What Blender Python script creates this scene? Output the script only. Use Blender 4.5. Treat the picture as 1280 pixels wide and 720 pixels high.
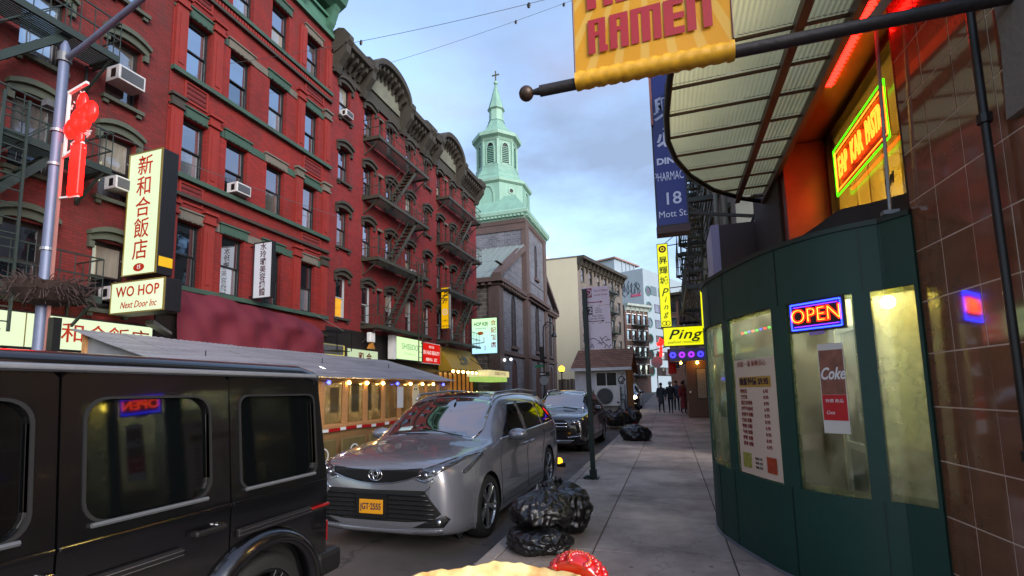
import bpy, bmesh, math, random
from mathutils import Vector, Matrix, Euler
from mathutils.bvhtree import BVHTree
from mathutils.geometry import delaunay_2d_cdt
rnd = random.Random(7)
PI = math.pi
for o in list(bpy.data.objects): bpy.data.objects.remove(o)
S = bpy.context.scene
COL = S.collection
# ---------------------------------------------------------------- camera
cam_d = bpy.data.cameras.new('camera'); cam = bpy.data.objects.new('camera', cam_d); COL.objects.link(cam)
cam_d.sensor_width = 36; cam_d.lens = 36*600/1280; cam_d.shift_y = .05; cam_d.clip_start = .02; cam_d.clip_end = 2000
R = Matrix(((0.94991393, 0.05284926, 0.30801051), (0.31187948, -0.09765923, -0.94508934), (-0.0198672, 0.99381569, -0.10925046)))
cam.matrix_world = Matrix.Translation((0, 0, 1.6)) @ R.to_4x4()
S.camera = cam
S.render.resolution_x, S.render.resolution_y = 1280, 720
# ---------------------------------------------------------------- light
SUN_EL, SUN_AZ = math.radians(24), math.radians(128)        # azimuth clockwise from +Y: high soft light over the roofs behind us
W = bpy.data.worlds.new('World'); S.world = W; W.use_nodes = True
nt = W.node_tree; N = nt.nodes; L = nt.links; N.clear()
def wn(t, **k):
    n = N.new(t)
    for a, b in k.items(): setattr(n, a, b)
    return n
out = wn('ShaderNodeOutputWorld'); bg = wn('ShaderNodeBackground'); bg.inputs[1].default_value = .1
sky = wn('ShaderNodeTexSky', sky_type='NISHITA', sun_disc=False); sky.sun_elevation = SUN_EL; sky.sun_rotation = SUN_AZ
sky.air_density = 1.2; sky.dust_density = .6; sky.ozone_density = 2.5
tc = wn('ShaderNodeTexCoord'); mp = wn('ShaderNodeMapping'); mp.inputs['Scale'].default_value = (1.0, 1.0, 2.4); mp.inputs['Rotation'].default_value = (0.2, .1, .5)
nz = wn('ShaderNodeTexNoise'); nz.inputs['Scale'].default_value = 1.7; nz.inputs['Detail'].default_value = 6; nz.inputs['Roughness'].default_value = .55
rp = wn('ShaderNodeValToRGB'); rp.color_ramp.elements[0].position = .3; rp.color_ramp.elements[1].position = .64
nz2 = wn('ShaderNodeTexNoise'); nz2.inputs['Scale'].default_value = 1.1; nz2.inputs['Detail'].default_value = 3
rp2 = wn('ShaderNodeValToRGB'); rp2.color_ramp.elements[0].position = .42; rp2.color_ramp.elements[1].position = .62
rp2.color_ramp.elements[0].color = (.78, 1.04, 1.55, 1); rp2.color_ramp.elements[1].color = (1.5, 1.3, 1.68, 1)
mx = wn('ShaderNodeMix', data_type='RGBA'); L.new(tc.outputs['Generated'], mp.inputs[0]); L.new(mp.outputs[0], nz.inputs[0]); L.new(mp.outputs[0], nz2.inputs[0])
hs = wn('ShaderNodeHueSaturation'); hs.inputs['Saturation'].default_value = .95; hs.inputs['Value'].default_value = 1.0
L.new(sky.outputs[0], hs.inputs['Color'])
L.new(nz.outputs[0], rp.inputs[0]); L.new(nz2.outputs[0], rp2.inputs[0])
L.new(rp.outputs[0], mx.inputs[0]); L.new(hs.outputs[0], mx.inputs[6]); L.new(rp2.outputs[0], mx.inputs[7])
L.new(mx.outputs[2], bg.inputs[0]); L.new(bg.outputs[0], out.inputs[0])
sd = bpy.data.lights.new('sun', 'SUN'); sd.energy = 1.1; sd.angle = math.radians(40); sd.color = (1, .93, .88)
sun = bpy.data.objects.new('sun', sd); COL.objects.link(sun)
dv = Vector((math.sin(SUN_AZ)*math.cos(SUN_EL), math.cos(SUN_AZ)*math.cos(SUN_EL), math.sin(SUN_EL)))
sun.rotation_euler = dv.to_track_quat('Z', 'Y').to_euler()
S.view_settings.view_transform = 'Standard'; S.view_settings.look = 'None'; S.view_settings.exposure = 2.3; S.view_settings.gamma = 1
S.view_settings.use_curve_mapping = False
S.render.engine = 'CYCLES'
S.cycles.use_denoising = True; S.cycles.denoiser = 'OPENIMAGEDENOISE'; S.cycles.max_bounces = 6; S.cycles.transparent_max_bounces = 12
S.cycles.caustics_reflective = False; S.cycles.caustics_refractive = False; S.cycles.sample_clamp_indirect = 4
# ---------------------------------------------------------------- materials
def lin(h):
    h = h.lstrip('#'); r = []
    for i in (0, 2, 4):
        c = int(h[i:i+2], 16)/255; r.append(c/12.92 if c <= .04045 else ((c+.055)/1.055)**2.4)
    return (*r, 1)
MATS = {}
class NT:
    def __init__(s, name):
        s.m = bpy.data.materials.new(name); s.m.use_nodes = True; s.t = s.m.node_tree; s.t.nodes.clear()
        s.out = s.n('ShaderNodeOutputMaterial')
    def n(s, t, **k):
        n = s.t.nodes.new(t)
        for a, b in k.items():
            if a.startswith('i_'):
                key = a[2:].replace('_', ' '); n.inputs[int(key) if key.isdigit() else key].default_value = b
            else: setattr(n, a, b)
        return n
    def l(s, a, b): s.t.links.new(a, b)
def pm(name, col, rough=.6, metal=0, var=.18, scale=3, bump=0, bscale=40, spec=.5, coat=0, emit=None, estr=0, coord='Object', dirt=0, stretch=(1, 1, 1), alpha=None):
    """principled material with a noise that varies the colour, an optional dirt mask and fine relief"""
    if name in MATS: return MATS[name]
    g = NT(name); c = lin(col) if isinstance(col, str) else (*col, 1)
    b = g.n('ShaderNodeBsdfPrincipled', i_Roughness=rough, i_Metallic=metal); b.inputs['Specular IOR Level'].default_value = spec
    b.inputs['Coat Weight'].default_value = coat; b.inputs['Coat Roughness'].default_value = .05
    t = g.n('ShaderNodeTexCoord'); mp = g.n('ShaderNodeMapping', i_Scale=stretch); g.l(t.outputs[coord], mp.inputs[0])
    nz = g.n('ShaderNodeTexNoise', i_Scale=scale, i_Detail=5, i_Roughness=.6); g.l(mp.outputs[0], nz.inputs[0])
    mx = g.n('ShaderNodeMix', data_type='RGBA'); g.l(nz.outputs[0], mx.inputs[0])
    mx.inputs[6].default_value = tuple(max(0, v*(1-var)) for v in c[:3])+(1,); mx.inputs[7].default_value = tuple(min(1, v*(1+var)) for v in c[:3])+(1,)
    col_o = mx.outputs[2]
    if dirt:
        n2 = g.n('ShaderNodeTexNoise', i_Scale=scale*.37, i_Detail=8, i_Roughness=.7); g.l(mp.outputs[0], n2.inputs[0])
        r2 = g.n('ShaderNodeValToRGB'); r2.color_ramp.elements[0].position = .45; r2.color_ramp.elements[1].position = .7; g.l(n2.outputs[0], r2.inputs[0])
        ml = g.n('ShaderNodeMath', operation='MULTIPLY', i_1=dirt); g.l(r2.outputs[0], ml.inputs[0])
        m2 = g.n('ShaderNodeMix', data_type='RGBA'); g.l(ml.outputs[0], m2.inputs[0]); g.l(col_o, m2.inputs[6]); m2.inputs[7].default_value = (.03, .028, .025, 1)
        col_o = m2.outputs[2]
    g.l(col_o, b.inputs['Base Color'])
    if bump:
        n3 = g.n('ShaderNodeTexNoise', i_Scale=bscale, i_Detail=4); g.l(mp.outputs[0], n3.inputs[0])
        bp = g.n('ShaderNodeBump', i_Strength=bump, i_Distance=.02); g.l(n3.outputs[0], bp.inputs['Height']); g.l(bp.outputs[0], b.inputs['Normal'])
    if estr:
        b.inputs['Emission Color'].default_value = lin(emit or col); b.inputs['Emission Strength'].default_value = estr
    g.l(b.outputs[0], g.out.inputs[0]); MATS[name] = g.m; return g.m
def em(name, col, strength, var=0, scale=2, k=.27):
    strength *= k*.87      # sign strengths are written for exposure 0
    if name in MATS: return MATS[name]
    g = NT(name); e = g.n('ShaderNodeEmission', i_Strength=strength); c = lin(col); e.inputs[0].default_value = c
    if var:
        t = g.n('ShaderNodeTexCoord'); nz = g.n('ShaderNodeTexNoise', i_Scale=scale, i_Detail=2); g.l(t.outputs['Object'], nz.inputs[0])
        mx = g.n('ShaderNodeMix', data_type='RGBA'); g.l(nz.outputs[0], mx.inputs[0]); mx.inputs[6].default_value = tuple(v*(1-var) for v in c[:3])+(1,); mx.inputs[7].default_value = tuple(v*(1+var) for v in c[:3])+(1,); g.l(mx.outputs[2], e.inputs[0])
    # lit plastic still has a faint gloss on it
    gl = g.n('ShaderNodeBsdfGlossy', i_Roughness=.25); gl.inputs[0].default_value = (.04, .04, .04, 1); ad = g.n('ShaderNodeAddShader')
    g.l(e.outputs[0], ad.inputs[0]); g.l(gl.outputs[0], ad.inputs[1]); g.l(ad.outputs[0], g.out.inputs[0]); MATS[name] = g.m; return g.m
def glass(name, tint='#d8e0dc', refl=.12, rough=.03, haze=0, hcol='#c8c8a8'):
    """sheet glass: clear with a fresnel reflection, optionally fogged"""
    if name in MATS: return MATS[name]
    g = NT(name); tr = g.n('ShaderNodeBsdfTransparent'); tr.inputs[0].default_value = lin(tint); gl = g.n('ShaderNodeBsdfGlossy', i_Roughness=rough)
    fr = g.n('ShaderNodeLayerWeight', i_Blend=.35); ad = g.n('ShaderNodeMath', operation='MULTIPLY_ADD', i_1=.5, i_2=refl, use_clamp=True); g.l(fr.outputs['Fresnel'], ad.inputs[0])
    base = tr.outputs[0]
    if haze:
        d = g.n('ShaderNodeBsdfTranslucent'); d.inputs[0].default_value = lin(hcol); d2 = g.n('ShaderNodeBsdfDiffuse'); d2.inputs[0].default_value = lin(hcol); d3 = g.n('ShaderNodeMixShader', i_0=.4); g.l(d.outputs[0], d3.inputs[1]); g.l(d2.outputs[0], d3.inputs[2])
        t = g.n('ShaderNodeTexCoord'); nz = g.n('ShaderNodeTexNoise', i_Scale=4, i_Detail=6); g.l(t.outputs['Object'], nz.inputs[0])
        ml = g.n('ShaderNodeMath', operation='MULTIPLY_ADD', i_1=haze*2.2, i_2=-haze*.5, use_clamp=True); g.l(nz.outputs[0], ml.inputs[0])
        ms = g.n('ShaderNodeMixShader'); g.l(ml.outputs[0], ms.inputs[0]); g.l(base, ms.inputs[1]); g.l(d3.outputs[0], ms.inputs[2]); base = ms.outputs[0]
    m = g.n('ShaderNodeMixShader'); g.l(ad.outputs[0], m.inputs[0]); g.l(base, m.inputs[1]); g.l(gl.outputs[0], m.inputs[2]); g.l(m.outputs[0], g.out.inputs[0]); MATS[name] = g.m; return g.m
def pane_mat(name, dark='#0c1014', refl=.4, curtain=None, split=.5):
    """house window seen from the street: sky reflection over a dark room or a blind"""
    if name in MATS: return MATS[name]
    g = NT(name); d = g.n('ShaderNodeBsdfDiffuse'); d.inputs[0].default_value = lin(dark); gl = g.n('ShaderNodeBsdfGlossy', i_Roughness=.04); gl.inputs[0].default_value = (.82, .9, 1, 1)
    t = g.n('ShaderNodeTexCoord'); nz = g.n('ShaderNodeTexNoise', i_Scale=1.3, i_Detail=3); g.l(t.outputs['Object'], nz.inputs[0])
    bp = g.n('ShaderNodeBump', i_Strength=.08, i_Distance=.05); g.l(nz.outputs[0], bp.inputs['Height']); g.l(bp.outputs[0], gl.inputs['Normal'])
    if curtain:
        n2 = g.n('ShaderNodeTexNoise', i_Scale=6, i_Detail=4); mp = g.n('ShaderNodeMapping', i_Scale=(2, 1, .15)); g.l(t.outputs['Object'], mp.inputs[0]); g.l(mp.outputs[0], n2.inputs[0])
        mx = g.n('ShaderNodeMix', data_type='RGBA'); g.l(n2.outputs[0], mx.inputs[0]); mx.inputs[6].default_value = lin(dark); mx.inputs[7].default_value = lin(curtain); g.l(mx.outputs[2], d.inputs[0])
    fr = g.n('ShaderNodeLayerWeight', i_Blend=.4); ad = g.n('ShaderNodeMath', operation='MULTIPLY_ADD', i_1=.5, i_2=refl, use_clamp=True); g.l(fr.outputs['Fresnel'], ad.inputs[0])
    m = g.n('ShaderNodeMixShader'); g.l(ad.outputs[0], m.inputs[0]); g.l(d.outputs[0], m.inputs[1]); g.l(gl.outputs[0], m.inputs[2]); g.l(m.outputs[0], g.out.inputs[0]); MATS[name] = g.m; return g.m
def brick_mat(name, c1, c2, mortar, sx=.21, sz=.07, rough=.8, dirt=.35, bump=.4, msize=.008, big=.25):
    """bricks or coursed stone on a facade: uses local x (plus y for side walls) and z"""
    if name in MATS: return MATS[name]
    g = NT(name); b = g.n('ShaderNodeBsdfPrincipled', i_Roughness=rough); t = g.n('ShaderNodeTexCoord'); sp = g.n('ShaderNodeSeparateXYZ'); g.l(t.outputs['Object'], sp.inputs[0])
    ad = g.n('ShaderNodeMath', operation='ADD'); g.l(sp.outputs[0], ad.inputs[0]); g.l(sp.outputs[1], ad.inputs[1]); cb = g.n('ShaderNodeCombineXYZ'); g.l(ad.outputs[0], cb.inputs[0]); g.l(sp.outputs[2], cb.inputs[1])
    br = g.n('ShaderNodeTexBrick', i_Scale=1.0); br.inputs['Brick Width'].default_value = sx; br.inputs['Row Height'].default_value = sz; br.inputs['Mortar Size'].default_value = msize; br.inputs['Mortar Smooth'].default_value = .2; br.inputs['Bias'].default_value = -.1
    br.inputs['Color1'].default_value = lin(c1); br.inputs['Color2'].default_value = lin(c2); br.inputs['Mortar'].default_value = lin(mortar); g.l(cb.outputs[0], br.inputs[0])
    nz = g.n('ShaderNodeTexNoise', i_Scale=.6, i_Detail=8, i_Roughness=.65); mp = g.n('ShaderNodeMapping', i_Scale=(1, 1, .45)); g.l(t.outputs['Object'], mp.inputs[0]); g.l(mp.outputs[0], nz.inputs[0])
    rr = g.n('ShaderNodeValToRGB'); rr.color_ramp.elements[0].position = .3; rr.color_ramp.elements[1].position = .75; v = 1-big; rr.color_ramp.elements[0].color = (v, v, v, 1); rr.color_ramp.elements[1].color = (1.15, 1.15, 1.15, 1); g.l(nz.outputs[0], rr.inputs[0])
    ml = g.n('ShaderNodeMix', data_type='RGBA', blend_type='MULTIPLY', i_0=1.0); g.l(br.outputs[0], ml.inputs[6]); g.l(rr.outputs[0], ml.inputs[7])
    n2 = g.n('ShaderNodeTexNoise', i_Scale=1.7, i_Detail=9, i_Roughness=.75); g.l(mp.outputs[0], n2.inputs[0]); r2 = g.n('ShaderNodeValToRGB'); r2.color_ramp.elements[0].position = .5; r2.color_ramp.elements[1].position = .78; r2.color_ramp.elements[1].color = (dirt, dirt, dirt, 1); g.l(n2.outputs[0], r2.inputs[0])
    m2 = g.n('ShaderNodeMix', data_type='RGBA'); g.l(r2.outputs[0], m2.inputs[0]); g.l(ml.outputs[2], m2.inputs[6]); m2.inputs[7].default_value = (.04, .03, .03, 1); g.l(m2.outputs[2], b.inputs['Base Color'])
    bp = g.n('ShaderNodeBump', i_Strength=bump, i_Distance=.01, invert=True); g.l(br.outputs['Fac'], bp.inputs['Height']); g.l(bp.outputs[0], b.inputs['Normal'])
    g.l(b.outputs[0], g.out.inputs[0]); MATS[name] = g.m; return g.m
# ---------------------------------------------------------------- mesh helpers
class MB:
    """collects shapes, then links them as ONE mesh object"""
    def __init__(s): s.v = []; s.f = []
    def add(s, vs, fs, M=None):
        k = len(s.v); s.v += [tuple(M @ Vector(p)) if M else tuple(p) for p in vs]; s.f += [tuple(i+k for i in f) for f in fs]; return s
    def box(s, x0, x1, y0, y1, z0, z1, M=None):
        return s.add([(x0, y0, z0), (x1, y0, z0), (x1, y1, z0), (x0, y1, z0), (x0, y0, z1), (x1, y0, z1), (x1, y1, z1), (x0, y1, z1)],
                     [(0, 3, 2, 1), (4, 5, 6, 7), (0, 1, 5, 4), (1, 2, 6, 5), (2, 3, 7, 6), (3, 0, 4, 7)], M)
    def bar(s, a, b, w, h=None, up=(0, 0, 1)):
        """square bar from a to b"""
        h = h or w; a = Vector(a); b = Vector(b); d = (b-a).normalized(); u = Vector(up)
        if abs(d.dot(u)) > .98: u = Vector((1, 0, 0))
        r = d.cross(u).normalized()*w/2; u = r.cross(d).normalized()*h/2; vs = []
        for p in (a, b): vs += [p-r-u, p+r-u, p+r+u, p-r+u]
        return s.add(vs, [(0, 1, 2, 3), (7, 6, 5, 4), (0, 4, 5, 1), (1, 5, 6, 2), (2, 6, 7, 3), (3, 7, 4, 0)])
    def tube(s, pts, r, n=8, cap=True):
        pts = [Vector(p) for p in pts]; rs = r if isinstance(r, (list, tuple)) else [r]*len(pts); vs = []; fs = []; pu = None
        for i, p in enumerate(pts):
            d = (pts[min(i+1, len(pts)-1)]-pts[max(i-1, 0)]).normalized()
            u = pu if pu is not None else (Vector((0, 0, 1)) if abs(d.z) < .9 else Vector((1, 0, 0)))
            a = d.cross(u).normalized(); pu = a.cross(d).normalized()
            for k in range(n):
                t = 2*PI*k/n; vs.append(p+a*math.cos(t)*rs[i]+pu*math.sin(t)*rs[i])
            if i:
                for k in range(n): fs.append(((i-1)*n+k, (i-1)*n+(k+1) % n, i*n+(k+1) % n, i*n+k))
        if cap: fs.append(tuple(range(n-1, -1, -1))); fs.append(tuple((len(pts)-1)*n+k for k in range(n)))
        return s.add(vs, fs)
    def lathe(s, prof, c=(0, 0, 0), n=24, M=None, rot=0, cap=True):
        """profile of (radius, z) turned round the z axis"""
        vs = []; fs = []
        for i, (r, z) in enumerate(prof):
            for k in range(n):
                t = 2*PI*k/n+rot; vs.append((c[0]+r*math.cos(t), c[1]+r*math.sin(t), c[2]+z))
            if i:
                for k in range(n): fs.append(((i-1)*n+k, (i-1)*n+(k+1) % n, i*n+(k+1) % n, i*n+k))
        if cap: fs.append(tuple(range(n-1, -1, -1))); fs.append(tuple((len(prof)-1)*n+k for k in range(n)))
        return s.add(vs, fs, M)
    def prism(s, poly, a, b, axis='y', M=None):
        """2d outline extruded from a to b; axis y: outline is (x,z); x: (y,z); z: (x,y)"""
        f = {'y': lambda p, t: (p[0], t, p[1]), 'x': lambda p, t: (t, p[0], p[1]), 'z': lambda p, t: (p[0], p[1], t)}[axis]; n = len(poly)
        ar = sum(poly[i][0]*poly[(i+1) % n][1]-poly[(i+1) % n][0]*poly[i][1] for i in range(n)); pp = list(poly) if ar > 0 else list(poly)[::-1]
        vs = [f(p, a) for p in pp]+[f(p, b) for p in pp]
        return s.add(vs, [tuple(range(n-1, -1, -1)), tuple(range(n, 2*n))]+[(i, (i+1) % n, n+(i+1) % n, n+i) for i in range(n)], M)
    def sphere(s, c, r, n=12, m=8, sc=(1, 1, 1)):
        vs = [(c[0], c[1], c[2]-r*sc[2])]; fs = []
        for i in range(1, m):
            p = -PI/2+PI*i/m
            for k in range(n): t = 2*PI*k/n; vs.append((c[0]+r*sc[0]*math.cos(p)*math.cos(t), c[1]+r*sc[1]*math.cos(p)*math.sin(t), c[2]+r*sc[2]*math.sin(p)))
        vs.append((c[0], c[1], c[2]+r*sc[2])); e = len(vs)-1
        for k in range(n):
            fs.append((0, 1+(k+1) % n, 1+k)); fs.append((e, 1+(m-2)*n+k, 1+(m-2)*n+(k+1) % n))
            for i in range(m-2): fs.append((1+i*n+k, 1+i*n+(k+1) % n, 1+(i+1)*n+(k+1) % n, 1+(i+1)*n+k))
        return s.add(vs, fs)
    def mesh(s, name, mat=None, smooth=False, fix=True):
        me = bpy.data.meshes.new(name); me.from_pydata(s.v, [], s.f)
        if mat: me.materials.append(mat)
        if fix:
            bm = bmesh.new(); bm.from_mesh(me); bmesh.ops.recalc_face_normals(bm, faces=bm.faces); bm.to_mesh(me); bm.free()
        if smooth:
            for p in me.polygons: p.use_smooth = True
        me.update(); return me
    def build(s, name, mat, parent=None, loc=(0, 0, 0), rot=(0, 0, 0), smooth=False, bevel=0, seg=2, auto=0, fix=True, **props):
        return obj(name, s.mesh(name, mat, smooth or bool(auto), fix), parent, loc, rot, bevel, seg, auto, **props)
def obj(name, me, parent=None, loc=(0, 0, 0), rot=(0, 0, 0), bevel=0, seg=2, auto=0, **props):
    o = bpy.data.objects.new(name, me); COL.objects.link(o); o.location = loc; o.rotation_euler = rot
    if parent: o.parent = parent
    if bevel:
        md = o.modifiers.new('bevel', 'BEVEL'); md.width = bevel; md.segments = seg; md.limit_method = 'ANGLE'; md.angle_limit = math.radians(35); md.harden_normals = False
    if auto and me:
        me.shade_flat(); me.set_sharp_from_angle(angle=math.radians(auto))
        for p in me.polygons: p.use_smooth = True
    for k, v in props.items(): o[k] = v
    return o
def thing(name, label, cat, loc=(0, 0, 0), rotz=0, group=None):
    o = bpy.data.objects.new(name, None); COL.objects.link(o); o.location = loc; o.rotation_euler = (0, 0, rotz); o.empty_display_size = .2
    return tag(o, label, cat, group)
def tag(o, label, cat, group=None):
    o['label'] = label; o['category'] = cat
    if group: o['group'] = group
    return o
def kids(o): return [c for c in bpy.data.objects if c.parent == o]
def dup(root, loc, rotz=0, label=None, group=None):
    def cp(o, par):
        c = o.copy(); COL.objects.link(c)
        if par: c.parent = par
        for k in tree.get(o, ()): cp(k, c)
        return c
    tree = {}
    for q in bpy.data.objects:
        if q.parent: tree.setdefault(q.parent, []).append(q)
    r = cp(root, None); r.location = loc; r.rotation_euler = (0, 0, rotz)
    if label: r['label'] = label
    if group: r['group'] = group
    return r
def text(body, size, mat, name='lettering', parent=None, loc=(0, 0, 0), rot=(PI/2, 0, 0), align='CENTER', shear=0, ext=.002, fat=0, sx=1, sy=1, space=1.0, valign='CENTER'):
    """flat raised lettering in the local xz plane, facing -y"""
    c = bpy.data.curves.new(name, 'FONT'); c.body = body; c.size = size; c.align_x = align; c.align_y = valign; c.shear = shear; c.extrude = ext; c.offset = fat; c.space_character = space; c.resolution_u = 3
    t = bpy.data.objects.new(name, c); me = bpy.data.meshes.new_from_object(t); bpy.data.objects.remove(t); bpy.data.curves.remove(c)
    me.name = name; me.materials.clear(); me.materials.append(mat)
    if sx != 1 or sy != 1: me.transform(Matrix.Diagonal((sx, sy, 1, 1)))
    return obj(name, me, parent, loc, rot)
def vtext(chars, size, step, mat, parent, x, ztop, y, fat=.004, name='lettering', **k):
    for i, ch in enumerate(chars): text(ch, size, mat, name, parent, (x, y, ztop-step*i-step/2), fat=fat, **k)
def strokes(polys, mat, name, parent, y, depth=.006, loc=(0, 0, 0), s=1):
    b = MB()
    for p in polys: b.prism([(q[0]*s, q[1]*s) for q in p], y, y+depth)
    return b.build(name, mat, parent, loc)
def gz(y):
    return 0 if y < 18 else min((y-18)*.025, 1.2)
def polyline_grid(f, nu, nv, closed=False):
    vs = [f(i/nu, j/nv) for i in range(nu+1) for j in range(nv+1)]; fs = [(i*(nv+1)+j, (i+1)*(nv+1)+j, (i+1)*(nv+1)+j+1, i*(nv+1)+j+1) for i in range(nu) for j in range(nv)]
    return vs, fs
def holed(mb, x0, x1, z0, z1, holes, d=.25, y=0):
    """wall sheet at y=0 facing -y with rectangular openings and reveals going d deep"""
    xs = sorted({x0, x1, *[h[0] for h in holes], *[h[1] for h in holes]}); zs = sorted({z0, z1, *[h[2] for h in holes], *[h[3] for h in holes]})
    for i in range(len(xs)-1):
        for j in range(len(zs)-1):
            cx, cz = (xs[i]+xs[i+1])/2, (zs[j]+zs[j+1])/2
            if any(h[0] < cx < h[1] and h[2] < cz < h[3] for h in holes) or not (x0 < cx < x1 and z0 < cz < z1): continue
            mb.add([(xs[i], y, zs[j]), (xs[i+1], y, zs[j]), (xs[i+1], y, zs[j+1]), (xs[i], y, zs[j+1])], [(0, 1, 2, 3)])
    for a, b, c, e in holes:
        mb.add([(a, y, c), (b, y, c), (b, y, e), (a, y, e), (a, y+d, c), (b, y+d, c), (b, y+d, e), (a, y+d, e)], [(0, 4, 5, 1), (1, 5, 6, 2), (2, 6, 7, 3), (3, 7, 4, 0)])
    return mb
# shared materials
M_IRON = pm('iron_green_paint', '#1d2b27', .55, var=.3, dirt=.3); M_BLACK = pm('black_paint', '#0b0b0c', .45, var=.3); M_STEEL = pm('galvanised_steel', '#8d929a', .45, .6, var=.15, scale=8, dirt=.2)
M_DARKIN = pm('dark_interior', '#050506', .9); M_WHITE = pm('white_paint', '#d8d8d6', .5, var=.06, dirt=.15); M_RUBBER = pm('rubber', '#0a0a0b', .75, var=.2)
M_CHROME = pm('chrome', '#c9ccd0', .12, 1, var=.03); M_WOOD = pm('raw_timber', '#a87a4c', .7, var=.35, scale=4, bump=.3, stretch=(1, 1, 6)); M_RED = pm('red_paint', '#a30f16', .4, var=.1); M_GREEN_TRIM = pm('green_trim', '#3f6b58', .6, var=.25, dirt=.35)
M_OLIVE = pm('olive_trim', '#4a4c3c', .65, var=.25, dirt=.4); M_GREY = pm('grey_metal', '#5b5e62', .5, .3, var=.15)
M_BULB = em('warm_bulb', '#ffd27a', 14, k=.6); M_PAPER = pm('paper', '#cfcabf', .8, var=.05)
# ================================================================ ground, road, pavement
def ground_mat(name, col, dirt_c, scale=1.0, rough=.85, cracks=.4, bump=.25, oil=0, rnd_obj=False):
    g = NT(name); b = g.n('ShaderNodeBsdfPrincipled', i_Roughness=rough); t = g.n('ShaderNodeNewGeometry'); P = t.outputs['Position']
    n1 = g.n('ShaderNodeTexNoise', i_Scale=160*scale, i_Detail=3); n2 = g.n('ShaderNodeTexNoise', i_Scale=.9*scale, i_Detail=8, i_Roughness=.68); n3 = g.n('ShaderNodeTexNoise', i_Scale=5*scale, i_Detail=6)
    for n in (n1, n2, n3): g.l(P, n.inputs[0])
    c = lin(col); mx = g.n('ShaderNodeMix', data_type='RGBA'); mx.inputs[6].default_value = tuple(v*.7 for v in c[:3])+(1,); mx.inputs[7].default_value = tuple(v*1.3 for v in c[:3])+(1,); g.l(n1.outputs[0], mx.inputs[0])
    r = g.n('ShaderNodeValToRGB'); r.color_ramp.elements[0].position = .38; r.color_ramp.elements[1].position = .66; g.l(n2.outputs[0], r.inputs[0])
    m2 = g.n('ShaderNodeMix', data_type='RGBA'); ml = g.n('ShaderNodeMath', operation='MULTIPLY', i_1=.75); g.l(r.outputs[0], ml.inputs[0]); g.l(ml.outputs[0], m2.inputs[0]); g.l(mx.outputs[2], m2.inputs[6]); m2.inputs[7].default_value = lin(dirt_c)
    # gum spots
    vo = g.n('ShaderNodeTexVoronoi', i_Scale=3.2*scale); g.l(P, vo.inputs[0]); rv = g.n('ShaderNodeValToRGB'); rv.color_ramp.elements[0].position = .05; rv.color_ramp.elements[1].position = .085; rv.color_ramp.elements[0].color = (.35, .35, .35, 1); g.l(vo.outputs['Distance'], rv.inputs[0])
    m3 = g.n('ShaderNodeMix', data_type='RGBA', blend_type='MULTIPLY', i_0=1.0); g.l(m2.outputs[2], m3.inputs[6]); g.l(rv.outputs[0], m3.inputs[7])
    # hairline cracks
    v2 = g.n('ShaderNodeTexVoronoi', feature='DISTANCE_TO_EDGE', i_Scale=.55*scale); ad = g.n('ShaderNodeVectorMath', operation='MULTIPLY_ADD'); g.l(n3.outputs['Color'], ad.inputs[0]); ad.inputs[1].default_value = (.5, .5, .5); g.l(P, ad.inputs[2]); g.l(ad.outputs[0], v2.inputs[0])
    r2 = g.n('ShaderNodeValToRGB'); r2.color_ramp.elements[0].position = .002; r2.color_ramp.elements[1].position = .012; k = 1-cracks; r2.color_ramp.elements[0].color = (k, k, k, 1); g.l(v2.outputs['Distance'], r2.inputs[0])
    m4 = g.n('ShaderNodeMix', data_type='RGBA', blend_type='MULTIPLY', i_0=1.0); g.l(m3.outputs[2], m4.inputs[6]); g.l(r2.outputs[0], m4.inputs[7]); o = m4.outputs[2]
    if rnd_obj:
        oi = g.n('ShaderNodeObjectInfo'); mr = g.n('ShaderNodeMapRange', i_3=.8, i_4=1.18); g.l(oi.outputs['Random'], mr.inputs[0]); m5 = g.n('ShaderNodeMix', data_type='RGBA', blend_type='MULTIPLY', i_0=1.0); g.l(o, m5.inputs[6]); g.l(mr.outputs[0], m5.inputs[7]); o = m5.outputs[2]
    g.l(o, b.inputs['Base Color']); rr = g.n('ShaderNodeMapRange', i_3=rough-.28, i_4=rough+.1); g.l(n2.outputs[0], rr.inputs[0]); g.l(rr.outputs[0], b.inputs['Roughness'])
    ah = g.n('ShaderNodeMath', operation='ADD'); g.l(n1.outputs[0], ah.inputs[0]); g.l(n3.outputs[0], ah.inputs[1]); bp = g.n('ShaderNodeBump', i_Strength=bump, i_Distance=.01); g.l(ah.outputs[0], bp.inputs['Height']); g.l(bp.outputs[0], b.inputs['Normal']); g.l(b.outputs[0], g.out.inputs[0]); return g.m
M_ASPH = ground_mat('asphalt', '#57514f', '#383432', .8, .78, .5, .4); M_SLAB = ground_mat('concrete_slab', '#a39488', '#554a43', 1, .72, .25, .15, rnd_obj=True); M_CURB = ground_mat('curb_stone', '#94877d', '#685d56', 1.3, .7, .1, .2, rnd_obj=True); M_EARTH = ground_mat('ground_dirt', '#3b3836', '#2a2725', .5, .9, 0, .2)
YS = [-12, -4, 0, 4, 8, 12, 16, 18, 20, 25, 30, 36, 44, 55, 66, 80, 120]
def strip(name, xs, dz, mat, **p):
    b = MB()
    for i in range(len(YS)-1):
        for j in range(len(xs)-1):
            a, c = YS[i], YS[i+1]; b.add([(xs[j], a, gz(a)+dz), (xs[j+1], a, gz(a)+dz), (xs[j+1], c, gz(c)+dz), (xs[j], c, gz(c)+dz)], [(0, 1, 2, 3)])
    return b.build(name, mat, fix=False, **p)
b = MB()
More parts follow.
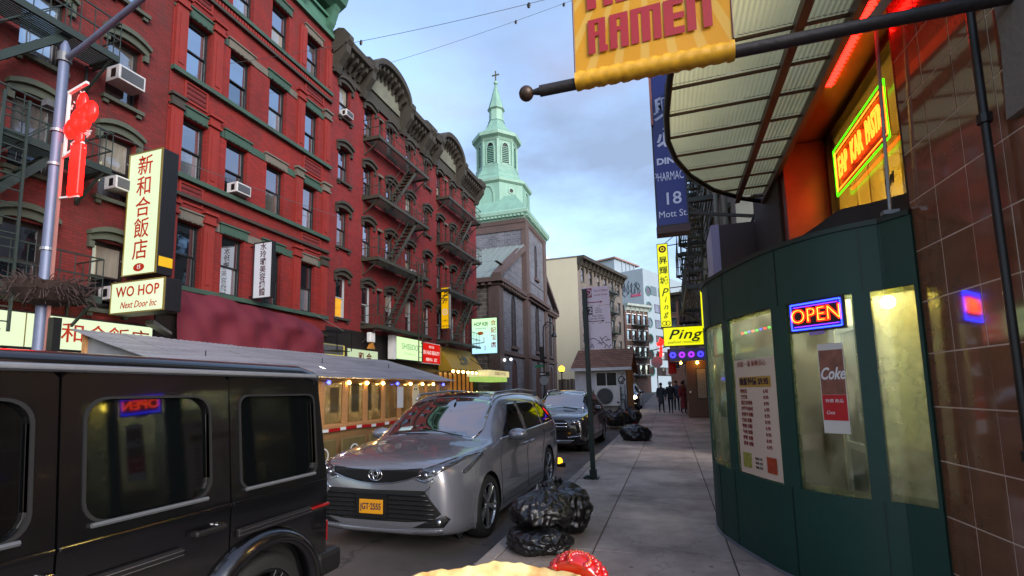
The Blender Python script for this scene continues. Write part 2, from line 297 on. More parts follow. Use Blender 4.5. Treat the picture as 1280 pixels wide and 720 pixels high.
for i, (a, c) in enumerate(zip([-600, -100, 0, 18, 66, 150], [-100, 0, 18, 66, 150, 900])):
    b.add([(-700, a, gz(a)-.3), (700, a, gz(a)-.3), (700, c, gz(c)-.3), (-700, c, gz(c)-.3)], [(0, 1, 2, 3)])
b.build('ground', M_EARTH, kind='structure', fix=False)
strip('road', [-10.3, -6, -1.84], -.15, M_ASPH, kind='structure')
pav = strip('pavement', [-1.7, 3.2], -.012, pm('joint_dirt', '#2b2827', .95), kind='structure')
far_p = strip('pavement', [-13.6, -10.2], 0, M_SLAB, kind='structure')
b = MB()
for i in range(len(YS)-1):
    a, c = YS[i], YS[i+1]; b.add([(-10.2, a, gz(a)), (-10.2, c, gz(c)), (-10.2, c, gz(c)-.3), (-10.2, a, gz(a)-.3)], [(0, 1, 2, 3)])
b.build('kerb_face', M_CURB, far_p)
cols = [(-1.69, -.825), (-.815, .475), (.485, 1.9)]; meshes = [MB().box(a, c, 0, 1.29, -.06, 0).mesh('paving_slab', M_SLAB) for a, c in cols]
y = -1.45
while y < 31:
    for m in meshes:
        o = obj('paving_slab', m, pav, (0, y, gz(y)+rnd.uniform(-.003, .003)), (math.atan2(gz(y+1.3)-gz(y), 1.3)+rnd.uniform(-.002, .002), rnd.uniform(-.002, .002), 0), bevel=.008, seg=1)
    y += 1.3
far = MB()
for a, c in ((31, 36), (36, 44), (44, 55), (55, 66), (66, 80), (80, 120)): far.add([(-1.69, a, gz(a)), (1.9, a, gz(a)), (1.9, c, gz(c)), (-1.69, c, gz(c))], [(0, 1, 2, 3)])
far.build('pavement_surface', M_SLAB, pav, fix=False)
kb = bpy.data.objects.new('kerb', MB().box(-1.80, -1.74, -6, 18, -.4, -.03).mesh('kerb', M_CURB)); COL.objects.link(kb); kb['kind'] = 'structure'
km = MB().box(-1.85, -1.70, 0, 1.795, -.3, 0).mesh('kerb_stone', M_CURB); y = -3.2
while y < 60:
    obj('kerb_stone', km, kb, (rnd.uniform(-.006, .006), y, gz(y)+rnd.uniform(-.004, .004)), (math.atan2(gz(y+1.8)-gz(y), 1.8), 0, 0), bevel=.018, seg=2); y += 1.8
# yellow-worn line along the kerb top
MB().box(-1.84, -1.72, 10.2, 12.4, .002, .006).build('paint_marking', pm('worn_kerb_paint', '#a79a84', .8, var=.4, scale=9, dirt=.6), kb)
# ================================================================ tenements across the street
BR_RED = brick_mat('red_painted_brick', '#861a13', '#70140f', '#62110e', dirt=.5, big=.42); BR_DEEP = brick_mat('deep_red_brick', '#701a16', '#5b130f', '#53110f', dirt=.55, big=.42); BR_WINE = brick_mat('wine_red_brick', '#831d1d', '#6c1516', '#5c1213', dirt=.6, big=.42)
BR_BROWN = brick_mat('brown_brick', '#5a3c34', '#4a2f29', '#6b5a50', dirt=.4)
M_PIL = pm('red_painted_stone', '#7a1c14', .75, var=.22, scale=2, bump=.15, dirt=.2); M_TERRA = pm('carved_terracotta', '#5c1517', .8, var=.4, scale=9, bump=1.0, bscale=22)
M_LGREEN = pm('green_painted_lintel', '#2f4a3e', .7, var=.3, scale=3, dirt=.5, bump=.2); M_SILL = pm('weathered_sill', '#434a3e', .75, var=.3, scale=3, dirt=.5); M_BROWNTRIM = pm('brown_olive_trim', '#332f27', .7, var=.3, dirt=.4, bump=.2); M_STONE = pm('pale_lintel_stone', '#625d54', .8, var=.2, dirt=.5)
M_FRAME = pm('dark_sash_paint', '#15181a', .5, var=.3); M_FRAMEB = pm('brown_sash_paint', '#1f1a18', .5, var=.3); M_FRAMEW = pm('white_sash', '#9aa0a3', .5, var=.1)
PANES = [pane_mat('pane_sky', '#11151a', .5), pane_mat('pane_sky_dim', '#0d1013', .32), pane_mat('pane_blind', '#3a4047', .38, '#7f868c'), pane_mat('pane_curtain', '#1d1f22', .25, '#6a655f'), pane_mat('pane_dark', '#08090b', .2)]
PANE_SHADE = pane_mat('pane_shade', '#6d6a60', .22, '#9c988a'); PANE_WARM = em('lit_yellow_room', '#e0a030', 1.1, .5, 4)
_wc = {}
def win_mesh(w, h, fm):
    k = (w, h, fm.name)
    if k not in _wc:
        t = .055; b = MB()
        b.box(-w/2, -w/2+t, 0, .12, 0, h); b.box(w/2-t, w/2, 0, .12, 0, h); b.box(-w/2+t, w/2-t, 0, .12, h-t, h); b.box(-w/2+t, w/2-t, 0, .12, 0, t)
        s = .035; x0, x1 = -w/2+t, w/2-t; m = h*.5
        b.box(x0, x1, .02, .06, m-.02, m+.025); b.box(x0, x0+s, .022, .06, m+.025, h-t); b.box(x1-s, x1, .022, .06, m+.025, h-t); b.box(x0+s, x1-s, .024, .06, h-t-s, h-t)
        b.box(x0, x0+s, .062, .1, t, m-.02); b.box(x1-s, x1, .062, .1, t, m-.02); b.box(x0+s, x1-s, .064, .1, t, t+s*1.3)
        _wc[k] = b.mesh('window', fm)
    return _wc[k]
def pane_mesh(w, h, m):
    k = ('p', round(w, 3), round(h, 3), m.name)
    if k not in _wc: _wc[k] = MB().box(-w/2, w/2, 0, .008, 0, h).mesh('pane', m)
    return _wc[k]
def add_window(par, x, z0, z1, w, depth=.16, fm=None, up=None, lo=None, y=0):
    if rnd.random() < .16: up = PANE_SHADE
    if rnd.random() < .12: lo = rnd.choice((PANE_SHADE, PANES[3], PANES[2]))
    h = z1-z0; o = obj('window', win_mesh(w, h, fm or M_FRAME), par, (x, y+depth, z0)); pw = w-.11-.06
    u = up if up is not None else rnd.choice(PANES[:2]); l = lo if lo is not None else rnd.choice(PANES[1:])
    obj('pane', pane_mesh(pw, h*.5-.115, u), o, (0, .04, h*.5+.024), (rnd.uniform(-.012, .012), 0, rnd.uniform(-.015, .015)))
    obj('pane', pane_mesh(pw, h*.5-.12, l), o, (0, .08, .1), (rnd.uniform(-.012, .012), 0, rnd.uniform(-.015, .015)))
    return o
_bk = {}
def hood(par, x, z, w, mat, name='lintel', kind='arch'):
    k = ('h', w, mat.name, kind)
    if k not in _bk:
        b = MB(); n = 8; hw = w/2+.14
        def arc(r0, zz): return [(hw*(-1+2*i/n), zz+r0*(1-(-1+2*i/n)**2)) for i in range(n+1)]
        if kind == 'arch':
            lo = arc(.14, .0); mi = arc(.17, .16); hi = arc(.2, .26)
            b.prism(lo+mi[::-1], -.1, .02); b.prism([(p[0]*1.04, p[1]) for p in mi]+[(p[0]*1.04, p[1]) for p in hi[::-1]], -.19, .022)
            for sx in (-1, 1): b.box(min(sx*hw, sx*(hw-.12)), max(sx*hw, sx*(hw-.12)), -.11, .021, -.16, .0)
        else:
            b.box(-hw+.04, hw-.04, -.055, .02, 0, .3); b.box(-hw, hw, -.1, .021, .3, .35)
            for q in range(5): b.box(-w/2+q*w/5+.03, -w/2+(q+1)*w/5-.03, -.075, -.055, .02, .07)
        _bk[k] = b.mesh(name, mat)
    return obj(name, _bk[k], par, (x, 0, z))
def sill(par, x, z, w, mat, br=True):
    k = ('s', w, mat.name, br)
    if k not in _bk:
        b = MB().box(-w/2-.1, w/2+.1, -.14, .1, -.1, 0)
        if br:
            for sx in (-1, 1): b.box(sx*w/2-.06, sx*w/2+.06, -.09, .02, -.2, -.1)
        _bk[k] = b.mesh('sill', mat)
    return obj('sill', _bk[k], par, (x, 0, z))
def side_box(b, x0, x1, z0, z1, d):
    """the rest of a building's volume behind its street wall (no front face)"""
    b.add([(x0, 0, z0), (x1, 0, z0), (x1, d, z0), (x0, d, z0), (x0, 0, z1), (x1, 0, z1), (x1, d, z1), (x0, d, z1)], [(4, 5, 6, 7), (1, 2, 6, 5), (2, 3, 7, 6), (3, 0, 4, 7)])
ac_me = None
def aircon(label, x, y, z, rz, s=1, fs=(1, 1)):
    """window air conditioner standing out of a sash"""
    t = thing('window_air_conditioner', label, 'air conditioner', (x, y, z), rz, 'window air conditioners on the tenement fronts')
    t.scale = (s*fs[0], s, s*fs[1])
    MB().box(-.33, .33, -.42, .1, 0, .4).build('casing', pm('ac_white', '#b9babb', .5, var=.08, dirt=.2), t, bevel=.015)
    MB().box(-.28, .28, -.43, -.421, .05, .35).build('grille', pm('ac_grille', '#4a4f56', .6), t)
    v = MB()
    for i in range(7): v.box(-.27, .27, -.437, -.431, .07+i*.04, .085+i*.04)
    v.build('louvre', M_GREY, t, kind='stuff')
    for sx in (-1, 1): MB().box(*sorted((sx*.331, sx*.334)), -.3, -.12, .08, .32).build('vent', M_BLACK, t)
    return t
LX = -13.5
# ---- (A) building with the ornamental bays and green cornice
tA = thing('red_tenement', 'bright red four-bay tenement with green cornice and carved panels above the maroon cover', 'building', (LX, 9.45, 0), PI/2)
X0, X1 = 0, 6.95; wA = [.82, 2.38, 4.05, 5.82]; tops = [6.85, 10.05, 13.3, 16.5]; hts = [1.95, 1.8, 1.88, 1.72]; WW = .84
hol = [(x-WW/2, x+WW/2, t-h, t) for x in wA for t, h in zip(tops, hts)]
b = MB(); holed(b, X0, X1, 4.2, 17.7, hol, .22); side_box(b, X0, X1, -.3, 18.6, 9); b.build('wall', BR_RED, tA, fix=False)
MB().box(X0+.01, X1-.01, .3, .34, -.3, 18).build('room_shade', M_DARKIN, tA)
bays = [(0.04, 1.62), (5.0, 6.9)]
for a, c in bays:      # pilasters either side of the outer windows
    for p in ((a, a+.36), (c-.36, c)):
        for t, h in zip(tops, hts): m = MB().box(p[0], p[1], -.1, 0, t-h-.02, t+.12).build('pilaster', M_PIL, tA); MB().box(p[0]+.1, p[1]-.1, -.125, -.1, t-h+.15, t-.15).build('raised_panel', M_PIL, m)
        for t in tops[:3]:
            k = MB(); k.box(p[0]-.04, p[1]+.04, -.17, 0, t+.12, t+.2); k.box(p[0]-.01, p[1]+.01, -.13, 0, t+.2, t+.42); k.box(p[0]-.06, p[1]+.06, -.2, 0, t+.42, t+.5)
            k.build('pilaster_capital', rnd.choice((M_BROWNTRIM, M_PIL, M_PIL, M_STONE)), tA)
    for t, h in zip(tops[1:], hts[1:]):
        z0 = t-h-1.05
        f = MB(); f.box(a+.4, c-.4, -.045, 0, z0+.2, z0+.26); f.box(a+.4, c-.4, -.045, 0, z0+.78, z0+.84); f.box(a+.4, a+.46, -.046, 0, z0+.26, z0+.78); f.box(c-.46, c-.4, -.046, 0, z0+.26, z0+.78); f.build('panel_frame', M_PIL, tA)
        q = MB()
        for i in range(9):
            for j in range(3): q.sphere((a+.52+(c-a-1.04)*i/8, -.01, z0+.36+.16*j), .075, 6, 4, (1, .5, .8))
        q.box(a+.46, c-.46, -.01, 0, z0+.26, z0+.78); q.build('carved_panel', M_TERRA, tA, kind='stuff')
for i, (x, t, h) in enumerate([(x, t, h) for x in wA for t, h in zip(tops, hts)]):
    add_window(tA, x, t-h, t, WW, lo=PANES[[1, 2, 0, 3, 2, 1][i % 6]], up=PANES[0 if t > 9 else 1])
    hood(tA, x, t+.02, WW, M_LGREEN if (i % 3) else M_STONE, kind='flat')
for t, h in zip(tops, hts):   # sill courses run right across
    MB().box(X0, X1, -.16, 0, t-h-.16, t-h-.02).build('sill_course', M_LGREEN if t != 13.25 else M_STONE, tA)
MB().box(X0, X1, -.13, 0, 4.02, 4.2).build('sill_course', M_BROWNTRIM, tA)
for t in tops[:3]:   # flush stone band at lintel height between the windows
    xs_ = [X0]+[v for x in wA for v in (x-WW/2-.12, x+WW/2+.12)]+[X1]
    for a, c in zip(xs_[::2], xs_[1::2]): MB().box(a, c, -.035, 0, t+.02, t+.27).build('lintel_band', M_STONE if rnd.random() < .35 else (M_LGREEN if rnd.random() < .5 else M_PIL), tA)
for z, mm in ((14.3, M_BROWNTRIM), (7.55, M_BROWNTRIM)):
    MB().box(X0, X1, -.14, 0, z, z+.1).build('string_course', mm, tA)
d = MB(); n = 62
for i in range(n): d.box(X0+.03+i*(X1-.06)/n, X0+.03+(i+.55)*(X1-.06)/n, -.12, -.002, 14.42, 14.56)
d.build('dentil', M_PIL, tA, kind='stuff')
MB().box(X0, X1, -.06, 0, 14.56, 14.62).build('string_course', M_PIL, tA)
c = MB(); c.box(X0-.02, X1-.03, -.16, 0, 17.3, 17.5); c.box(X0-.01, X1-.04, -.1, 0, 17.5, 18.0); c.box(X0-.03, X1-.02, -.22, 0, 18.0, 18.12)
c.prism([(-.3, 18.45), (-.75, 18.7), (-.85, 18.95), (-.9, 19.1), (0, 19.15), (0, 18.4)], X0-.05, X1-.02, 'x'); c.build('cornice', M_GREEN_TRIM, tA)
bm_ = MB().prism([(0, 17.55), (-.14, 17.5), (-.3, 17.75), (-.5, 18.3), (-.6, 18.5), (-.3, 18.62), (0, 18.6)], -.16, .16, 'x').mesh('cornice_bracket', M_GREEN_TRIM)
for x in (.35, 1.55, 3.2, 4.9, 6.6): obj('cornice_bracket', bm_, tA, (x, 0, 0))
MB().box(X0, X1, -.02, 3.5, -.3, 4.02).build('ground_storey', pm('dark_shopfront', '#1b1513', .7, var=.3), tA)
MB().box(X0+.3, X1-.3, -.1, -.02, .5, 2.9).build('shop_window', PANES[4], tA)
# ---- (B) near tenement with arched hoods and a fire escape
tB = thing('dark_red_tenement', 'deep red brick tenement with arched green hoods behind the steel lamp post', 'building', (LX-.02, -3, 0), PI/2)
X1 = 12.44; wB = [3.7, 5.6, 7.5, 9.5, 11.25]; topsB = [5.62, 8.5, 11.2, 14.1, 16.9]; hB = [1.75]*5; WB = .82
hol = [(x-WB/2, x+WB/2, t-h, t) for x in wB for t, h in zip(topsB, hB)]
b = MB(); holed(b, 0, X1, 3.6, 18.4, hol, .22); side_box(b, 0, X1, -.3, 18.4, 9); b.build('wall', BR_DEEP, tB, fix=False)
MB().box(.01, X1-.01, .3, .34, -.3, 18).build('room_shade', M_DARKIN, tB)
for i, (x, t, h) in enumerate([(x, t, h) for x in wB for t, h in zip(topsB, hB)]):
    add_window(tB, x, t-h, t, WB, fm=M_FRAMEB, up=PANES[[0, 3, 2][i % 3]], lo=PANES[[1, 2, 3, 0][i % 4]])
    hood(tB, x, t-.08, WB, M_SILL); sill(tB, x, t-h, WB, M_SILL)
MB().box(0, X1, -.9, 0, 18.2, 18.9).build('cornice', M_GREEN_TRIM, tB)
MB().box(0, X1, -.03, 3.5, -.3, 3.6).build('ground_storey', pm('dark_shopfront2', '#150f0e', .6, var=.3), tB)
# ---- (C, D) pair of wine-red tenements with arched pediments
def pair(label, y0, width, cols, narrow, acx, warm=None):
    t = thing('wine_red_tenement', label, 'building', (LX, y0, 0), PI/2); tp = [6.8, 9.85, 12.72, 15.75]; ht = [1.85, 1.75, 1.6, 1.62]; w = .78
    hol = [(x-w/2, x+w/2, z-h, z) for x in cols for z, h in zip(tp, ht)]+[(x-.17, x+.17, z-1.25, z-.1) for x in narrow for z in tp]
    b = MB(); holed(b, 0, width, 4.5, 17.1, hol, .22); side_box(b, 0, width, -.3, 17.1, 9); b.build('wall', BR_WINE, t, fix=False)
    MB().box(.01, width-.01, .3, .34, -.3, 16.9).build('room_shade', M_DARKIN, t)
    for i, (x, z, h) in enumerate([(x, z, h) for x in cols for z, h in zip(tp, ht)]):
        lo = PANES[[1, 2, 0, 3, 4, 2][(i*5+len(cols)) % 6]]; 
        if warm == (x, z): lo = PANE_WARM
        add_window(t, x, z-h, z, w, fm=M_FRAMEB if i % 4 else M_FRAMEW, up=PANES[0 if z > 9 else 1], lo=lo); hood(t, x, z-.1, w, M_BROWNTRIM); sill(t, x, z-h, w, M_BROWNTRIM)
    for x in narrow:
        for z in tp: f = MB().box(-.17, -.13, 0, .1, 0, 1.15).box(.13, .17, 0, .1, 0, 1.15).box(-.13, .13, 0, .1, 1.11, 1.15).box(-.13, .13, 0, .1, 0, .04).build('window', M_FRAMEB, t, (x, .1, z-1.25)); obj('pane', pane_mesh(.26, 1.06, PANES[1]), f, (0, .05, .04)); MB().box(-.22, .22, -.06, 0, 0, .12).build('lintel', M_STONE, t, (x, 0, z-.1))
    # frieze and cornice with an arched pediment; profile swept along the wall with the arch in the middle
    ax = acx; ar = 1.7; n = 40
    def zz(x):
        u = (x-ax)/ar
        return 1.2*math.sqrt(max(0, 1-u*u)) if abs(u) < 1 else 0
    fr = MB(); fr.box(0, width, -.12, 0, 16.35, 16.5); fr.box(0, width, -.07, 0, 16.5, 17.2); fr.build('frieze', M_BROWNTRIM, t, (0, 0, -.3))
    xs = sorted(set([0, ax-ar, ax+ar, width]+[ax-ar+2*ar*i/n for i in range(n+1)])); prof = [(0, 17.0), (-.3, 17.1), (-.62, 17.3), (-.8, 17.36), (-.85, 17.6), (-.8, 17.66), (0, 17.7)]
    vs = []; fs = []
    for x in xs:
        for q in prof: vs.append((x, q[0], q[1]+zz(x)))
    k = len(prof)
    for i in range(len(xs)-1):
        for j in range(k-1): fs.append((i*k+j, (i+1)*k+j, (i+1)*k+j+1, i*k+j+1))
    fs.append(tuple(range(k))); fs.append(tuple((len(xs)-1)*k+j for j in range(k)))
    MB().add(vs, fs).build('cornice', M_BROWNTRIM, t, (0, 0, -.3))
    ty = [(ax-ar*.88+2*ar*.88*i/16, 17.1+zz(ax-ar*.95+2*ar*.95*i/16)*.93) for i in range(17)]
    MB().prism([(ax-ar*.88, 17.05)]+ty+[(ax+ar*.88, 17.05)], -.16, -.02).build('pediment_panel', pm('pediment_paint', '#65675a', .8, var=.2, scale=2, dirt=.6), t, (0, 0, -.3))
    mo = MB().prism([(0, 16.72), (-.16, 16.7), (-.34, 16.95), (-.62, 17.1), (-.66, 17.3), (0, 17.32)], -.07, .07, 'x').mesh('modillion', M_BROWNTRIM); m2 = MB().prism([(0, 16.2), (-.22, 16.15), (-.36, 16.5), (-.74, 17.0), (-.78, 17.34), (-.9, 17.5), (-.9, 17.75), (-.6, 18.1), (-.3, 18.2), (0, 18.1)], -.15, .15, 'x').mesh('cornice_bracket', M_BROWNTRIM)
    i = 0; x = .3
    while x < width-.1:
        z = zz(x)
        if not any(abs(x-q) < .22 for q in (.25, ax-ar-.1, ax+ar+.1, width-.25)): obj('modillion', mo, t, (x, 0, z-.32 if z else -.3))
        x += .36
    for q in (.2, ax-ar-.1, ax+ar+.1, width-.2): obj('cornice_bracket', m2, t, (q, 0, -.3))
    MB().box(0, width, -.03, 3.5, -.3, 4.5).build('ground_storey', pm('shopfront_black', '#14110f', .6, var=.3), t)
    return t
tC = pair('wine red tenement with a lit yellow window, next to the bright red one', 16.4, 8.15, [.98, 2.85, 4.8, 6.75], [3.85], 3.95, warm=(.98, 6.8))
tD = pair('farther wine red tenement with arched pediment, its corner next to the stone church', 24.55, 8.5, [.65, 2.35, 4.25, 6.25], [3.3], 3.1)
# ---- air conditioners
aircon('white window air conditioner beside the lamp post arm, highest on the deep red tenement', LX, 8.2, 9.85, PI/2)
aircon('white window air conditioner beside the top of the tall green lit sign', LX, 8.3, 6.98, PI/2, .85)
aircon('white window air conditioner half hidden behind the small wooden-edged lit sign', LX, 8.35, 4.1, PI/2, .85)
aircon('white window air conditioner in the narrow bay of the bright red tenement', LX, 11.85, 8.32, PI/2, .85)
aircon('small white window air conditioner under the brown cornice', LX, 17.35, 14.15, PI/2, .75)
aircon('white window air conditioner beside the fire escape of the wine red tenement', LX, 23.15, 8.1, PI/2, .8)
# ---- fire escapes
def fire_escape(label, x, y, rz, width, levels, depth=.95, stairs=True, up_at=(.78, .3), group='fire escapes on the tenement fronts', mat=None, ladder=None, top_rail=.95):
    t = thing('fire_escape', label, 'fire escape', (x, y, 0), rz, group); mat = mat or M_IRON
    for li, z in enumerate(levels):
        p = MB(); p.box(0, width, -depth, -depth+.06, z-.1, z+.06); p.box(0, .05, -depth+.06, 0, z-.1, z+.05); p.box(width-.05, width, -depth+.06, 0, z-.1, z+.05)
        pl = p.build('platform', mat, t)
        s = MB(); n = 11
        for i in range(n): s.box(.05, width-.05, -depth+.09+i*(depth-.12)/n, -depth+.13+i*(depth-.12)/n, z-.02, z)
        s.build('slat', mat, pl, kind='stuff')
        for bx in (.15, width-.15):
            MB().bar((bx, -depth+.05, z-.08), (bx, 0, z-.75), .05).bar((bx, 0, z-.75), (bx, 0, z-.05), .05).bar((bx, -depth+.05, z-.08), (bx, -.1, z-.08), .045).build('bracket', mat, t)
        r = MB(); zz = z+top_rail
        for h in (zz, z+.5): r.bar((0, -depth+.03, h), (width, -depth+.03, h), .03); r.bar((.02, -depth+.03, h), (.02, 0, h), .03); r.bar((width-.02, -depth+.03, h), (width-.02, 0, h), .03)
        rl = r.build('railing', mat, t); q = MB(); n = int(width/.28)
        for i in range(n+1): q.bar((width*i/n, -depth+.03, z), (width*i/n, -depth+.03, zz), .016)
        for i in range(1, 4): q.bar((.02, -depth*i/4, z), (.02, -depth*i/4, zz), .016); q.bar((width-.02, -depth*i/4, z), (width-.02, -depth*i/4, zz), .016)
        q.build('baluster', mat, rl, kind='stuff')
        if stairs and li+1 < len(levels):
            z1 = levels[li+1]; a = Vector((width*up_at[1], -depth*.55, z)); c = Vector((width*up_at[0], -depth*.55, z1)); st = MB()
            for dy in (-.24, .24): st.bar(a+Vector((0, dy, 0)), c+Vector((0, dy, 0)), .045, .15); st.bar(a+Vector((0, dy, .8)), c+Vector((0, dy, .8)), .025); st.bar(a+Vector((0, dy, 0)), a+Vector((0, dy, .8)), .025); st.bar(c+Vector((0, dy, 0)), c+Vector((0, dy, .8)), .025)
            so = st.build('stair', mat, t); tr = MB(); n = 11
            for i in range(1, n): w = a.lerp(c, i/n); tr.box(w.x-.1, w.x+.1, w.y-.22, w.y+.22, w.z-.015, w.z+.015)
            tr.build('tread', mat, so, kind='stuff')
    if ladder:
        lx, z0, z1 = ladder; la = MB().bar((lx-.2, -depth-.05, z0), (lx-.2, -depth-.05, z1), .045).bar((lx+.2, -depth-.05, z0), (lx+.2, -depth-.05, z1), .045)
        z = z0+.2
        while z < z1: la.bar((lx-.2, -depth-.05, z), (lx+.2, -depth-.05, z), .025); z += .3
        la.build('ladder', mat, t)
    return t
fire_escape('green iron fire escape on the deep red tenement behind the lamp post', LX, 1.6, PI/2, 5.95, [3.95, 7.1, 10.0, 12.9], up_at=(.84, .42), ladder=(4.1, 3.0, 7.9))
fire_escape('rusty green fire escape zigzagging down the wine red tenement beside its lit yellow window', LX, 18.75, PI/2, 5.0, [4.75, 7.95, 10.95, 13.9], mat=pm('faded_iron', '#363529', .6, var=.35, dirt=.3), ladder=(3.9, 3.3, 8.7))
fire_escape('rusty green fire escape above the yellow awning next to the church corner', LX, 26.4, PI/2, 5.4, [4.75, 7.95, 10.95, 13.9], mat=MATS['faded_iron'])
# ================================================================ stone church
from mathutils.geometry import tessellate_polygon
def wall_poly(mb, outer, holes, d=.4, y=0, M=None):
    """outline (x,z) with holes, front face at y facing -y, reveals d deep"""
    loops = [[Vector((p[0], p[1], 0)) for p in l] for l in [outer]+holes]; flat = [p for l in loops for p in l]
    mb.add([(p.x, y, p.y) for p in flat], [tuple(t) for t in tessellate_polygon(loops)], M)
    for h in holes:
        n = len(h); mb.add([(p[0], y, p[1]) for p in h]+[(p[0], y+d, p[1]) for p in h], [(i, (i+1) % n, n+(i+1) % n, n+i) for i in range(n)], M)
def gothic(cx, z0, z1, w, n=6):
    """pointed arch outline"""
    h = w*.95; zs = z1-h; L = [(cx-w/2, z0), (cx+w/2, z0)]
    for i in range(n+1): t = i/n; L.append((cx+w/2*math.cos(t*PI/2)**.75 if i < n else cx, zs+h*math.sin(t*PI/2)))
    for i in range(1, n+1): t = 1-i/n; L.append((cx-w/2*math.cos(t*PI/2)**.75, zs+h*math.sin(t*PI/2)))
    return L
ST_GREY = brick_mat('grey_coursed_schist', '#656872', '#4d5059', '#77767b', .55, .24, .85, .3, .9, .02, .3); ST_RUB = brick_mat('dark_rubble_stone', '#6b6462', '#4a4544', '#857c75', .75, .36, .9, .4, 1.2, .035, .45)
ST_BROWN = pm('brownstone', '#51423f', .8, var=.2, scale=2.5, bump=.25, dirt=.3); M_COPPER = pm('verdigris_copper', '#739b8b', .6, var=.32, scale=1.6, dirt=.28, bump=.1, stretch=(1, 1, .3)); M_COPPER2 = pm('verdigris_trim', '#83a897', .6, var=.12, scale=1.5, dirt=.18)
M_ZINC = pm('zinc_roof', '#8d9a98', .4, .4, var=.12, scale=2); M_LEAD = pm('leaded_glass', '#0b0c10', .45, var=.4, scale=8, spec=.25)
ch = thing('stone_church', 'grey stone church with brown trim and tall pale green octagonal copper steeple', 'church', (-13, 36.4, 0), PI/2)
LEN, EAVE, RID, TX0, TX1, TH = 20.4, 10.9, 17.8, 7.0, 14.9, 18.2
gw = [gothic(4.1, 5.6, 10.2, 1.5), gothic(18, 5.6, 10.2, 1.5)]; dw = [gothic(4.1, .6, 4.4, 1.7), gothic(18, .6, 4.4, 1.7)]
b = MB(); wall_poly(b, [(0, 0), (TX0, 0), (TX0, EAVE+(RID-EAVE)*TX0/11.2), (0, EAVE)], [gw[0], dw[0]]); b.build('facade_wall', ST_GREY, ch, fix=False); b = MB(); wall_poly(b, [(TX1, 0), (LEN, 0), (LEN, EAVE), (TX1, EAVE+(RID-EAVE)*(22.4-TX1)/11.2-1.2)], [gw[1], dw[1]])
b.build('facade_wall', ST_GREY, ch, fix=False)
tw = gothic(10.95, 5.6, 10.4, 1.7); td = gothic(10.95, .6, 4.6, 2.2); tu = gothic(10.95, 13.2, 16.8, 1.1)
b = MB(); wall_poly(b, [(TX0, 0), (TX1, 0), (TX1, TH), (TX0, TH)], [tw, td, tu], y=-.35); b.add([(TX0, -.35, 0), (TX0, 8, 0), (TX0, 8, TH), (TX0, -.35, TH), (TX1, -.35, 0), (TX1, 8, 0), (TX1, 8, TH), (TX1, -.35, TH)], [(0, 3, 2, 1), (4, 5, 6, 7), (1, 2, 6, 5)]); b.build('tower_wall', ST_GREY, ch, fix=False)
b = MB().add([(0, 0, 0), (0, 26, 0), (0, 26, EAVE), (0, 0, EAVE), (LEN, 0, 0), (LEN, 26, 0), (LEN, 26, EAVE), (LEN, 0, EAVE)], [(0, 3, 2, 1), (4, 5, 6, 7), (1, 2, 6, 5)]); b.build('side_wall', ST_RUB, ch, fix=False)
for g, dd, mm in [(gw[0], .1, M_LEAD), (gw[1], .1, M_LEAD), (tw, -.25, M_LEAD), (tu, -.25, M_LEAD)]:
    wnd = MB().prism(g, dd-.05, dd).build('window', mm, ch); cx = (g[0][0]+g[1][0])/2; z0 = g[0][1]; z1 = max(q[1] for q in g); w = g[1][0]-g[0][0]
    t = MB(); t.box(cx-.04, cx+.04, dd-.08, dd-.045, z0, z1-.4)
    for k in range(1, 5): t.box(cx-w/2+.02, cx+w/2-.02, dd-.07, dd-.047, z0+(z1-z0)*k*.17, z0+(z1-z0)*k*.17+.06)
    t.build('tracery', ST_BROWN, wnd); MB().box(cx-w/2-.2, cx+w/2+.2, dd-.3, dd-.06, z0-.25, z0).build('sill', ST_BROWN, wnd)
for g, dd in [(dw[0], .12), (dw[1], .12), (td, -.23)]:
    dr = MB().prism(g, dd-.05, dd).build('door', pm('church_door', '#3d2018', .6, var=.3), ch); cx = (g[0][0]+g[1][0])/2; MB().box(cx-.04, cx+.04, dd-.1, dd-.045, g[0][1], 3.2).build('door_rail', ST_BROWN, dr)
for x0, x1, dd, top in [(0, .95, -.14, EAVE), (TX0-.05, TX0+1.0, -.5, TH), (TX1-1.0, TX1+.05, -.5, TH), (LEN-1.3, LEN, -.14, EAVE)]:
    MB().box(x0-(.12 if x0 == 0 else 0), x1, dd, dd+.5, 0, top-.02).build('corner_pier', ST_BROWN, ch)
MB().box(-.14, -.002, .37, .8, 0, EAVE-.03).build('corner_pier', ST_BROWN, ch)
def band(z0, z1, p): 
    b = MB(); b.box(-p, TX0-.002, -p, .3, z0, z1); b.box(TX0-.0, TX1, -p-.4, -.2, z0, z1); b.box(TX1+.002, LEN+p, -p, .3, z0, z1); b.box(-p, 0, .3, 26, z0, z1); b.build('string_course', ST_BROWN, ch)
band(4.75, 5.05, .16); band(EAVE-.55, EAVE-.3, .22); band(EAVE-.3, EAVE+.05, .5); band(12.4, 12.41, .01)
d = MB()
for i in range(34): d.box(.1+i*.6, .4+i*.6, -.42 if not TX0 < i*.6+.3 < TX1 else -.7, -.2, EAVE-.55, EAVE-.32)
for i in range(38): d.box(-.42, -.2, .4+i*.6, .7+i*.6, EAVE-.55, EAVE-.32)
d.build('dentil', ST_BROWN, ch, kind='stuff')
for sgn in (1, -1):   # raking cornice of the gable
    xa, xb = (-.5, TX0) if sgn > 0 else (LEN+.5, TX1); za, zb = EAVE+.05, EAVE+(RID-EAVE)*TX0/11.2-(0 if sgn > 0 else 1.2)
    MB().prism([(xa, za), (xb, zb), (xb, zb+.5), (xa, za+.35)], -.5, .3).build('raking_cornice', ST_BROWN, ch)
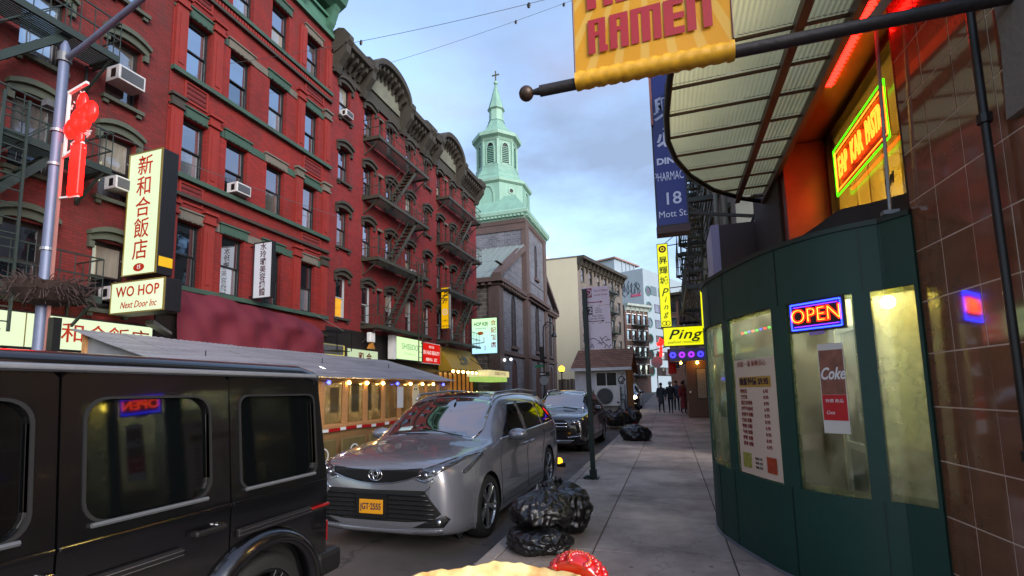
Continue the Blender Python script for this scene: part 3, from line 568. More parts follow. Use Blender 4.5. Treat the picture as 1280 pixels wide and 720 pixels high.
# roof: standing seam, one slope each side
for sgn, xe in ((1, -.45), (-1, LEN+.45)):
    r = MB().add([(xe, -.3, EAVE+.1), (xe, 26, EAVE+.1), (LEN/2, 26, RID), (LEN/2, -.3, RID), (xe, -.3, EAVE-.05), (xe, 26, EAVE-.05), (LEN/2, 26, RID-.2), (LEN/2, -.3, RID-.2)], [(0, 1, 2, 3), (7, 6, 5, 4), (0, 4, 5, 1), (3, 2, 6, 7), (0, 3, 7, 4)]).build('roof', M_ZINC, ch)
    q = MB()
    for i in range(40): y = -.2+i*.65; q.bar((xe, y, EAVE+.13), (LEN/2, y, RID+.03), .06, .1)
    q.build('seam', M_ZINC, r, kind='stuff')
# tower top
TC = (10.95, 3.75, 0); q2 = math.sqrt(2)
MB().lathe([(4.06*q2, 17.3), (4.12*q2, 17.9), (4.2*q2, 18.0), (4.25*q2, 18.35)], TC, 4, rot=PI/4).build('tower_frieze', ST_BROWN, ch)
c = MB().lathe([(4.2*q2, 18.36), (4.4*q2, 18.7), (4.55*q2, 18.85), (4.6*q2, 19.15), (4.45*q2, 19.3)], TC, 4, rot=PI/4).build('tower_cornice', M_COPPER2, ch); de = MB()
for i in range(22):
    for a in range(4):
        p = Matrix.Rotation(a*PI/2, 4, 'Z') @ Vector((-4.1+i*.39, -4.46, 0)); de.box(TC[0]+p.x-.1, TC[0]+p.x+.1, TC[1]+p.y-.1, TC[1]+p.y+.1, 18.55, 18.72)
de.build('dentil', M_COPPER2, c, kind='stuff')
e8 = PI/8
def oct_(name, prof, m=M_COPPER): return MB().lathe(prof, TC, 8, rot=e8).build(name, m, ch)
MB().lathe([(4.44*q2, 19.3), (4.0*q2, 19.9), (3.2*q2, 20.9), (2.9*q2, 21.4)], TC, 4, rot=PI/4).build('skirt_roof', M_COPPER, ch)
oct_('lower_drum', [(3.55, 19.6), (3.5, 22.9)]); oct_('lower_cornice', [(3.55, 22.9), (3.75, 23.05), (3.8, 23.3), (3.6, 23.35)], M_COPPER2)
oct_('bell_roof', [(3.6, 23.35), (3.2, 23.75), (2.95, 24.0), (2.95, 24.15), (2.75, 24.35), (2.45, 24.8), (2.35, 25.2)]); oct_('belfry', [(2.36, 25.2), (2.36, 25.4), (2.2, 25.45), (2.15, 28.3)])
oct_('belfry_cornice', [(2.2, 28.2), (2.35, 28.45), (2.7, 28.65), (2.75, 29.0), (2.55, 29.05)], M_COPPER2); oct_('upper_roof', [(2.55, 29.05), (1.9, 29.6), (1.25, 30.4), (.88, 31.2)])
oct_('lantern_drum', [(.95, 31.2), (.82, 31.35), (.78, 32.5), (.98, 32.65), (.95, 32.8)], M_COPPER2); oct_('spire', [(.9, 32.8), (.5, 34.2), (.12, 35.75)])
MB().sphere((TC[0], TC[1], 35.95), .24, 12, 8).build('finial_ball', M_COPPER2, ch, smooth=True)
MB().box(TC[0]-.06, TC[0]+.06, TC[1]-.06, TC[1]+.06, 36.1, 37.4).box(TC[0]-.05, TC[0]+.05, TC[1]-.42, TC[1]+.42, 36.85, 36.97).build('cross', M_OLIVE, ch)
lou = MB().prism(gothic(0, 25.7, 27.9, .78), -.03, .03).mesh('louvre_opening', M_LEAD); lou2 = MB()
for i in range(9): lou2.box(-.33, .33, -.08, -.02, 25.8+i*.2, 25.88+i*.2)
lm = lou2.mesh('slat', pm('louvre_copper', '#5f8f7d', .6)); fm = MB(); g0 = gothic(0, 25.6, 28.02, 1.0); g1 = gothic(0, 25.6, 27.88, .76)
for i in range(1, len(g0)): j = (i+1) % len(g0); fm.prism([g0[i], g0[j], g1[j], g1[i]], -.09, .02)
fm = fm.mesh('arch_trim', M_COPPER2); pilm = MB().box(-.12, .12, -.1, .05, 25.4, 28.2).mesh('pilaster', M_COPPER2)
bl = MB(); o0 = gothic(0, 20.2, 22.75, 1.7); o1 = gothic(0, 20.2, 22.55, 1.4)
for i in range(1, len(o0)): j = (i+1) % len(o0); bl.prism([o0[i], o0[j], o1[j], o1[i]], -.08, .02)
bl = bl.mesh('blind_arch', M_COPPER2); ro = MB().lathe([(.22, -.03), (.34, -.03), (.34, .06), (.22, .06)], n=16, M=Matrix.Rotation(PI/2, 4, 'X'), cap=False).mesh('round_window', M_COPPER2); rg = MB().lathe([(.22, -.02), (.22, .02)], n=16, M=Matrix.Rotation(PI/2, 4, 'X')).mesh('pane', M_LEAD)
for k in range(8):
    a = k*PI/4; r = 2.17*math.cos(e8); loc = (TC[0]+math.sin(a)*r, TC[1]-math.cos(a)*r, 0)
    lo = obj('louvre_opening', lou, ch, loc, (0, 0, a)); obj('slat', lm, lo, kind='stuff'); obj('arch_trim', fm, ch, loc, (0, 0, a))
    a2 = a+e8; r2 = 2.16; obj('pilaster', pilm, ch, (TC[0]+math.sin(a2)*r2, TC[1]-math.cos(a2)*r2, 0), (0, 0, a2))
    r = 3.52*math.cos(e8); loc = (TC[0]+math.sin(a)*r, TC[1]-math.cos(a)*r, 0)
    if k % 2 == 0: obj('blind_arch', bl, ch, loc, (0, 0, a))
    else:
        w = obj('round_window', ro, ch, (loc[0], loc[1], 22.1), (0, 0, a)); obj('pane', rg, w)
# ================================================================ buildings down the street
def simple_windows(par, cols, rows, w, h, fm, mat_l=None, y=0, sillm=None, depth=.12, M=None):
    for x in cols:
        for z in rows:
            add_window(par, x, z, z+h, w, depth=depth, fm=fm, y=y)
            if sillm: MB().box(-w/2-.1, w/2+.1, -.08, .05, -.1, 0).build('sill', sillm, par, (x, y, z)); MB().box(-w/2-.1, w/2+.1, -.08, .05, 0, .14).build('lintel', sillm, par, (x, y, z+h))
def far_block(name, label, x, y, ang, width, depth, h, wallm, cols, rows, w, hh, sideM=None, cornice=None, sillm=None, base=None):
    t = thing(name, label, 'building', (x, y, 0), ang); b = MB(); holed(b, 0, width, 0, h, [(c-w/2, c+w/2, r, r+hh) for c in cols for r in rows], .2); b.build('wall', wallm, t, fix=False)
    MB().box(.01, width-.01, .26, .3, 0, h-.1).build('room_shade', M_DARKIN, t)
    MB().add([(0, 0, 0), (width, 0, 0), (width, depth, 0), (0, depth, 0), (0, 0, h), (width, 0, h), (width, depth, h), (0, depth, h)], [(4, 5, 6, 7), (1, 2, 6, 5), (2, 3, 7, 6), (3, 0, 4, 7)]).build('side_wall', sideM or wallm, t, fix=False)
    simple_windows(t, cols, rows, w, hh, M_FRAME, sillm=sillm)
    if cornice:
        MB().prism([(0, h-.9), (-.2, h-.85), (-.35, h-.4), (-.8, h-.2), (-.85, h+.15), (0, h+.2)], -.05, width+.05, 'x').build('cornice', cornice, t); k = MB().prism([(0, h-1.2), (-.15, h-1.2), (-.3, h-.7), (-.6, h-.25), (0, h-.2)], -.09, .09, 'x').mesh('cornice_bracket', cornice)
        for i in range(int(width/1.1)+1): obj('cornice_bracket', k, t, (.15+i*(width-.3)/int(width/1.1), 0, 0))
    return t
a1 = math.radians(73.6)
M_CREAM = pm('cream_stucco', '#a9a591', .85, var=.08, scale=.4, dirt=.12, stretch=(1, 1, .3)); M_TAUPE = brick_mat('taupe_brick', '#6a625c', '#5a524d', '#77706a', dirt=.3)
tE = thing('cream_walled_building', 'building with a blank cream side wall and dark bracketed cornice beyond the church', 'building', (-10.9, 62, 0), a1)
cols = [1.6+i*2.5 for i in range(6)]; rows = [4.2+i*3 for i in range(5)]
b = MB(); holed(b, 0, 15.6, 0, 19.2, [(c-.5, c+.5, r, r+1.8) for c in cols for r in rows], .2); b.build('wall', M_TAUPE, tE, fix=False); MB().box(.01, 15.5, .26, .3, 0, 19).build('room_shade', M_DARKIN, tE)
Mi = Matrix.Rotation(-a1, 4, 'Z'); MB().box(-20, .0, 0, .4, 0, 19.25, Mi).build('blank_side_wall', M_CREAM, tE); MB().box(-20.05, .05, -.06, .45, 19.26, 19.45, Mi).build('parapet', M_TAUPE, tE)
simple_windows(tE, cols, rows, 1.0, 1.8, M_FRAME, sillm=M_STONE)
MB().prism([(0, 18.3), (-.25, 18.3), (-.45, 18.9), (-1, 19.0), (-1.05, 19.4), (0, 19.45)], -.02, 15.6, 'x').build('cornice', M_BROWNTRIM, tE)
k = MB().prism([(0, 17.6), (-.2, 17.6), (-.35, 18.2), (-.8, 18.95), (0, 18.95)], -.12, .12, 'x').mesh('cornice_bracket', M_BROWNTRIM)
for i in range(13): obj('cornice_bracket', k, tE, (.2+i*1.26, 0, 0))
MB().box(-9, -5, 3, 6, 19.4, 21, Mi).build('roof_hut', M_WHITE, tE)
fire_escape('small black fire escape on the dark front of the cream walled building', -10.9+8*math.cos(a1), 62+8*math.sin(a1), a1, 4, [4, 7, 10, 13, 16])
tF = far_block('brick_walkup', 'narrow brown brick walk-up with white lintels and pale cornice below the graffiti wall', -6.4, 78.5, math.radians(52), 5.6, 8, 15.3, BR_BROWN, [.8, 2.1, 3.5, 4.8], [4, 6.9, 9.6, 12.2], .8, 1.6, cornice=pm('pale_cornice', '#9aa6a0', .7, var=.1, dirt=.3), sillm=M_WHITE)
fire_escape('black fire escape hung on the brown brick walk-up with white lintels', -6.4+1.6*math.cos(math.radians(52)), 78.5+1.6*math.sin(math.radians(52)), math.radians(52), 3.2, [3.8, 6.7, 9.4, 12])
M_WT = pm('white_concrete', '#8b9aa4', .8, var=.06, scale=.4, dirt=.1); M_TEAL = pane_mat('teal_glass', '#2f5a54', .3); a2 = math.radians(66)
tG = thing('white_tower_block', 'white modern tower with oval windows, window strips and a graffiti covered side', 'building', (-3.95, 95, 0), a2)
MB().box(0, 26, 0, 14, 0, 25.1).build('wall', M_WT, tG)
Mg = Matrix.Rotation(0, 4, 'Z')
for i in range(6):
    z = 4.2+i*3.15
    ov = MB().lathe([(1.25, 0), (1.25, .1), (1.02, .1), (1.02, 0)], n=20, cap=False, M=Matrix.Translation((1.9, 0, z+.9)) @ Matrix.Rotation(PI/2, 4, 'X') @ Matrix.Diagonal((1, .82, 1, 1))).build('oval_window', pm('teal_frame', '#3f6f66', .5), tG)
    MB().lathe([(1.1, .0), (1.1, .03)], n=20, M=Matrix.Translation((1.9, 0, z+.9)) @ Matrix.Rotation(PI/2, 4, 'X') @ Matrix.Diagonal((1, .8, 1, 1))).build('pane', PANES[1], ov)
    if i < 5:
        f = MB().box(4.4, 13, -.06, 0, z, z+1.7).build('window_strip', M_BLACK, tG)
        for j in range(5): MB().box(4.5+j*1.7, 6.1+j*1.7, -.08, -.061, z+.1, z+1.6).build('pane', PANES[[1, 4, 2, 1, 0][(i+j) % 5]], f)
    else:
        for j in range(4): MB().box(3+j*3.4, 5.6+j*3.4, -.08, 0, z+.3, z+2.1).build('window', M_TEAL, tG)
ph = MB().box(-.2, 8, 6, 11.5, 25.1, 28.2).build('penthouse', M_WT, tG); MB().box(-.6, 10, 5.6, 12, 28.2, 28.5).build('penthouse_roof', pm('terracotta_edge', '#8a6a5e', .7), tG)
for i in range(5): MB().box(8.2+i*.4-.1+i*1.2, 8.4+i*1.6, 5.9, 6.1, 25.1, 28.2).build('column', M_WT, tG) if i < 1 else MB().box(1+i*1.7, 1.25+i*1.7, 5.8, 6.0, 25.1, 28.2).build('column', M_WT, tG)
MB().lathe([(1.1, 25.1), (1.1, 27), (.2, 27.8)], (1.5, 12.8, 0), 12).build('water_tank', pm('tank_wood', '#6d7076', .8), tG)
gr = MB(); rr = random.Random(3)
for k in range(13):
    u = 5.2-k*.36+rr.uniform(-.1, .1); z = 21.3+rr.uniform(-.3, .5); pts = [(-.03, u+rr.uniform(-.35, .35), z+j*.55-1.0+rr.uniform(-.25, .25)) for j in range(5)]; gr.tube(pts, .05, 5)
gr.build('graffiti', pm('black_spray', '#14171b', .8), tG, kind='stuff'); gr = MB()
for k in range(6): u = 2.6-k*.35; gr.tube([(-.03, u, 19.7), (-.03, u-.12, 20.25), (-.03, u-.25, 19.8), (-.03, u-.05, 20.0)], .07, 5)
gr.build('graffiti', pm('pink_spray', '#c8466f', .8), tG, kind='stuff')
far_block('brown_tenement', 'small far brown brick building behind the upright yellow restaurant sign', .2, 73, math.radians(-20), 5, 6, 15.2, BR_BROWN, [.8, 2.4, 4.0], [4.5, 7.4, 10.2, 12.6], .9, 1.6, sillm=M_STONE, cornice=M_BROWNTRIM)
far_block('brick_block', 'plain brick building closing the bend of the street under the white tower', -2, 118, 0, 26, 8, 17, BR_BROWN, [2+i*2.6 for i in range(9)], [3, 6, 9, 12], 1, 1.7, sillm=M_STONE)
# ---- east side of the street: the row behind the pharmacy sign, and the houses behind it
tR = far_block('pale_tenement', 'pale weathered tenement with a green fire escape behind the blue pharmacy sign', 1.75, 30, -PI/2, 17.5, 10, 16.5, pm('weathered_pale_paint', '#7d8078', .8, var=.25, scale=1.2, dirt=.5), [1.4+i*2.1 for i in range(8)], [4.6, 7.6, 10.6, 13.4], .9, 1.7, sillm=M_OLIVE, cornice=M_OLIVE)
far_block('red_brick_row_house', 'red brick house at the far end of the pavement beyond the yellow restaurant', 2.0, 60, -PI/2, 29.5, 10, 14, BR_BROWN, [1.5+i*2.4 for i in range(11)], [4.6, 7.6, 10.6], .9, 1.7, sillm=M_STONE)
M_FEG = pm('mossy_iron', '#4e544c', .6, var=.35, scale=5, dirt=.3)
fire_escape('pale green iron fire escape over the pavement behind the blue pharmacy sign', 1.75, 21.5, -PI/2, 5.2, [4.9, 7.8, 10.7, 13.5], mat=M_FEG, depth=1.1); fire_escape('black iron fire escape above the yellow restaurant sign', 1.75, 28.6, -PI/2, 4.8, [5.3, 8.0, 10.9, 13.7], mat=M_IRON, depth=1.1)
# drainpipes and scroll brackets on that front
for y in (15.4, 13.4): MB().tube([(1.62, y, .3), (1.62, y, 16)], .07, 8).build('drainpipe', pm('painted_pipe', '#8b8f84', .6, var=.2, dirt=.3), tR.__class__ and None, kind='thing', label='pale painted drainpipe running up the weathered tenement '+('nearer the pharmacy sign' if y < 14 else 'beside the green fire escape'), category='drainpipe')
# ---- little hut in the kerb lane
hut = thing('kerbside_hut', 'small white plywood hut with a brown shingle roof standing in the kerb lane', 'hut', (-4.35, 23, gz(24)))
M_HUTW = pm('white_hut_paint', '#d2d2d6', .7, var=.1, scale=3, dirt=.25); M_HUTT = pm('tan_plywood', '#b59d74', .75, var=.2, scale=3, dirt=.25, stretch=(1, 1, .2)); M_SHING = brick_mat('brown_shingle', '#a0715a', '#835a45', '#3a2a20', .25, .12, .9, .2, .6)
b = MB(); holed(b, 0, 2.45, 0, 2.5, [(1.0, 2.0, 1.62, 2.3)], .1); b.build('front_wall', M_HUTW, hut, fix=False)
MB().prism([(.0, 0), (4, 0), (4, 2.5), (2, 3.4), (0, 2.5)], 2.41, 2.448, 'x').build('end_wall', M_HUTT, hut); MB().prism([(.02, 0), (4, 0), (4, 2.5), (2, 3.4), (.02, 2.5)], .01, .05, 'x').build('end_wall', M_HUTW, hut)
wf = MB().box(.98, 1.04, -.03, .06, 1.6, 2.32).box(1.96, 2.02, -.03, .06, 1.6, 2.32).box(1.04, 1.96, -.03, .06, 1.6, 1.66).box(1.04, 1.96, -.03, .06, 2.26, 2.32).box(1.48, 1.52, -.03, .06, 1.66, 2.26).build('window', M_WHITE, hut)
MB().box(1.04, 1.48, .02, .03, 1.66, 2.26).build('pane', M_LEAD, wf); MB().box(1.52, 1.96, .03, .04, 1.66, 2.26).build('pane', M_LEAD, wf)
r = MB()
for y0, z0, y1, z1 in ((-.35, 2.38, 2, 3.46), (4.3, 2.38, 2, 3.46)): r.add([(-.15, y0, z0), (2.7, y0, z0), (2.7, y1, z1), (-.15, y1, z1), (-.15, y0, z0+.08), (2.7, y0, z0+.08), (2.7, y1, z1+.08), (-.15, y1, z1+.08)], [(0, 3, 2, 1), (4, 5, 6, 7), (0, 1, 5, 4), (1, 2, 6, 5), (3, 0, 4, 7), (2, 3, 7, 6)])
r.build('roof', M_SHING, hut); MB().box(-.16, 2.71, -.4, -.351, 2.36, 2.5).build('fascia', M_WHITE, hut)
for i in range(5): MB().box(2.449, 2.456, .55+i*.7, .565+i*.7, .05, 2.45).build('batten', M_HUTT, hut)
g = MB(); g.tube([(2.2+.14*math.cos(t*.5), -.012, 1.9+.17*math.sin(t*.5)) for t in range(12)], .022, 5); g.tube([(2.15, -.012, 1.7), (2.3, -.012, 2.0), (2.2, -.012, 2.15), (2.33, -.012, 2.2)], .02, 5); g.tube([(2.05, -.012, 1.85), (2.25, -.012, 1.8), (2.38, -.012, 1.95)], .02, 5); g.tube([(2.15, -.012, 1.5), (2.18, -.012, 1.6), (2.25, -.012, 1.48), (2.33, -.012, 1.58)], .018, 5); g.build('graffiti', MATS['black_spray'], hut)
cu = thing('condenser_unit', 'white air conditioning condenser with round fan guard on the front of the little hut', 'condenser', (-3.35, 22.98, gz(24)+.72))
MB().box(0, 1.15, -.42, -.02, 0, .9).build('casing', pm('condenser_white', '#d8d7d2', .5, var=.06, dirt=.15), cu, bevel=.02)
f = MB(); [f.lathe([(r0, 0), (r0, .02), (r0+.018, .02), (r0+.018, 0)], n=24, cap=False, M=Matrix.Translation((.46, -.44, .45)) @ Matrix.Rotation(-PI/2, 4, 'X')) for r0 in (.08, .16, .24, .32, .36)]
for k in range(8): f.bar((.46, -.445, .45), (.46+.36*math.cos(k*PI/4), -.445, .45+.36*math.sin(k*PI/4)), .012)
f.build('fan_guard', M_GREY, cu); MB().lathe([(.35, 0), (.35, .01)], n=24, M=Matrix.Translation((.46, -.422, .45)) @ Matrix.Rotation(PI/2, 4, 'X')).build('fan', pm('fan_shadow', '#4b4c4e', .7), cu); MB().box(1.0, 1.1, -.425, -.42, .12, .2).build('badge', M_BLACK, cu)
for x in (.1, 1.0): MB().prism([(-.4, 0), (0, 0), (0, -.5), (-.4, -.06)], x, x+.05, 'x').build('bracket', M_STEEL, cu)
MB().tube([(1.16, -.2, .3), (1.3, -.15, .3), (1.32, -.1, .0), (1.32, -.05, -.5)], .03, 8).tube([(1.16, -.2, .5), (1.36, -.12, .5), (1.38, -.08, -.5)], .025, 8).build('pipe', M_GREY, cu)
eb = thing('electric_box', 'grey metal electric box mounted on the hut beside the condenser', 'box', (-1.98-.18, 22.99, gz(24)+1.2)); MB().box(0, .16, -.14, 0, -.3, .5).build('casing', M_STEEL, eb, bevel=.01); MB().box(.12, .14, -.15, -.14, .05, .2).build('handle', M_BLACK, eb)
# ================================================================ corner restaurant on our pavement: curved green vestibule, tiled wall, canopy
M_GRN = pm('dark_green_canvas', '#04382f', .55, var=.25, scale=1.6, bump=.5, bscale=3.5, dirt=.1); M_GRNT = pm('dark_green_trim', '#04251f', .5, var=.1)
M_TILE = pm('brown_marble_tile', '#7a533c', .1, var=.75, scale=2.6, spec=1.0, dirt=.2, coat=1); M_GROUT = pm('pale_grout', '#d2c3b4', .85, var=.3); M_VINYL = glass('fogged_vinyl', '#e2e6d8', .05, .06, .2, '#d6d6c6'); M_VINYL2 = glass('steamed_vinyl', '#dadfc8', .05, .1, .6, '#d3d4b4')
CP = [(1.35, 7.1), (.75, 6.95), (.48, 6.45), (.46, 6.0), (.56, 5.6), (.7, 5.2), (.87, 4.8), (1.1, 4.48), (1.33, 4.29), (1.55, 4.2), (1.695, 4.03)]
def crv(t):
    i = min(int(t), len(CP)-2); u = t-i
    if i == 9: a, b = CP[9], CP[10]; return Vector((a[0]+(b[0]-a[0])*u, a[1]+(b[1]-a[1])*u))
    p = [Vector(CP[max(i-1, 0)]), Vector(CP[i]), Vector(CP[i+1]), Vector(CP[min(i+2, 9)])]
    return .5*((2*p[1])+(p[2]-p[0])*u+(2*p[0]-5*p[1]+4*p[2]-p[3])*u*u+(-p[0]+3*p[1]-3*p[2]+p[3])*u**3)
def cnr(t):
    d = (crv(min(t+.01, 10))-crv(max(t-.01, 0))).normalized(); return Vector((-d.y, d.x)) if False else Vector((d.y, -d.x))
def curved(mb, t0, t1, z0, z1, off0=0, off1=.05, n=None):
    """curved slab following the plan line, between two offsets (positive = outward)"""
    n = n or max(2, int((t1-t0)*7)); vs = []; fs = []
    for i in range(n+1):
        t = t0+(t1-t0)*i/n; p = crv(t); q = cnr(t)
        for o, z in ((off0, z0), (off1, z0), (off1, z1), (off0, z1)): vs.append((p.x+q.x*o, p.y+q.y*o, z))
    for i in range(n):
        for k in range(4): fs.append((i*4+k, i*4+(k+1) % 4, (i+1)*4+(k+1) % 4, (i+1)*4+k))
    fs += [(0, 1, 2, 3), tuple(n*4+k for k in (3, 2, 1, 0))]; return mb.add(vs, fs)
c_ = crv(5)-Vector((1.7, 5.5)); SGN = 1 if cnr(5).dot(c_) > 0 else -1
if SGN < 0:
    _c = cnr
    def cnr(t): return -_c(t)
ve = thing('entrance_vestibule', 'dark green canvas covered curved vestibule with clear windows on the pavement', 'vestibule', (0, 0, 0))
WINS = [(2.55, 4.13), (4.45, 6.15), (6.55, 8.15), (8.55, 9.9)]; ZB, ZT = .76, 2.3
curved(MB(), .05, 10, .03, ZB, -.03, .02).build('lower_panel', M_GRN, ve, auto=40); curved(MB(), .05, 10, ZT, 2.8, -.03, .02).build('upper_panel', M_GRN, ve, auto=40)
ed = [.05]+[v for w in WINS for v in w]+[10]
for a, c in zip(ed[::2], ed[1::2]): curved(MB(), a, c, ZB, ZT, -.03, .021).build('mullion', M_GRN, ve, auto=40)
curved(MB(), .05, 10, 2.8, 2.84, -.06, .035).build('top_edge', M_GRNT, ve, auto=40); curved(MB(), .05, 10, -.01, .03, -.04, .03).build('base_trim', M_STEEL, ve, auto=40)
for t in (3.4, 4.3, 6.35, 8.4, 8.98): curved(MB(), t-.012, t+.012, .03, ZB, .02, .026, 1).build('seam', M_GRNT, ve); curved(MB(), t-.012, t+.012, ZT, 2.8, .02, .026, 1).build('seam', M_GRNT, ve)
for i, (a, c) in enumerate(WINS):
    w = curved(MB(), a, c, ZB, ZT, -.012, -.008).build('window', M_VINYL2 if i == 3 else M_VINYL, ve, auto=60); hem = MB(); curved(hem, a, a+.05, ZB, ZT, -.006, .0); curved(hem, c-.05, c, ZB, ZT, -.006, .0); curved(hem, a+.05, c-.05, ZB, ZB+.05, -.006, .0); curved(hem, a+.05, c-.05, ZT-.04, ZT, -.006, 0); hem.build('clear_hem', glass('vinyl_hem', '#c9cdae', .05, .2, .6, '#c9cb9c'), w)
# slightly sagging roof membrane
vs = [(1.8, 5.2, 2.86)]; n = 60
for i in range(n+1): p = crv(.05+9.9*i/n); vs.append((p.x, p.y, 2.83))
MB().add(vs, [(0, i+1, i+2) for i in range(n)]).build('roof', pm('black_roof_membrane', '#15161a', .7, var=.2), ve, fix=False)
fl = MB().add([(p.x, p.y, .012) for p in [crv(.05+9.9*i/n) for i in range(n+1)]]+[(1.8, 7, .012)], [tuple(range(n+2))]).build('floor', pm('wet_mat', '#2a2c2a', .5), ve)
# a lit tube under its ceiling, a metal door frame, shelf and crates seen through the panes
lt = thing('ceiling_tube_light', 'lit fluorescent tube under the ceiling of the green vestibule', 'lamp', (1.35, 5.3, 2.7)); MB().box(-.06, .06, -.62, .62, 0, .05).build('housing', M_WHITE, lt); MB().tube([(0, -.58, -.03), (0, .58, -.03)], .02, 8).build('tube', em('vestibule_tube', '#f6f3dc', 34, k=2.8), lt)
lt2 = thing('caged_bulb', 'warm bulb hanging at the top of the steamed end pane of the vestibule', 'lamp', (1.6, 4.3, 2.22)); MB().sphere((0, 0, 0), .05, 10, 8).build('bulb', em('yellow_bulb', '#ffd860', 26, k=1), lt2, smooth=True); MB().tube([(0, 0, .04), (0, 0, .55)], .01, 6).build('cord', M_BLACK, lt2)
# ---- the house itself
bh = thing('corner_restaurant', 'brown corner restaurant building behind the green vestibule with a lit upstairs window', 'building', (0, 0, 0))
M_CREAMW = pm('cream_interior', '#bdb8a0', .7, var=.12, scale=1.2, dirt=.1); M_DARKB = pm('dark_brown_render', '#241a16', .7, var=.3, dirt=.3); M_REDB = pm('red_brown_granite', '#6b2414', .32, var=.45, scale=5, spec=.6)
b = MB().box(1.8, 1.9, 3.99, 7.2, 0, 2.79).build('inner_wall', M_CREAMW, bh); MB().box(1.76, 1.798, 4.0, 5.0, .01, 1.1).build('wainscot', pm('brown_wainscot', '#5a3a1e', .4, var=.4, scale=3), bh)
d = MB().box(1.74, 1.797, 5.05, 5.1, .01, 2.2).box(1.74, 1.797, 6.0, 6.05, .01, 2.2).box(1.74, 1.797, 5.1, 6.0, 2.15, 2.2).box(1.74, 1.797, 5.1, 6.0, .95, 1.02).build('door', M_STEEL, bh); MB().box(1.77, 1.78, 5.1, 6.0, 1.02, 2.15).build('pane', PANES[3], d); MB().box(1.77, 1.79, 5.1, 6.0, .05, .95).build('kick_panel', M_GRNT, d)
MB().box(1.36, 6, 6.3, 7.95, -.1, 4.42).build('ground_wall', M_DARKB, bh); MB().box(1.39, 1.86, 6.12, 6.298, 2.5, 4.42).build('pier', M_REDB, bh, bevel=.01)
MB().box(1.36, 6, 4.0, 8.1, 4.52, 11.5).build('upper_wall', brick_mat('buff_brick', '#6e5e4c', '#5d4e40', '#7a7064'), bh)
MB().box(1.36, 1.97, 2.9, 6.3, 4.43, 4.5).build('soffit', M_REDB, bh); MB().box(1.33, 1.358, 2.75, 7.1, 4.2, 4.6).build('fascia', M_DARKB, bh)
MB().box(1.99, 6, 1.5, 3.9, -.1, 4.42).build('corner_wall', M_DARKB, bh)
# lit upstairs window: room, sash, sign
MB().box(1.92, 4.8, 3.98, 6.3, 2.55, 2.6).build('room_floor', M_CREAMW, bh); MB().box(4.7, 4.8, 3.98, 6.3, 2.6, 4.4).build('room_wall', pm('yellow_wallpaper', '#b8a052', .8, var=.12), bh); MB().box(1.92, 4.7, 6.2, 6.299, 2.6, 4.4).build('room_wall', MATS['yellow_wallpaper'], bh); MB().box(2.0, 4.7, 3.92, 3.97, 2.6, 4.4).build('room_wall', MATS['yellow_wallpaper'], bh); MB().box(1.92, 4.7, 3.97, 6.3, 4.38, 4.41).build('room_ceiling', M_CREAMW, bh)
for i in range(5): MB().box(1.96, 1.98, 5.7-i*.33, 5.73-i*.33, 2.62, 3.75).build('curtain_rod', pm('pale_yellow_strip', '#d6c27a', .6), bh)
fw = MB().box(1.82, 1.9, 3.99, 4.02, 2.6, 4.42).box(1.82, 1.9, 6.04, 6.11, 2.6, 4.42).box(1.82, 1.9, 4.02, 6.04, 4.36, 4.42).box(1.82, 1.9, 4.02, 6.04, 2.8, 2.86).build('window', pm('bronze_frame', '#2b1a10', .3, .5), bh); MB().box(1.86, 1.868, 4.02, 6.04, 2.86, 4.36).build('pane', glass('shop_glass', '#e8e4c8', .05), fw)
rl = thing('room_light', 'lit square ceiling light in the yellow upstairs room', 'lamp', (3.1, 5.1, 4.34)); MB().box(-.5, .5, -.5, .5, 0, .03).build('diffuser', em('room_diffuser', '#ffe6a0', 9, k=1.3), rl)
# neon sign in that window
M_NORANGE = em('orange_neon', '#ff4a10', 9, k=.32); M_NGREEN = em('green_neon', '#4cff10', 5, k=.11); M_REDREFL = em('red_reflection_glow', '#ff0a06', 10, k=1.0)
ns = thing('neon_window_sign', 'orange lettered neon sign in a green neon border in the upstairs window', 'neon sign', (1.8, 5.78, 3.6), -PI/2)
def neon_text(body, size, mat, par, loc, sx, sy):
    c = bpy.data.curves.new('neon_word', 'FONT'); c.body = body; c.size = size; c.align_x = 'CENTER'; c.align_y = 'CENTER'; c.fill_mode = 'NONE'; c.bevel_depth = .0055; c.bevel_resolution = 1; c.resolution_u = 2
    t = bpy.data.objects.new('neon_word', c); me = bpy.data.meshes.new_from_object(t); bpy.data.objects.remove(t); bpy.data.curves.remove(c); me.name = 'neon_word'; me.materials.clear(); me.materials.append(mat); me.transform(Matrix.Diagonal((sx, sy, 1, 1))); return obj('neon_word', me, par, loc, (PI/2, 0, 0))
bw, bz = 1.3, .5
MB().tube([(.02, 0, 0), (bw, 0, 0), (bw, 0, bz), (.02, 0, bz), (.02, 0, 0)], .009, 6).build('border_tube', M_NGREEN, ns); MB().tube([(.05, 0, .05), (bw-.03, 0, .05), (bw-.03, 0, bz-.05), (.05, 0, bz-.05), (.05, 0, .05)], .006, 6).build('border_tube', M_NORANGE, ns)
for i, (wd, xx) in enumerate((('EAP', .25), ('KAR', .62), ('PASTR', 1.02))):
    neon_text(wd, .19, M_NORANGE, ns, (xx, .0, .25), .82 if i < 2 else .62, 1.6)
MB().box(.06, bw-.02, .02, .025, .05, bz-.05).build('backing', pm('orange_glow_panel', '#6a3414', .4), ns)  # panel tinted orange to stand for the neon glow between the letters
rs = thing('red_reflection_strip', 'added red glowing strokes standing for a neon reflection in the soffit beside the lit upstairs window', 'neon sign', (1.56, 3.75, 4.425)); zz = MB(); r2 = random.Random(5)  # added glowing strokes stand for red sign light mirrored in the soffit
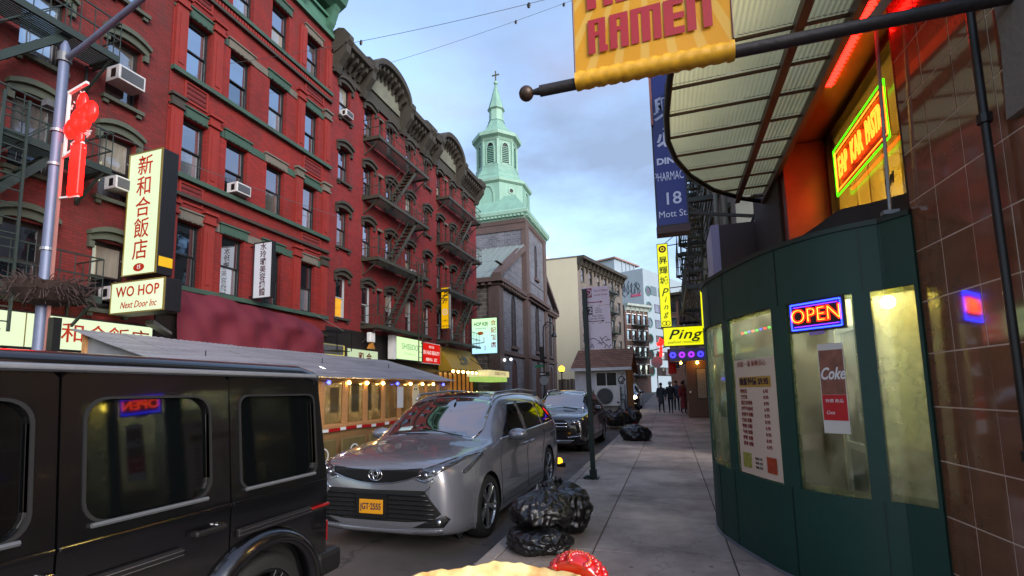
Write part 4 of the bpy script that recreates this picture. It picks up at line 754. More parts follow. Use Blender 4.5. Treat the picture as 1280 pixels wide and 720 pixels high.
for k in range(24):
    y = k*.052; zz.tube([(-.04+r2.uniform(-.01, .01), y, -.01), (.05, y+.02, -.012), (-.02, y+.035, -.01), (.04, y+.05, -.012)], .006, 5)
zz.build('tube', M_REDREFL, rs)
cw = thing('coiled_cable', 'thin brown cable coil hanging inside the lit upstairs window', 'cable', (1.83, 4.55, 3.35)); MB().tube([(0, .02*math.sin(t*1.1)+t*.008, -.06+.05*math.cos(t*1.3)-.0*t) for t in range(20)], .005, 5).build('cable', M_BROWNTRIM, cw)
# ---- tiled wall
WANG = math.radians(-86.2)
tw_ = thing('tiled_wall', 'polished brown marble tile wall with pale joints beside the green vestibule', 'wall', (1.70, 4.05, 0), WANG)
MB().box(0, 1.6, .003, .2, -.1, 5.3).build('backing', M_GROUT, tw_); MB().box(-.02, -.001, .0, .2, -.1, 5.3).build('edge_trim', M_DARKB, tw_)
tm = MB().box(.0045, .2965, 0, .02, .0045, .3565).mesh('tile', M_TILE)
for i in range(5):
    for j in range(15): o = obj('tile', tm, tw_, (i*.301, rnd.uniform(-.0015, .0015), j*.361), (rnd.uniform(-.004, .004), 0, rnd.uniform(-.004, .004)))
pc = thing('rendered_pier', 'pale grey rendered pier at the end of the brown tile wall', 'wall', (1.70+.066*1.01, 4.05-1.01, 2.95), WANG); MB().prism([(0, 0), (.03, .4), (0.01, .9), (.02, 2.2), (.6, 2.2), (.6, 0)], -.04, .14).build('pier', pm('grey_render', '#77736d', .85, var=.2, bump=.4, dirt=.2), pc)
dp = thing('drainpipe', 'black iron drainpipe running up the brown tile wall', 'pipe', (1.70+.066*.9-.06, 4.05-.9, 0), WANG); MB().tube([(0, 0, 0), (0, 0, 5.2)], .02, 10).build('pipe', M_BLACK, dp, auto=50)
for z in (1.2, 3.0): MB().tube([(0, 0, z), (0, 0, z+.05)], .033, 10).build('collar', M_BLACK, dp)
# sheet mounted above the vestibule roof (dark parapet)
pr = thing('roof_parapet', 'low black felt parapet curving along the vestibule roof under the lit window', 'parapet', (0, 0, 0)); m = MB(); n = 24; vs = []; fs = []
for i in range(n+1):
    t = 2.6+(9.7-2.6)*i/n; p = crv(t); q = cnr(t); h = 2.84+.26*min(1, i/8)+(.42 if i > 17 else .42*max(0, (i-12)/5)); vs += [(p.x-q.x*.3, p.y-q.y*.3, 2.83), (p.x-q.x*.3, p.y-q.y*.3, h*.34+2.84*.66), (p.x-q.x*.36, p.y-q.y*.36, h*.34+2.84*.66), (p.x-q.x*.36, p.y-q.y*.36, 2.83)]
for i in range(n):
    for k in range(4): fs.append((i*4+k, i*4+(k+1) % 4, (i+1)*4+(k+1) % 4, (i+1)*4+k))
m.add(vs, fs+[(0, 1, 2, 3), tuple(n*4+k for k in range(4))]).build('parapet', MATS['black_roof_membrane'], pr)
pb = thing('parapet_bracket', 'small grey metal bracket at the tip of the black parapet', 'bracket', (.78, 5.55, 2.84)); MB().box(0, .05, 0, .12, 0, .12).box(-.03, .08, -.03, .15, 0, .02).build('bracket', M_STEEL, pb, bevel=.006)
# ---- corrugated canopy
cz = 4.15; OUT = [(.27, 2.75), (.2, 3.3), (.13, 3.95), (.1, 4.5), (.11, 5.0), (.19, 5.45), (.36, 5.95), (.66, 6.5), (1.06, 6.95), (1.32, 7.15)]
def oc(y):
    for (a, b), (c, d) in zip(OUT, OUT[1:]):
        if b <= y <= d:
            u = (y-b)/(d-b); return a+(c-a)*u
    return OUT[0][0] if y < OUT[0][1] else OUT[-1][0]
g = NT('corrugated_sheet'); bs = g.n('ShaderNodeBsdfPrincipled', i_Roughness=.5); bs.inputs['Base Color'].default_value = lin('#a39c72'); tr = g.n('ShaderNodeBsdfTranslucent'); t = g.n('ShaderNodeTexCoord'); nz = g.n('ShaderNodeTexNoise', i_Scale=1.6, i_Detail=6); g.l(t.outputs['Object'], nz.inputs[0]); cr = g.n('ShaderNodeValToRGB'); cr.color_ramp.elements[0].color = lin('#b9b07a'); cr.color_ramp.elements[1].color = lin('#ebe2a8'); g.l(nz.outputs[0], cr.inputs[0]); g.l(cr.outputs[0], tr.inputs[0]); g.l(cr.outputs[0], bs.inputs['Base Color']); mxs = g.n('ShaderNodeMixShader', i_0=.9); g.l(bs.outputs[0], mxs.inputs[1]); g.l(tr.outputs[0], mxs.inputs[2]); g.l(mxs.outputs[0], g.out.inputs[0]); M_CORR = g.m
ca = thing('corrugated_canopy', 'curved translucent corrugated canopy on dark ribs over the restaurant front', 'canopy', (0, 0, cz)); M_RIB = pm('brown_steel', '#5d4438', .5, .3, var=.25)
ribs = [2.75, 3.2, 3.65, 4.1, 4.52, 4.95, 5.38, 5.8, 6.2, 6.6, 6.95]; XR, XI = 1.0, 1.34
def sheet(name, y0, y1, f0, f1):
    nx = 110; ny = 4; vs = []; fs = []
    for i in range(nx+1):
        for j in range(ny+1):
            y = y0+(y1-y0)*j/ny; x0, x1 = f0(y), f1(y); x = x0+(x1-x0)*i/nx; vs.append((x, y, .035+.0035*math.sin(x*2*PI/.036)))
    for i in range(nx):
        for j in range(ny): fs.append((i*(ny+1)+j, (i+1)*(ny+1)+j, (i+1)*(ny+1)+j+1, i*(ny+1)+j+1))
    return MB().add(vs, fs).build(name, M_CORR, ca, smooth=True, fix=False)
for a, c in zip(ribs, ribs[1:]):
    sheet('corrugated_panel', a+.004, c-.004, lambda y: min(oc(y), XR-.02), lambda y: XR); sheet('corrugated_panel', a+.004, c-.004, lambda y: XR+.004, lambda y: max(XI, XR+.05))
for y in ribs: MB().bar((min(oc(y), XR-.01), y, 0), (XI, y, 0), .016, .022).build('rib', M_RIB, ca)
MB().tube([(a, b, 0) for a, b in OUT], .03, 8).build('edge_rail', M_BLACK, ca, auto=60); MB().bar((XR, 2.75, -.01), (XR, 6.98, -.01), .06, .08).build('purlin', M_RIB, ca); MB().bar((XI, 2.75, -.012), (XI, 7.1, -.012), .05, .1).build('purlin', M_RIB, ca)
hr = thing('hanger_rod', 'thin steel rod rising from the vestibule roof to the canopy', 'rod', (1.61, 4.13, 2.845)); MB().tube([(0, 0, 0), (.0, -.1, 1.5)], .012, 6).build('rod', M_STEEL, hr); MB().box(-.05, .05, -.03, .03, 0, .03).build('foot', M_STEEL, hr)
# ---- hanging banner
bn = thing('banner_pole', 'dark round horizontal pole with ball end reaching out from the tile wall', 'pole', (0, 2.9, 3.575)); MB().tube([(-.715, 0, .0), (1.83, 0, -.045)], .036, 14).build('pole', pm('rusty_black_pole', '#2b2728', .55, .3, var=.6, scale=14, bump=.2), bn, auto=50)
MB().tube([(-.775, 0, .003), (-.715, 0, .0)], [.014, .026], 12).build('neck', MATS['rusty_black_pole'], bn, auto=50); MB().sphere((-.81, 0, .004), .05, 16, 10).build('ball_finial', pm('dull_bronze', '#45382f', .45, .6, var=.3), bn, smooth=True)
MB().bar((1.15, .03, .01), (1.62, .25, .62), .03, .045).build('stay', M_RIB, bn)
g = NT('banner_cloth'); bs = g.n('ShaderNodeBsdfPrincipled', i_Roughness=.55); t = g.n('ShaderNodeTexCoord'); sp = g.n('ShaderNodeSeparateXYZ'); g.l(t.outputs['Object'], sp.inputs[0])
zx = g.n('ShaderNodeMath', operation='ADD', i_1=-1.2); g.l(sp.outputs[2], zx.inputs[0]); at_ = g.n('ShaderNodeMath', operation='ARCTAN2'); g.l(sp.outputs[0], at_.inputs[0]); g.l(zx.outputs[0], at_.inputs[1]); sc_ = g.n('ShaderNodeMath', operation='MULTIPLY', i_1=44); g.l(at_.outputs[0], sc_.inputs[0]); sn = g.n('ShaderNodeMath', operation='SINE'); g.l(sc_.outputs[0], sn.inputs[0]); cr = g.n('ShaderNodeValToRGB'); cr.color_ramp.elements[0].position = .4; cr.color_ramp.elements[1].position = .62; cr.color_ramp.elements[0].color = lin('#d99b12'); cr.color_ramp.elements[1].color = lin('#dcb04a'); g.l(sn.outputs[0], cr.inputs[0]); g.l(cr.outputs[0], bs.inputs['Base Color']); tl = g.n('ShaderNodeBsdfTranslucent'); g.l(cr.outputs[0], tl.inputs[0]); ms = g.n('ShaderNodeMixShader', i_0=.35); g.l(bs.outputs[0], ms.inputs[1]); g.l(tl.outputs[0], ms.inputs[2]); g.l(ms.outputs[0], g.out.inputs[0]); M_BAN = g.m
bc = thing('restaurant_banner', 'yellow sunburst banner with red block letters reading RAMEN on the horizontal pole', 'banner', (0, 2.9, 3.58))
vs, fs = polyline_grid(lambda u, v: (-.475+.935*u, .004*math.sin(u*9+v*3)+.002*math.sin(v*14), .06-.05*u*0+v*1.15-.055), 40, 30); MB().add(vs, fs).build('cloth', M_BAN, bc, smooth=True, fix=False)
sl = MB(); pts = []; vs = []; fs = []; rr = random.Random(2)
for i in range(61):
    x = -.475+.935*i/60
    for k in range(14):
        a = 2*PI*k/14; r = .055+.004*math.sin(i*1.3+k*1.1)+.003*rr.uniform(-1, 1); vs.append((x, math.cos(a)*r, math.sin(a)*r-.022*(i/60)+.004))
for i in range(60):
    for k in range(14): fs.append((i*14+k, i*14+(k+1) % 14, (i+1)*14+(k+1) % 14, (i+1)*14+k))
sl.add(vs, fs).build('pole_sleeve', pm('yellow_sleeve', '#cf9a1c', .5, var=.25, scale=18), bc, smooth=True)
MB().tube([(-.478, 0, .06), (-.478, 0, 1.2)], .006, 6).build('hem_cord', M_RIB, bc); MB().tube([(.462, 0, .06), (.462, 0, 1.2)], .006, 6).build('hem_cord', M_RIB, bc)
def rect(x0, x1, z0, z1): return [(x0, z0), (x1, z0), (x1, z1), (x0, z1)]
LET = {'R': [rect(0, .4, 0, 2), rect(.4, .6, 1.0, 1.25), rect(.4, .6, 1.75, 2), rect(.6, 1, 1.1, 2), [(.62, 0), (1.1, 0), (1.1, .35), (.98, .35), (.98, 1.1), (.62, 1.1)]], 'A': [rect(0, .4, 0, 2), rect(.6, 1.02, 0, 2), rect(.4, .6, 1.0, 1.25), rect(.4, .6, 1.7, 2)], 'M': [rect(0, .42, 0, 2), rect(.58, 1.04, 0, 2), rect(1.2, 1.62, 0, 2), rect(.42, .58, 1.7, 2), rect(1.04, 1.2, 1.7, 2)], 'E': [rect(0, .5, 0, 2), rect(.5, 1.05, 0, .4), rect(.5, 1.05, .85, 1.2), rect(.5, 1.05, 1.65, 2)], 'N': [rect(0, .45, 0, 2), rect(.8, 1.25, 0, 2), rect(.45, .8, 1.6, 2)], 'O': [rect(0, .38, 0, 2), rect(.62, 1, 0, 2), rect(.38, .62, 0, .35), rect(.38, .62, 1.65, 2)], 'I': [rect(0, .42, 0, 2)], 'S': [rect(0, 1.05, 0, .35), rect(.65, 1.05, .35, 1.1), rect(0, .65, .85, 1.15), rect(0, .4, 1.15, 2), rect(.4, 1.05, 1.65, 2)]}
def banner_word(word, x0, x1, z, h):
    Wd = {'M': 1.62, 'N': 1.25, 'I': .42, 'A': 1.02, 'R': 1.1, 'E': 1.05, 'S': 1.05, 'O': 1}; tot = sum(Wd[c] for c in word)+.14*(len(word)-1); s = (x1-x0)/tot; x = x0
    for c in word:
        b = MB()
        for p in LET[c]: b.prism([(x+q[0]*s, z+q[1]*h/2) for q in p], -.0095, -.0075)
        b.build('letter', pm('banner_red', '#8f0a14', .5, var=.1), bc); x += (Wd[c]+.14)*s
banner_word('RAMEN', -.385, .355, .165, .235); banner_word('NOISE', -.385, .33, .475, .235)
# ---- OPEN sign, menu, poster on the vestibule panes
def on_curve(t0, t1):
    a, c = crv(t0), crv(t1); ang = math.atan2((c-a).y, (c-a).x); return a, c, ang, (c-a).length
a, c, ang, wd = on_curve(6.62, 7.98); n_ = cnr(7.3); mid = (a+c)/2+n_*.035
op = thing('open_sign', 'lit LED sign reading OPEN in red with blue border on the green vestibule', 'neon sign', (mid.x, mid.y, 2.17), ang)
MB().box(-wd/2, wd/2, 0, .03, -.13, .13).build('case', M_BLACK, op, bevel=.005); dots = MB(); nb = 26
for i in range(nb):
    for z in (-.105, .105): dots.sphere((-wd/2+.03+(wd-.06)*i/(nb-1), -.003, z), .0075, 6, 4)
for i in range(12):
    for x in (-wd/2+.022, wd/2-.022): dots.sphere((x, -.003, -.1+.2*i/11), .0075, 6, 4)
dots.build('border_light', em('blue_led', '#1a2cff', 14), op, kind='stuff'); inner = MB()
for i in range(40):
    for z in (-.082, .082): inner.sphere((-wd/2+.045+(wd-.09)*i/39, -.002, z), .004, 5, 3)
inner.build('inner_light', em('violet_led', '#6020ff', 8), op, kind='stuff'); text('OPEN', .165, em('red_led', '#ff1c06', 8), 'lettering', op, (0, -.002, 0), ext=.004, sx=.95*wd/.44, fat=.004)
text('OPEN', .165, em('amber_led', '#ffa030', 6), 'lettering', op, (0, -.007, 0), ext=.001, sx=.95*wd/.44, fat=-.006)
MB().box(-.06, .06, -.004, 0, -.16, -.135).build('label', pm('violet_label', '#8a6fb0', .5), op)
a, c, ang, wd = on_curve(4.58, 6.1); n_ = cnr(5.3); mid = (a+c)/2+n_*.012
M_MENU = pm('menu_paper', '#c9b7a2', .7, var=.04)
mn = thing('menu_poster', 'pale menu poster with rows of dark red dishes and prices on the vestibule pane', 'poster', (mid.x, mid.y, .8), ang)
vs = []; fs = []
for i in range(9):
    t = 4.58+(6.1-4.58)*i/8; p = crv(t); q = cnr(t); lp = Matrix.Rotation(-ang, 2) @ (p+q*.004-mid); vs += [(lp.x, lp.y, -.03), (lp.x, lp.y, 1.07)]
for i in range(8): fs.append((i*2, i*2+2, i*2+3, i*2+1))
MB().add(vs, fs).build('paper', M_MENU, mn, fix=False)
M_MRED = pm('menu_red', '#7a1216', .7); M_MDK = pm('menu_dark', '#2a0f28', .7); rows = ['豬扒飯', '叉燒飯', '蒸鳳爪排骨', '沙爹牛肉河', '乾炒牛河粉', '雞肉 米粉', '豬肉 米粉', '牛肉 米粉', '鮮蝦 米粉', '排骨 米粉']
def curve_text(body, size, mat, t, z, **k):
    p = crv(t); q = cnr(t); lp = Matrix.Rotation(-ang, 2) @ (p+q*.007-mid); d = crv(t+.05)-crv(t-.05); text(body, size, mat, 'lettering', mn, (lp.x, lp.y, z), (PI/2, 0, math.atan2(d.y, d.x)-ang), ext=.0005, **k)
curve_text('四菜一湯 新鮮点心', .06, M_MRED, 5.3, 1.02)
pp = MB(); vs = []
for i in range(7):
    t = 4.75+(5.95-4.75)*i/6; p = crv(t); q = cnr(t); lp = Matrix.Rotation(-ang, 2) @ (p+q*.0055-mid); vs += [(lp.x, lp.y, .8), (lp.x, lp.y, .9)]
pp.add(vs, [(i*2, i*2+2, i*2+3, i*2+1) for i in range(6)]).build('gold_banner', pm('gold_print', '#a9853a', .6, var=.2), mn, fix=False)
curve_text('晚飯特價 $9.95', .075, M_MDK, 5.35, .85, fat=.002)
for i, r in enumerate(rows): z = .76-i*.056; curve_text(r, .042, M_MRED, 4.78, z, align='LEFT', fat=.001); curve_text('8.95' if i % 3 else '6.95', .042, M_MRED, 5.85, z, align='RIGHT', fat=.001)
for t, mt in ((4.9, '#8a8a3c'), (5.8, '#9c3a1c')):
    p = crv(t); q = cnr(t); lp = Matrix.Rotation(-ang, 2) @ (p+q*.006-mid); MB().box(lp.x-.07, lp.x+.07, lp.y-.004, lp.y-.002, .03, .17).build('food_photo', pm('print_'+mt[1:], mt, .6, var=.8, scale=30), mn)
for i in range(3): curve_text('飯麵 外賣', .028, M_MDK, 5.35, .13-i*.04)
a, c, ang, wd = on_curve(7.2, 7.82); n_ = cnr(7.5); mid = (a+c)/2+n_*.012
ck = thing('soda_poster', 'tall soda poster with white script and a red lower band on the vestibule pane', 'poster', (mid.x, mid.y, 1.23), ang)
MB().box(-wd/2, wd/2, 0, .002, 0, .7).build('paper', pm('poster_white', '#c9c4bc', .6, var=.03), ck); MB().box(-wd/2+.006, wd/2-.006, -.002, -.0005, .3, .65).build('photo', pm('poster_photo', '#7a4a38', .5, var=.9, scale=14), ck); MB().box(-wd/2+.006, wd/2-.006, -.002, -.0005, .1, .298).build('red_band', pm('soda_red', '#b30f16', .5, var=.08), ck)
text('Coke', .13, M_WHITE, 'lettering', ck, (0, -.003, .46), shear=.35, sx=.62, fat=.003, ext=.001); text('\u7279\u50f9 \u98f2\u54c1', .03, M_WHITE, 'lettering', ck, (0, -.003, .25), ext=.001); text('Coca', .04, M_WHITE, 'lettering', ck, (-.035, -.003, .16), shear=.3, ext=.001, sx=.7)
MB().lathe([(.018, -.003), (.018, .0)], n=12, M=Matrix.Translation((.03, 0, .165)) @ Matrix.Rotation(PI/2, 4, 'X')).build('bottle_print', pm('print_green', '#2c6b3f', .5), ck)
for k, (xx, zz, cc) in enumerate(((-.03, .57, '#8d5a48'), (.035, .6, '#9a6a55'))): MB().lathe([(.022, -.003), (.022, .0)], n=12, M=Matrix.Translation((xx, 0, zz)) @ Matrix.Rotation(PI/2, 4, 'X') @ Matrix.Diagonal((1, 1.3, 1, 1))).build('face_print', pm('print_f%d' % k, cc, .6), ck)
# small string of fairy lights in the second pane
sl_ = thing('fairy_lights', 'short string of coloured fairy lights inside the vestibule behind the menu pane', 'string lights', (0, 0, 2.17)); pts = [crv(4.5+1.6*i/20)-cnr(4.5+1.6*i/20)*.12 for i in range(21)]; MB().tube([(p.x, p.y, -.01*math.sin(i)) for i, p in enumerate(pts)], .003, 5).build('wire', M_BLACK, sl_)
for i in range(0, 21, 2):
    p = pts[i]; MB().sphere((p.x, p.y, -.015), .012, 6, 4).build('bulb', em(['fl_r', 'fl_g', 'fl_b'][i//2 % 3], ['#ff2a20', '#20ff50', '#2a50ff'][i//2 % 3], 8), sl_)
ct = thing('stacked_crate', 'grey plastic crates stacked inside the vestibule behind its first pane', 'crate', (.75, 5.9, .015))
for z in range(4): MB().box(0, .45, 0, .5, z*.3, z*.3+.27).build('crate_body', pm('crate_grey%d' % (z % 2), ['#6b6760', '#8a7b62'][z % 2], .6, var=.2), ct, bevel=.02)
# ================================================================ hanging signs
M_LITY = em('lit_cream_panel', '#e8f6cc', .95, .05, 1.2); M_LITG = em('lit_green_white', '#cdf2b0', 1.15, .06); M_LITYEL = em('lit_yellow', '#f2f200', .95, .06); M_LITAMB = em('lit_amber', '#f0b400', .85, .1); M_SIGNRED = pm('sign_red', '#a8280c', .5, var=.12); M_SIGNBLK = pm('sign_black', '#101014', .45, var=.1); M_GOLDT = pm('gold_trim', '#8a7b3a', .4, .5)
def box_sign(name, label, x0, x1, y, z0, z1, depth, face, frame, cat='sign', edge=None, cant=0, group=None):
    t = thing(name, label, cat, ((x0+x1)/2, y, z0), cant, group); w = x1-x0; h = z1-z0
    MB().box(-w/2, w/2, .012, depth, 0, h).build('case', frame, t, bevel=.01); MB().box(-w/2+.03, w/2-.03, -.004, .011, .03, h-.03).build('face', face, t)
    f = MB(); f.box(-w/2, -w/2+.03, -.02, .011, 0, h).box(w/2-.03, w/2, -.02, .011, 0, h).box(-w/2+.03, w/2-.03, -.02, .011, 0, .03).box(-w/2+.03, w/2-.03, -.02, .011, h-.03, h); f.build('trim', edge or frame, t)
    return t
def arm(t, p, q, w=.035): MB().bar(p, q, w).build('arm', M_BLACK, t)
s = box_sign('vertical_restaurant_sign', 'tall cream lit sign with five red Chinese characters above a number oval', -13.2, -12.0, 8.35, 4.72, 8.0, .42, M_LITY, M_SIGNBLK, edge=M_GOLDT)
vtext('新和合飯店', .56, .56, M_SIGNRED, s, 0, 3.15, -.006, fat=.004)
MB().lathe([(.17, 0), (.17, .006)], n=20, M=Matrix.Translation((.0, -.006, .2)) @ Matrix.Rotation(PI/2, 4, 'X') @ Matrix.Diagonal((1.15, .62, 1, 1))).build('oval', M_SIGNRED, s); text('15', .15, M_WHITE, 'lettering', s, (0, -.015, .2), fat=.003); arm(s, (-.6, .2, 2.9), (-1.0, .2, 3.2)); arm(s, (-.6, .2, .5), (-1.0, .2, .5)); MB().box(.6, .61, .05, .4, .2, .45).build('sticker', pm('sticker_yellow', '#c9a210', .5), s)
s = box_sign('small_restaurant_sign', 'lit cream box sign reading WO HOP under the tall character sign', -13.15, -11.3, 8.1, 3.7, 4.5, .42, M_LITY, M_SIGNBLK, edge=M_GOLDT)
text('WO HOP', .36, M_SIGNRED, 'lettering', s, (0, -.006, .53), fat=.006, sx=.95, space=1.05); text('Next Door Inc', .24, M_SIGNRED, 'lettering', s, (.05, -.006, .2), shear=.3, sx=.85, fat=.002); arm(s, (-.9, .2, .4), (-1.3, .2, .4))
t = thing('shopfront_sign', 'long lit cream shopfront sign with red Chinese characters behind the lamp post', 'sign', (-13.3, 3.0, 2.75), PI/2); MB().box(0, 6.3, .005, .2, 0, .82).build('case', M_SIGNBLK, t); MB().box(.04, 6.26, -.006, .004, .04, .78).build('face', M_LITY, t); MB().box(3.55, 3.57, -.012, -.006, .04, .78).build('seam', M_GOLDT, t)
for i, chh in enumerate('新和合飯店'): text(chh, .5, M_SIGNRED, 'lettering', t, (3.95+i*.5, -.01, .4), fat=.004)
text('Inc', .3, M_SIGNRED, 'lettering', t, (2.95, -.01, .35), shear=.3)
t = thing('shop_canopy_light', 'grey shade lamp over the lit cream shopfront sign', 'lamp', (-12.9, 8.9, 3.55), PI/2); MB().prism([(0, 0), (.5, -.22), (.5, -.16), (0, .12)], -.15, .15, 'y').build('shade', M_GREY, t)
s = box_sign('white_character_sign', 'white upright sign with a column of dark Chinese characters beside the maroon cover', -13.3, -12.5, 12.5, 4.9, 6.85, .14, pm('sign_white', '#b9c2cc', .4, var=.04), M_SIGNBLK, edge=M_BLACK)
vtext('水玲瓏美容纖體', .27, .262, pm('dark_red_ink', '#3a1622', .5), s, 0, 1.9, -.006, fat=.004); arm(s, (-.4, .05, 1.85), (-.6, .05, 1.85)); arm(s, (-.4, .05, .1), (-.6, .05, .1))
s = box_sign('amber_upright_sign', 'amber lit upright sign with black characters over the yellow awning', -13.25, -12.72, 26.6, 5.55, 8.15, .3, M_LITAMB, pm('sign_grey_side', '#8c8a80', .5), edge=M_GOLDT)
vtext('上海', .42, .5, M_SIGNBLK, s, 0, 2.45, -.006, fat=.01); MB().lathe([(.15, 0), (.2, 0), (.2, .004), (.15, .004)], n=18, cap=False, M=Matrix.Translation((0, -.008, 1.05)) @ Matrix.Rotation(PI/2, 4, 'X')).build('ring_logo', M_WHITE, s); text('合', .2, M_WHITE, 'lettering', s, (0, -.008, 1.05)); text('小籠包', .14, M_SIGNBLK, 'lettering', s, (0, -.008, .5)); arm(s, (-.2, .1, 2.4), (-.5, .1, 2.4))
g = NT('lit_hop_panel'); e = g.n('ShaderNodeEmission', i_Strength=.3); t = g.n('ShaderNodeTexCoord'); sp = g.n('ShaderNodeSeparateXYZ'); g.l(t.outputs['Object'], sp.inputs[0]); mr = g.n('ShaderNodeMapRange', i_1=.3, i_2=2.2); g.l(sp.outputs[2], mr.inputs[0]); mx = g.n('ShaderNodeMix', data_type='RGBA'); g.l(mr.outputs[0], mx.inputs[0]); mx.inputs[6].default_value = lin('#a9d8f0'); mx.inputs[7].default_value = lin('#bff0b4'); g.l(mx.outputs[2], e.inputs[0]); g.l(e.outputs[0], g.out.inputs[0])
s = box_sign('lit_menu_sign', 'pale green and blue lit sign with orange characters hanging before the stone church', -13.25, -11.3, 31.4, 4.3, 6.85, .3, g.m, M_SIGNBLK, edge=M_BLACK)
M_ORG = pm('sign_orange', '#d9762a', .5); M_PINKT = pm('sign_salmon', '#cf6a5a', .5)
text('HOP KEE', .36, pm('ink_green', '#1c3a2c', .5), 'lettering', s, (-.25, -.006, 2.12), fat=.008, sx=.75); text('restaurant', .2, pm('ink_teal', '#5a8f86', .5), 'lettering', s, (-.3, -.006, 1.83), shear=.2)
for i, chh in enumerate('合記飯店'): text(chh, .42, M_ORG if i < 2 else M_PINKT, 'lettering', s, (.68, -.006, 2.15-i*.52), fat=.008)
MB().lathe([(.24, 0), (.24, .006)], n=20, M=Matrix.Translation((-.3, -.006, 1.47)) @ Matrix.Rotation(PI/2, 4, 'X') @ Matrix.Diagonal((1, .52, 1, 1))).build('oval', M_ORG, s)
for k, (x, z) in enumerate(((-.6, 1.0), (-.05, 1.0), (-.6, .4), (.05, .4))): text('粉\n面' if k % 2 else '飯', .17, pm('faint_pink', '#c9a8b8', .5), 'lettering', s, (x, -.006, z))
MB().bar((-.95, -.05, .72), (0, -.05, .8), .05).build('arm', M_BLACK, s); arm(s, (-.95, .15, 2.5), (-1.3, .15, 2.5)); MB().bar((-.6, .1, 0), (.9, .15, -1.2), .03).build('stay', M_BLACK, s)
# shopfront signs along the tenements
def flat_sign(label, y0, y1, z0, z1, face, frame, name='shopfront_sign', x=-13.28, tilt=0):
    t = thing(name, label, 'sign', (x, y0, z0), PI/2); w = y1-y0; h = z1-z0; MB().box(0, w, .005, .25, 0, h).build('case', frame, t); MB().box(.04, w-.04, -.008, .004, .04, h-.04).build('face', face, t); return t, w, h
t, w, h = flat_sign('yellow and grey shopfront sign half hidden by the maroon cover', 15.6, 17.4, 2.75, 3.75, em('lit_yellow_strip', '#f5e23c', 1.0), M_GREY); MB().box(.1, w-.1, -.02, -.009, .55, .95).build('grey_board', M_GREY, t)
for i, chh in enumerate('和合'): text(chh, .4, pm('orange_ink', '#b8641a', .5), 'lettering', t, (.6+i*.7, -.012, .28), fat=.01)
t, w, h = flat_sign('pale lit shopfront sign with two brown characters on the black shopfront', 17.55, 19.9, 2.6, 3.68, em('lit_pale_green', '#cfe2b8', .8), M_BROWNTRIM)
for i, chh in enumerate('和合'): text(chh, .42, pm('brown_ink', '#6a2c1c', .5), 'lettering', t, (1.0+i*.6, -.012, .7), fat=.012)
text('WO HOP INC', .2, M_SIGNBLK, 'lettering', t, (1.2, -.012, .27), fat=.006)
lm = thing('sign_floodlight', 'white floodlight over the pale lit two-character sign', 'lamp', (-13.0, 18.9, 4.0), PI/2); MB().box(-.2, .2, -.1, .1, 0, .45).build('housing', M_WHITE, lm, bevel=.03); MB().bar((0, .1, .2), (0, .5, .2), .04).build('arm', M_BLACK, lm); MB().prism([(-.18, -.3), (.18, -.3), (0, -.02)], -.12, .1).build('shade', pm('amber_shade', '#a8702a', .5), lm)
t, w, h = flat_sign('pale green lit cosmetics shop sign next to the small red sign', 21.05, 23.7, 3.35, 4.55, M_LITG, M_GREY, x=-13.0); text('SHISEIDO', .42, pm('mint_ink', '#7fae7c', .5), 'lettering', t, (1.35, -.012, .7), shear=.1, sx=.95); text('C o s m e t i c s', .17, pm('mint_ink', '#7fae7c', .5), 'lettering', t, (1.35, -.012, .35)); MB().box(-.35, 0, .0, .25, 0, 1.2).build('side', M_WHITE, t)
t, w, h = flat_sign('red shopfront sign with white lettering beside the yellow awning', 23.75, 26.0, 3.3, 4.5, em('lit_red_panel', '#e01a10', .8), M_WHITE, x=-13.02); text('EN HAO BEAUTY', .3, em('lit_white_ink', '#ffd8d0', .8), 'lettering', t, (1.12, -.012, .62), sx=.85, fat=.008); text('美容中心   足道', .2, em('lit_white_ink', '#ffd8d0', .8), 'lettering', t, (1.12, -.012, .22), fat=.006); text('歡迎光臨', .16, em('lit_white_ink', '#ffd8d0', .8), 'lettering', t, (1.1, -.012, .95))
# yellow awning
aw = thing('yellow_awning', 'yellow awning with big black brush characters and a row of warm bulbs beneath', 'awning', (-13.4, 26.5, 2.9), PI/2); MB().prism([(0, .1), (-.9, .1), (-.9, .2), (0, 1.6)], 0, 5.2, 'x').build('canvas', pm('yellow_canvas', '#a8841c', .6, var=.15, dirt=.2), aw)
text('上海', .8, M_SIGNBLK, 'lettering', aw, (2.5, -.58, .78), (PI/2-math.atan2(.9, 1.4), 0, 0), fat=.02); text('小\n館', .3, pm('awning_pink', '#c07a70', .5), 'lettering', aw, (3.6, -.56, .8), (PI/2-math.atan2(.9, 1.4), 0, 0))
for i in range(7): MB().sphere((.4+i*.75, -.8, .04), .09, 8, 6).build('bulb', M_BULB, aw, smooth=True)
for i in range(2): MB().tube([(1.5+2*i, -.95, 1.75), (1.5+2*i, -.5, 1.9), (1.5+2*i, .2, 1.8)], .03, 6).build('lamp_arm', M_BLACK, aw)
sf = thing('lit_shopfront', 'warm lit glass shopfront under the yellow awning', 'shopfront', (-13.45, 26.4, 0), PI/2); MB().box(0, 5.6, -.02, .0, .5, 2.9).build('pane', em('warm_shop', '#b5702a', .6, .6, 2), sf)
for i in range(9): MB().box(i*.69, i*.69+.08, -.1, -.02, .2, 2.95).build('mullion', M_BROWNTRIM, sf)
MB().box(0, 5.6, -.1, -.02, 0, .5).build('stall_riser', M_BROWNTRIM, sf)
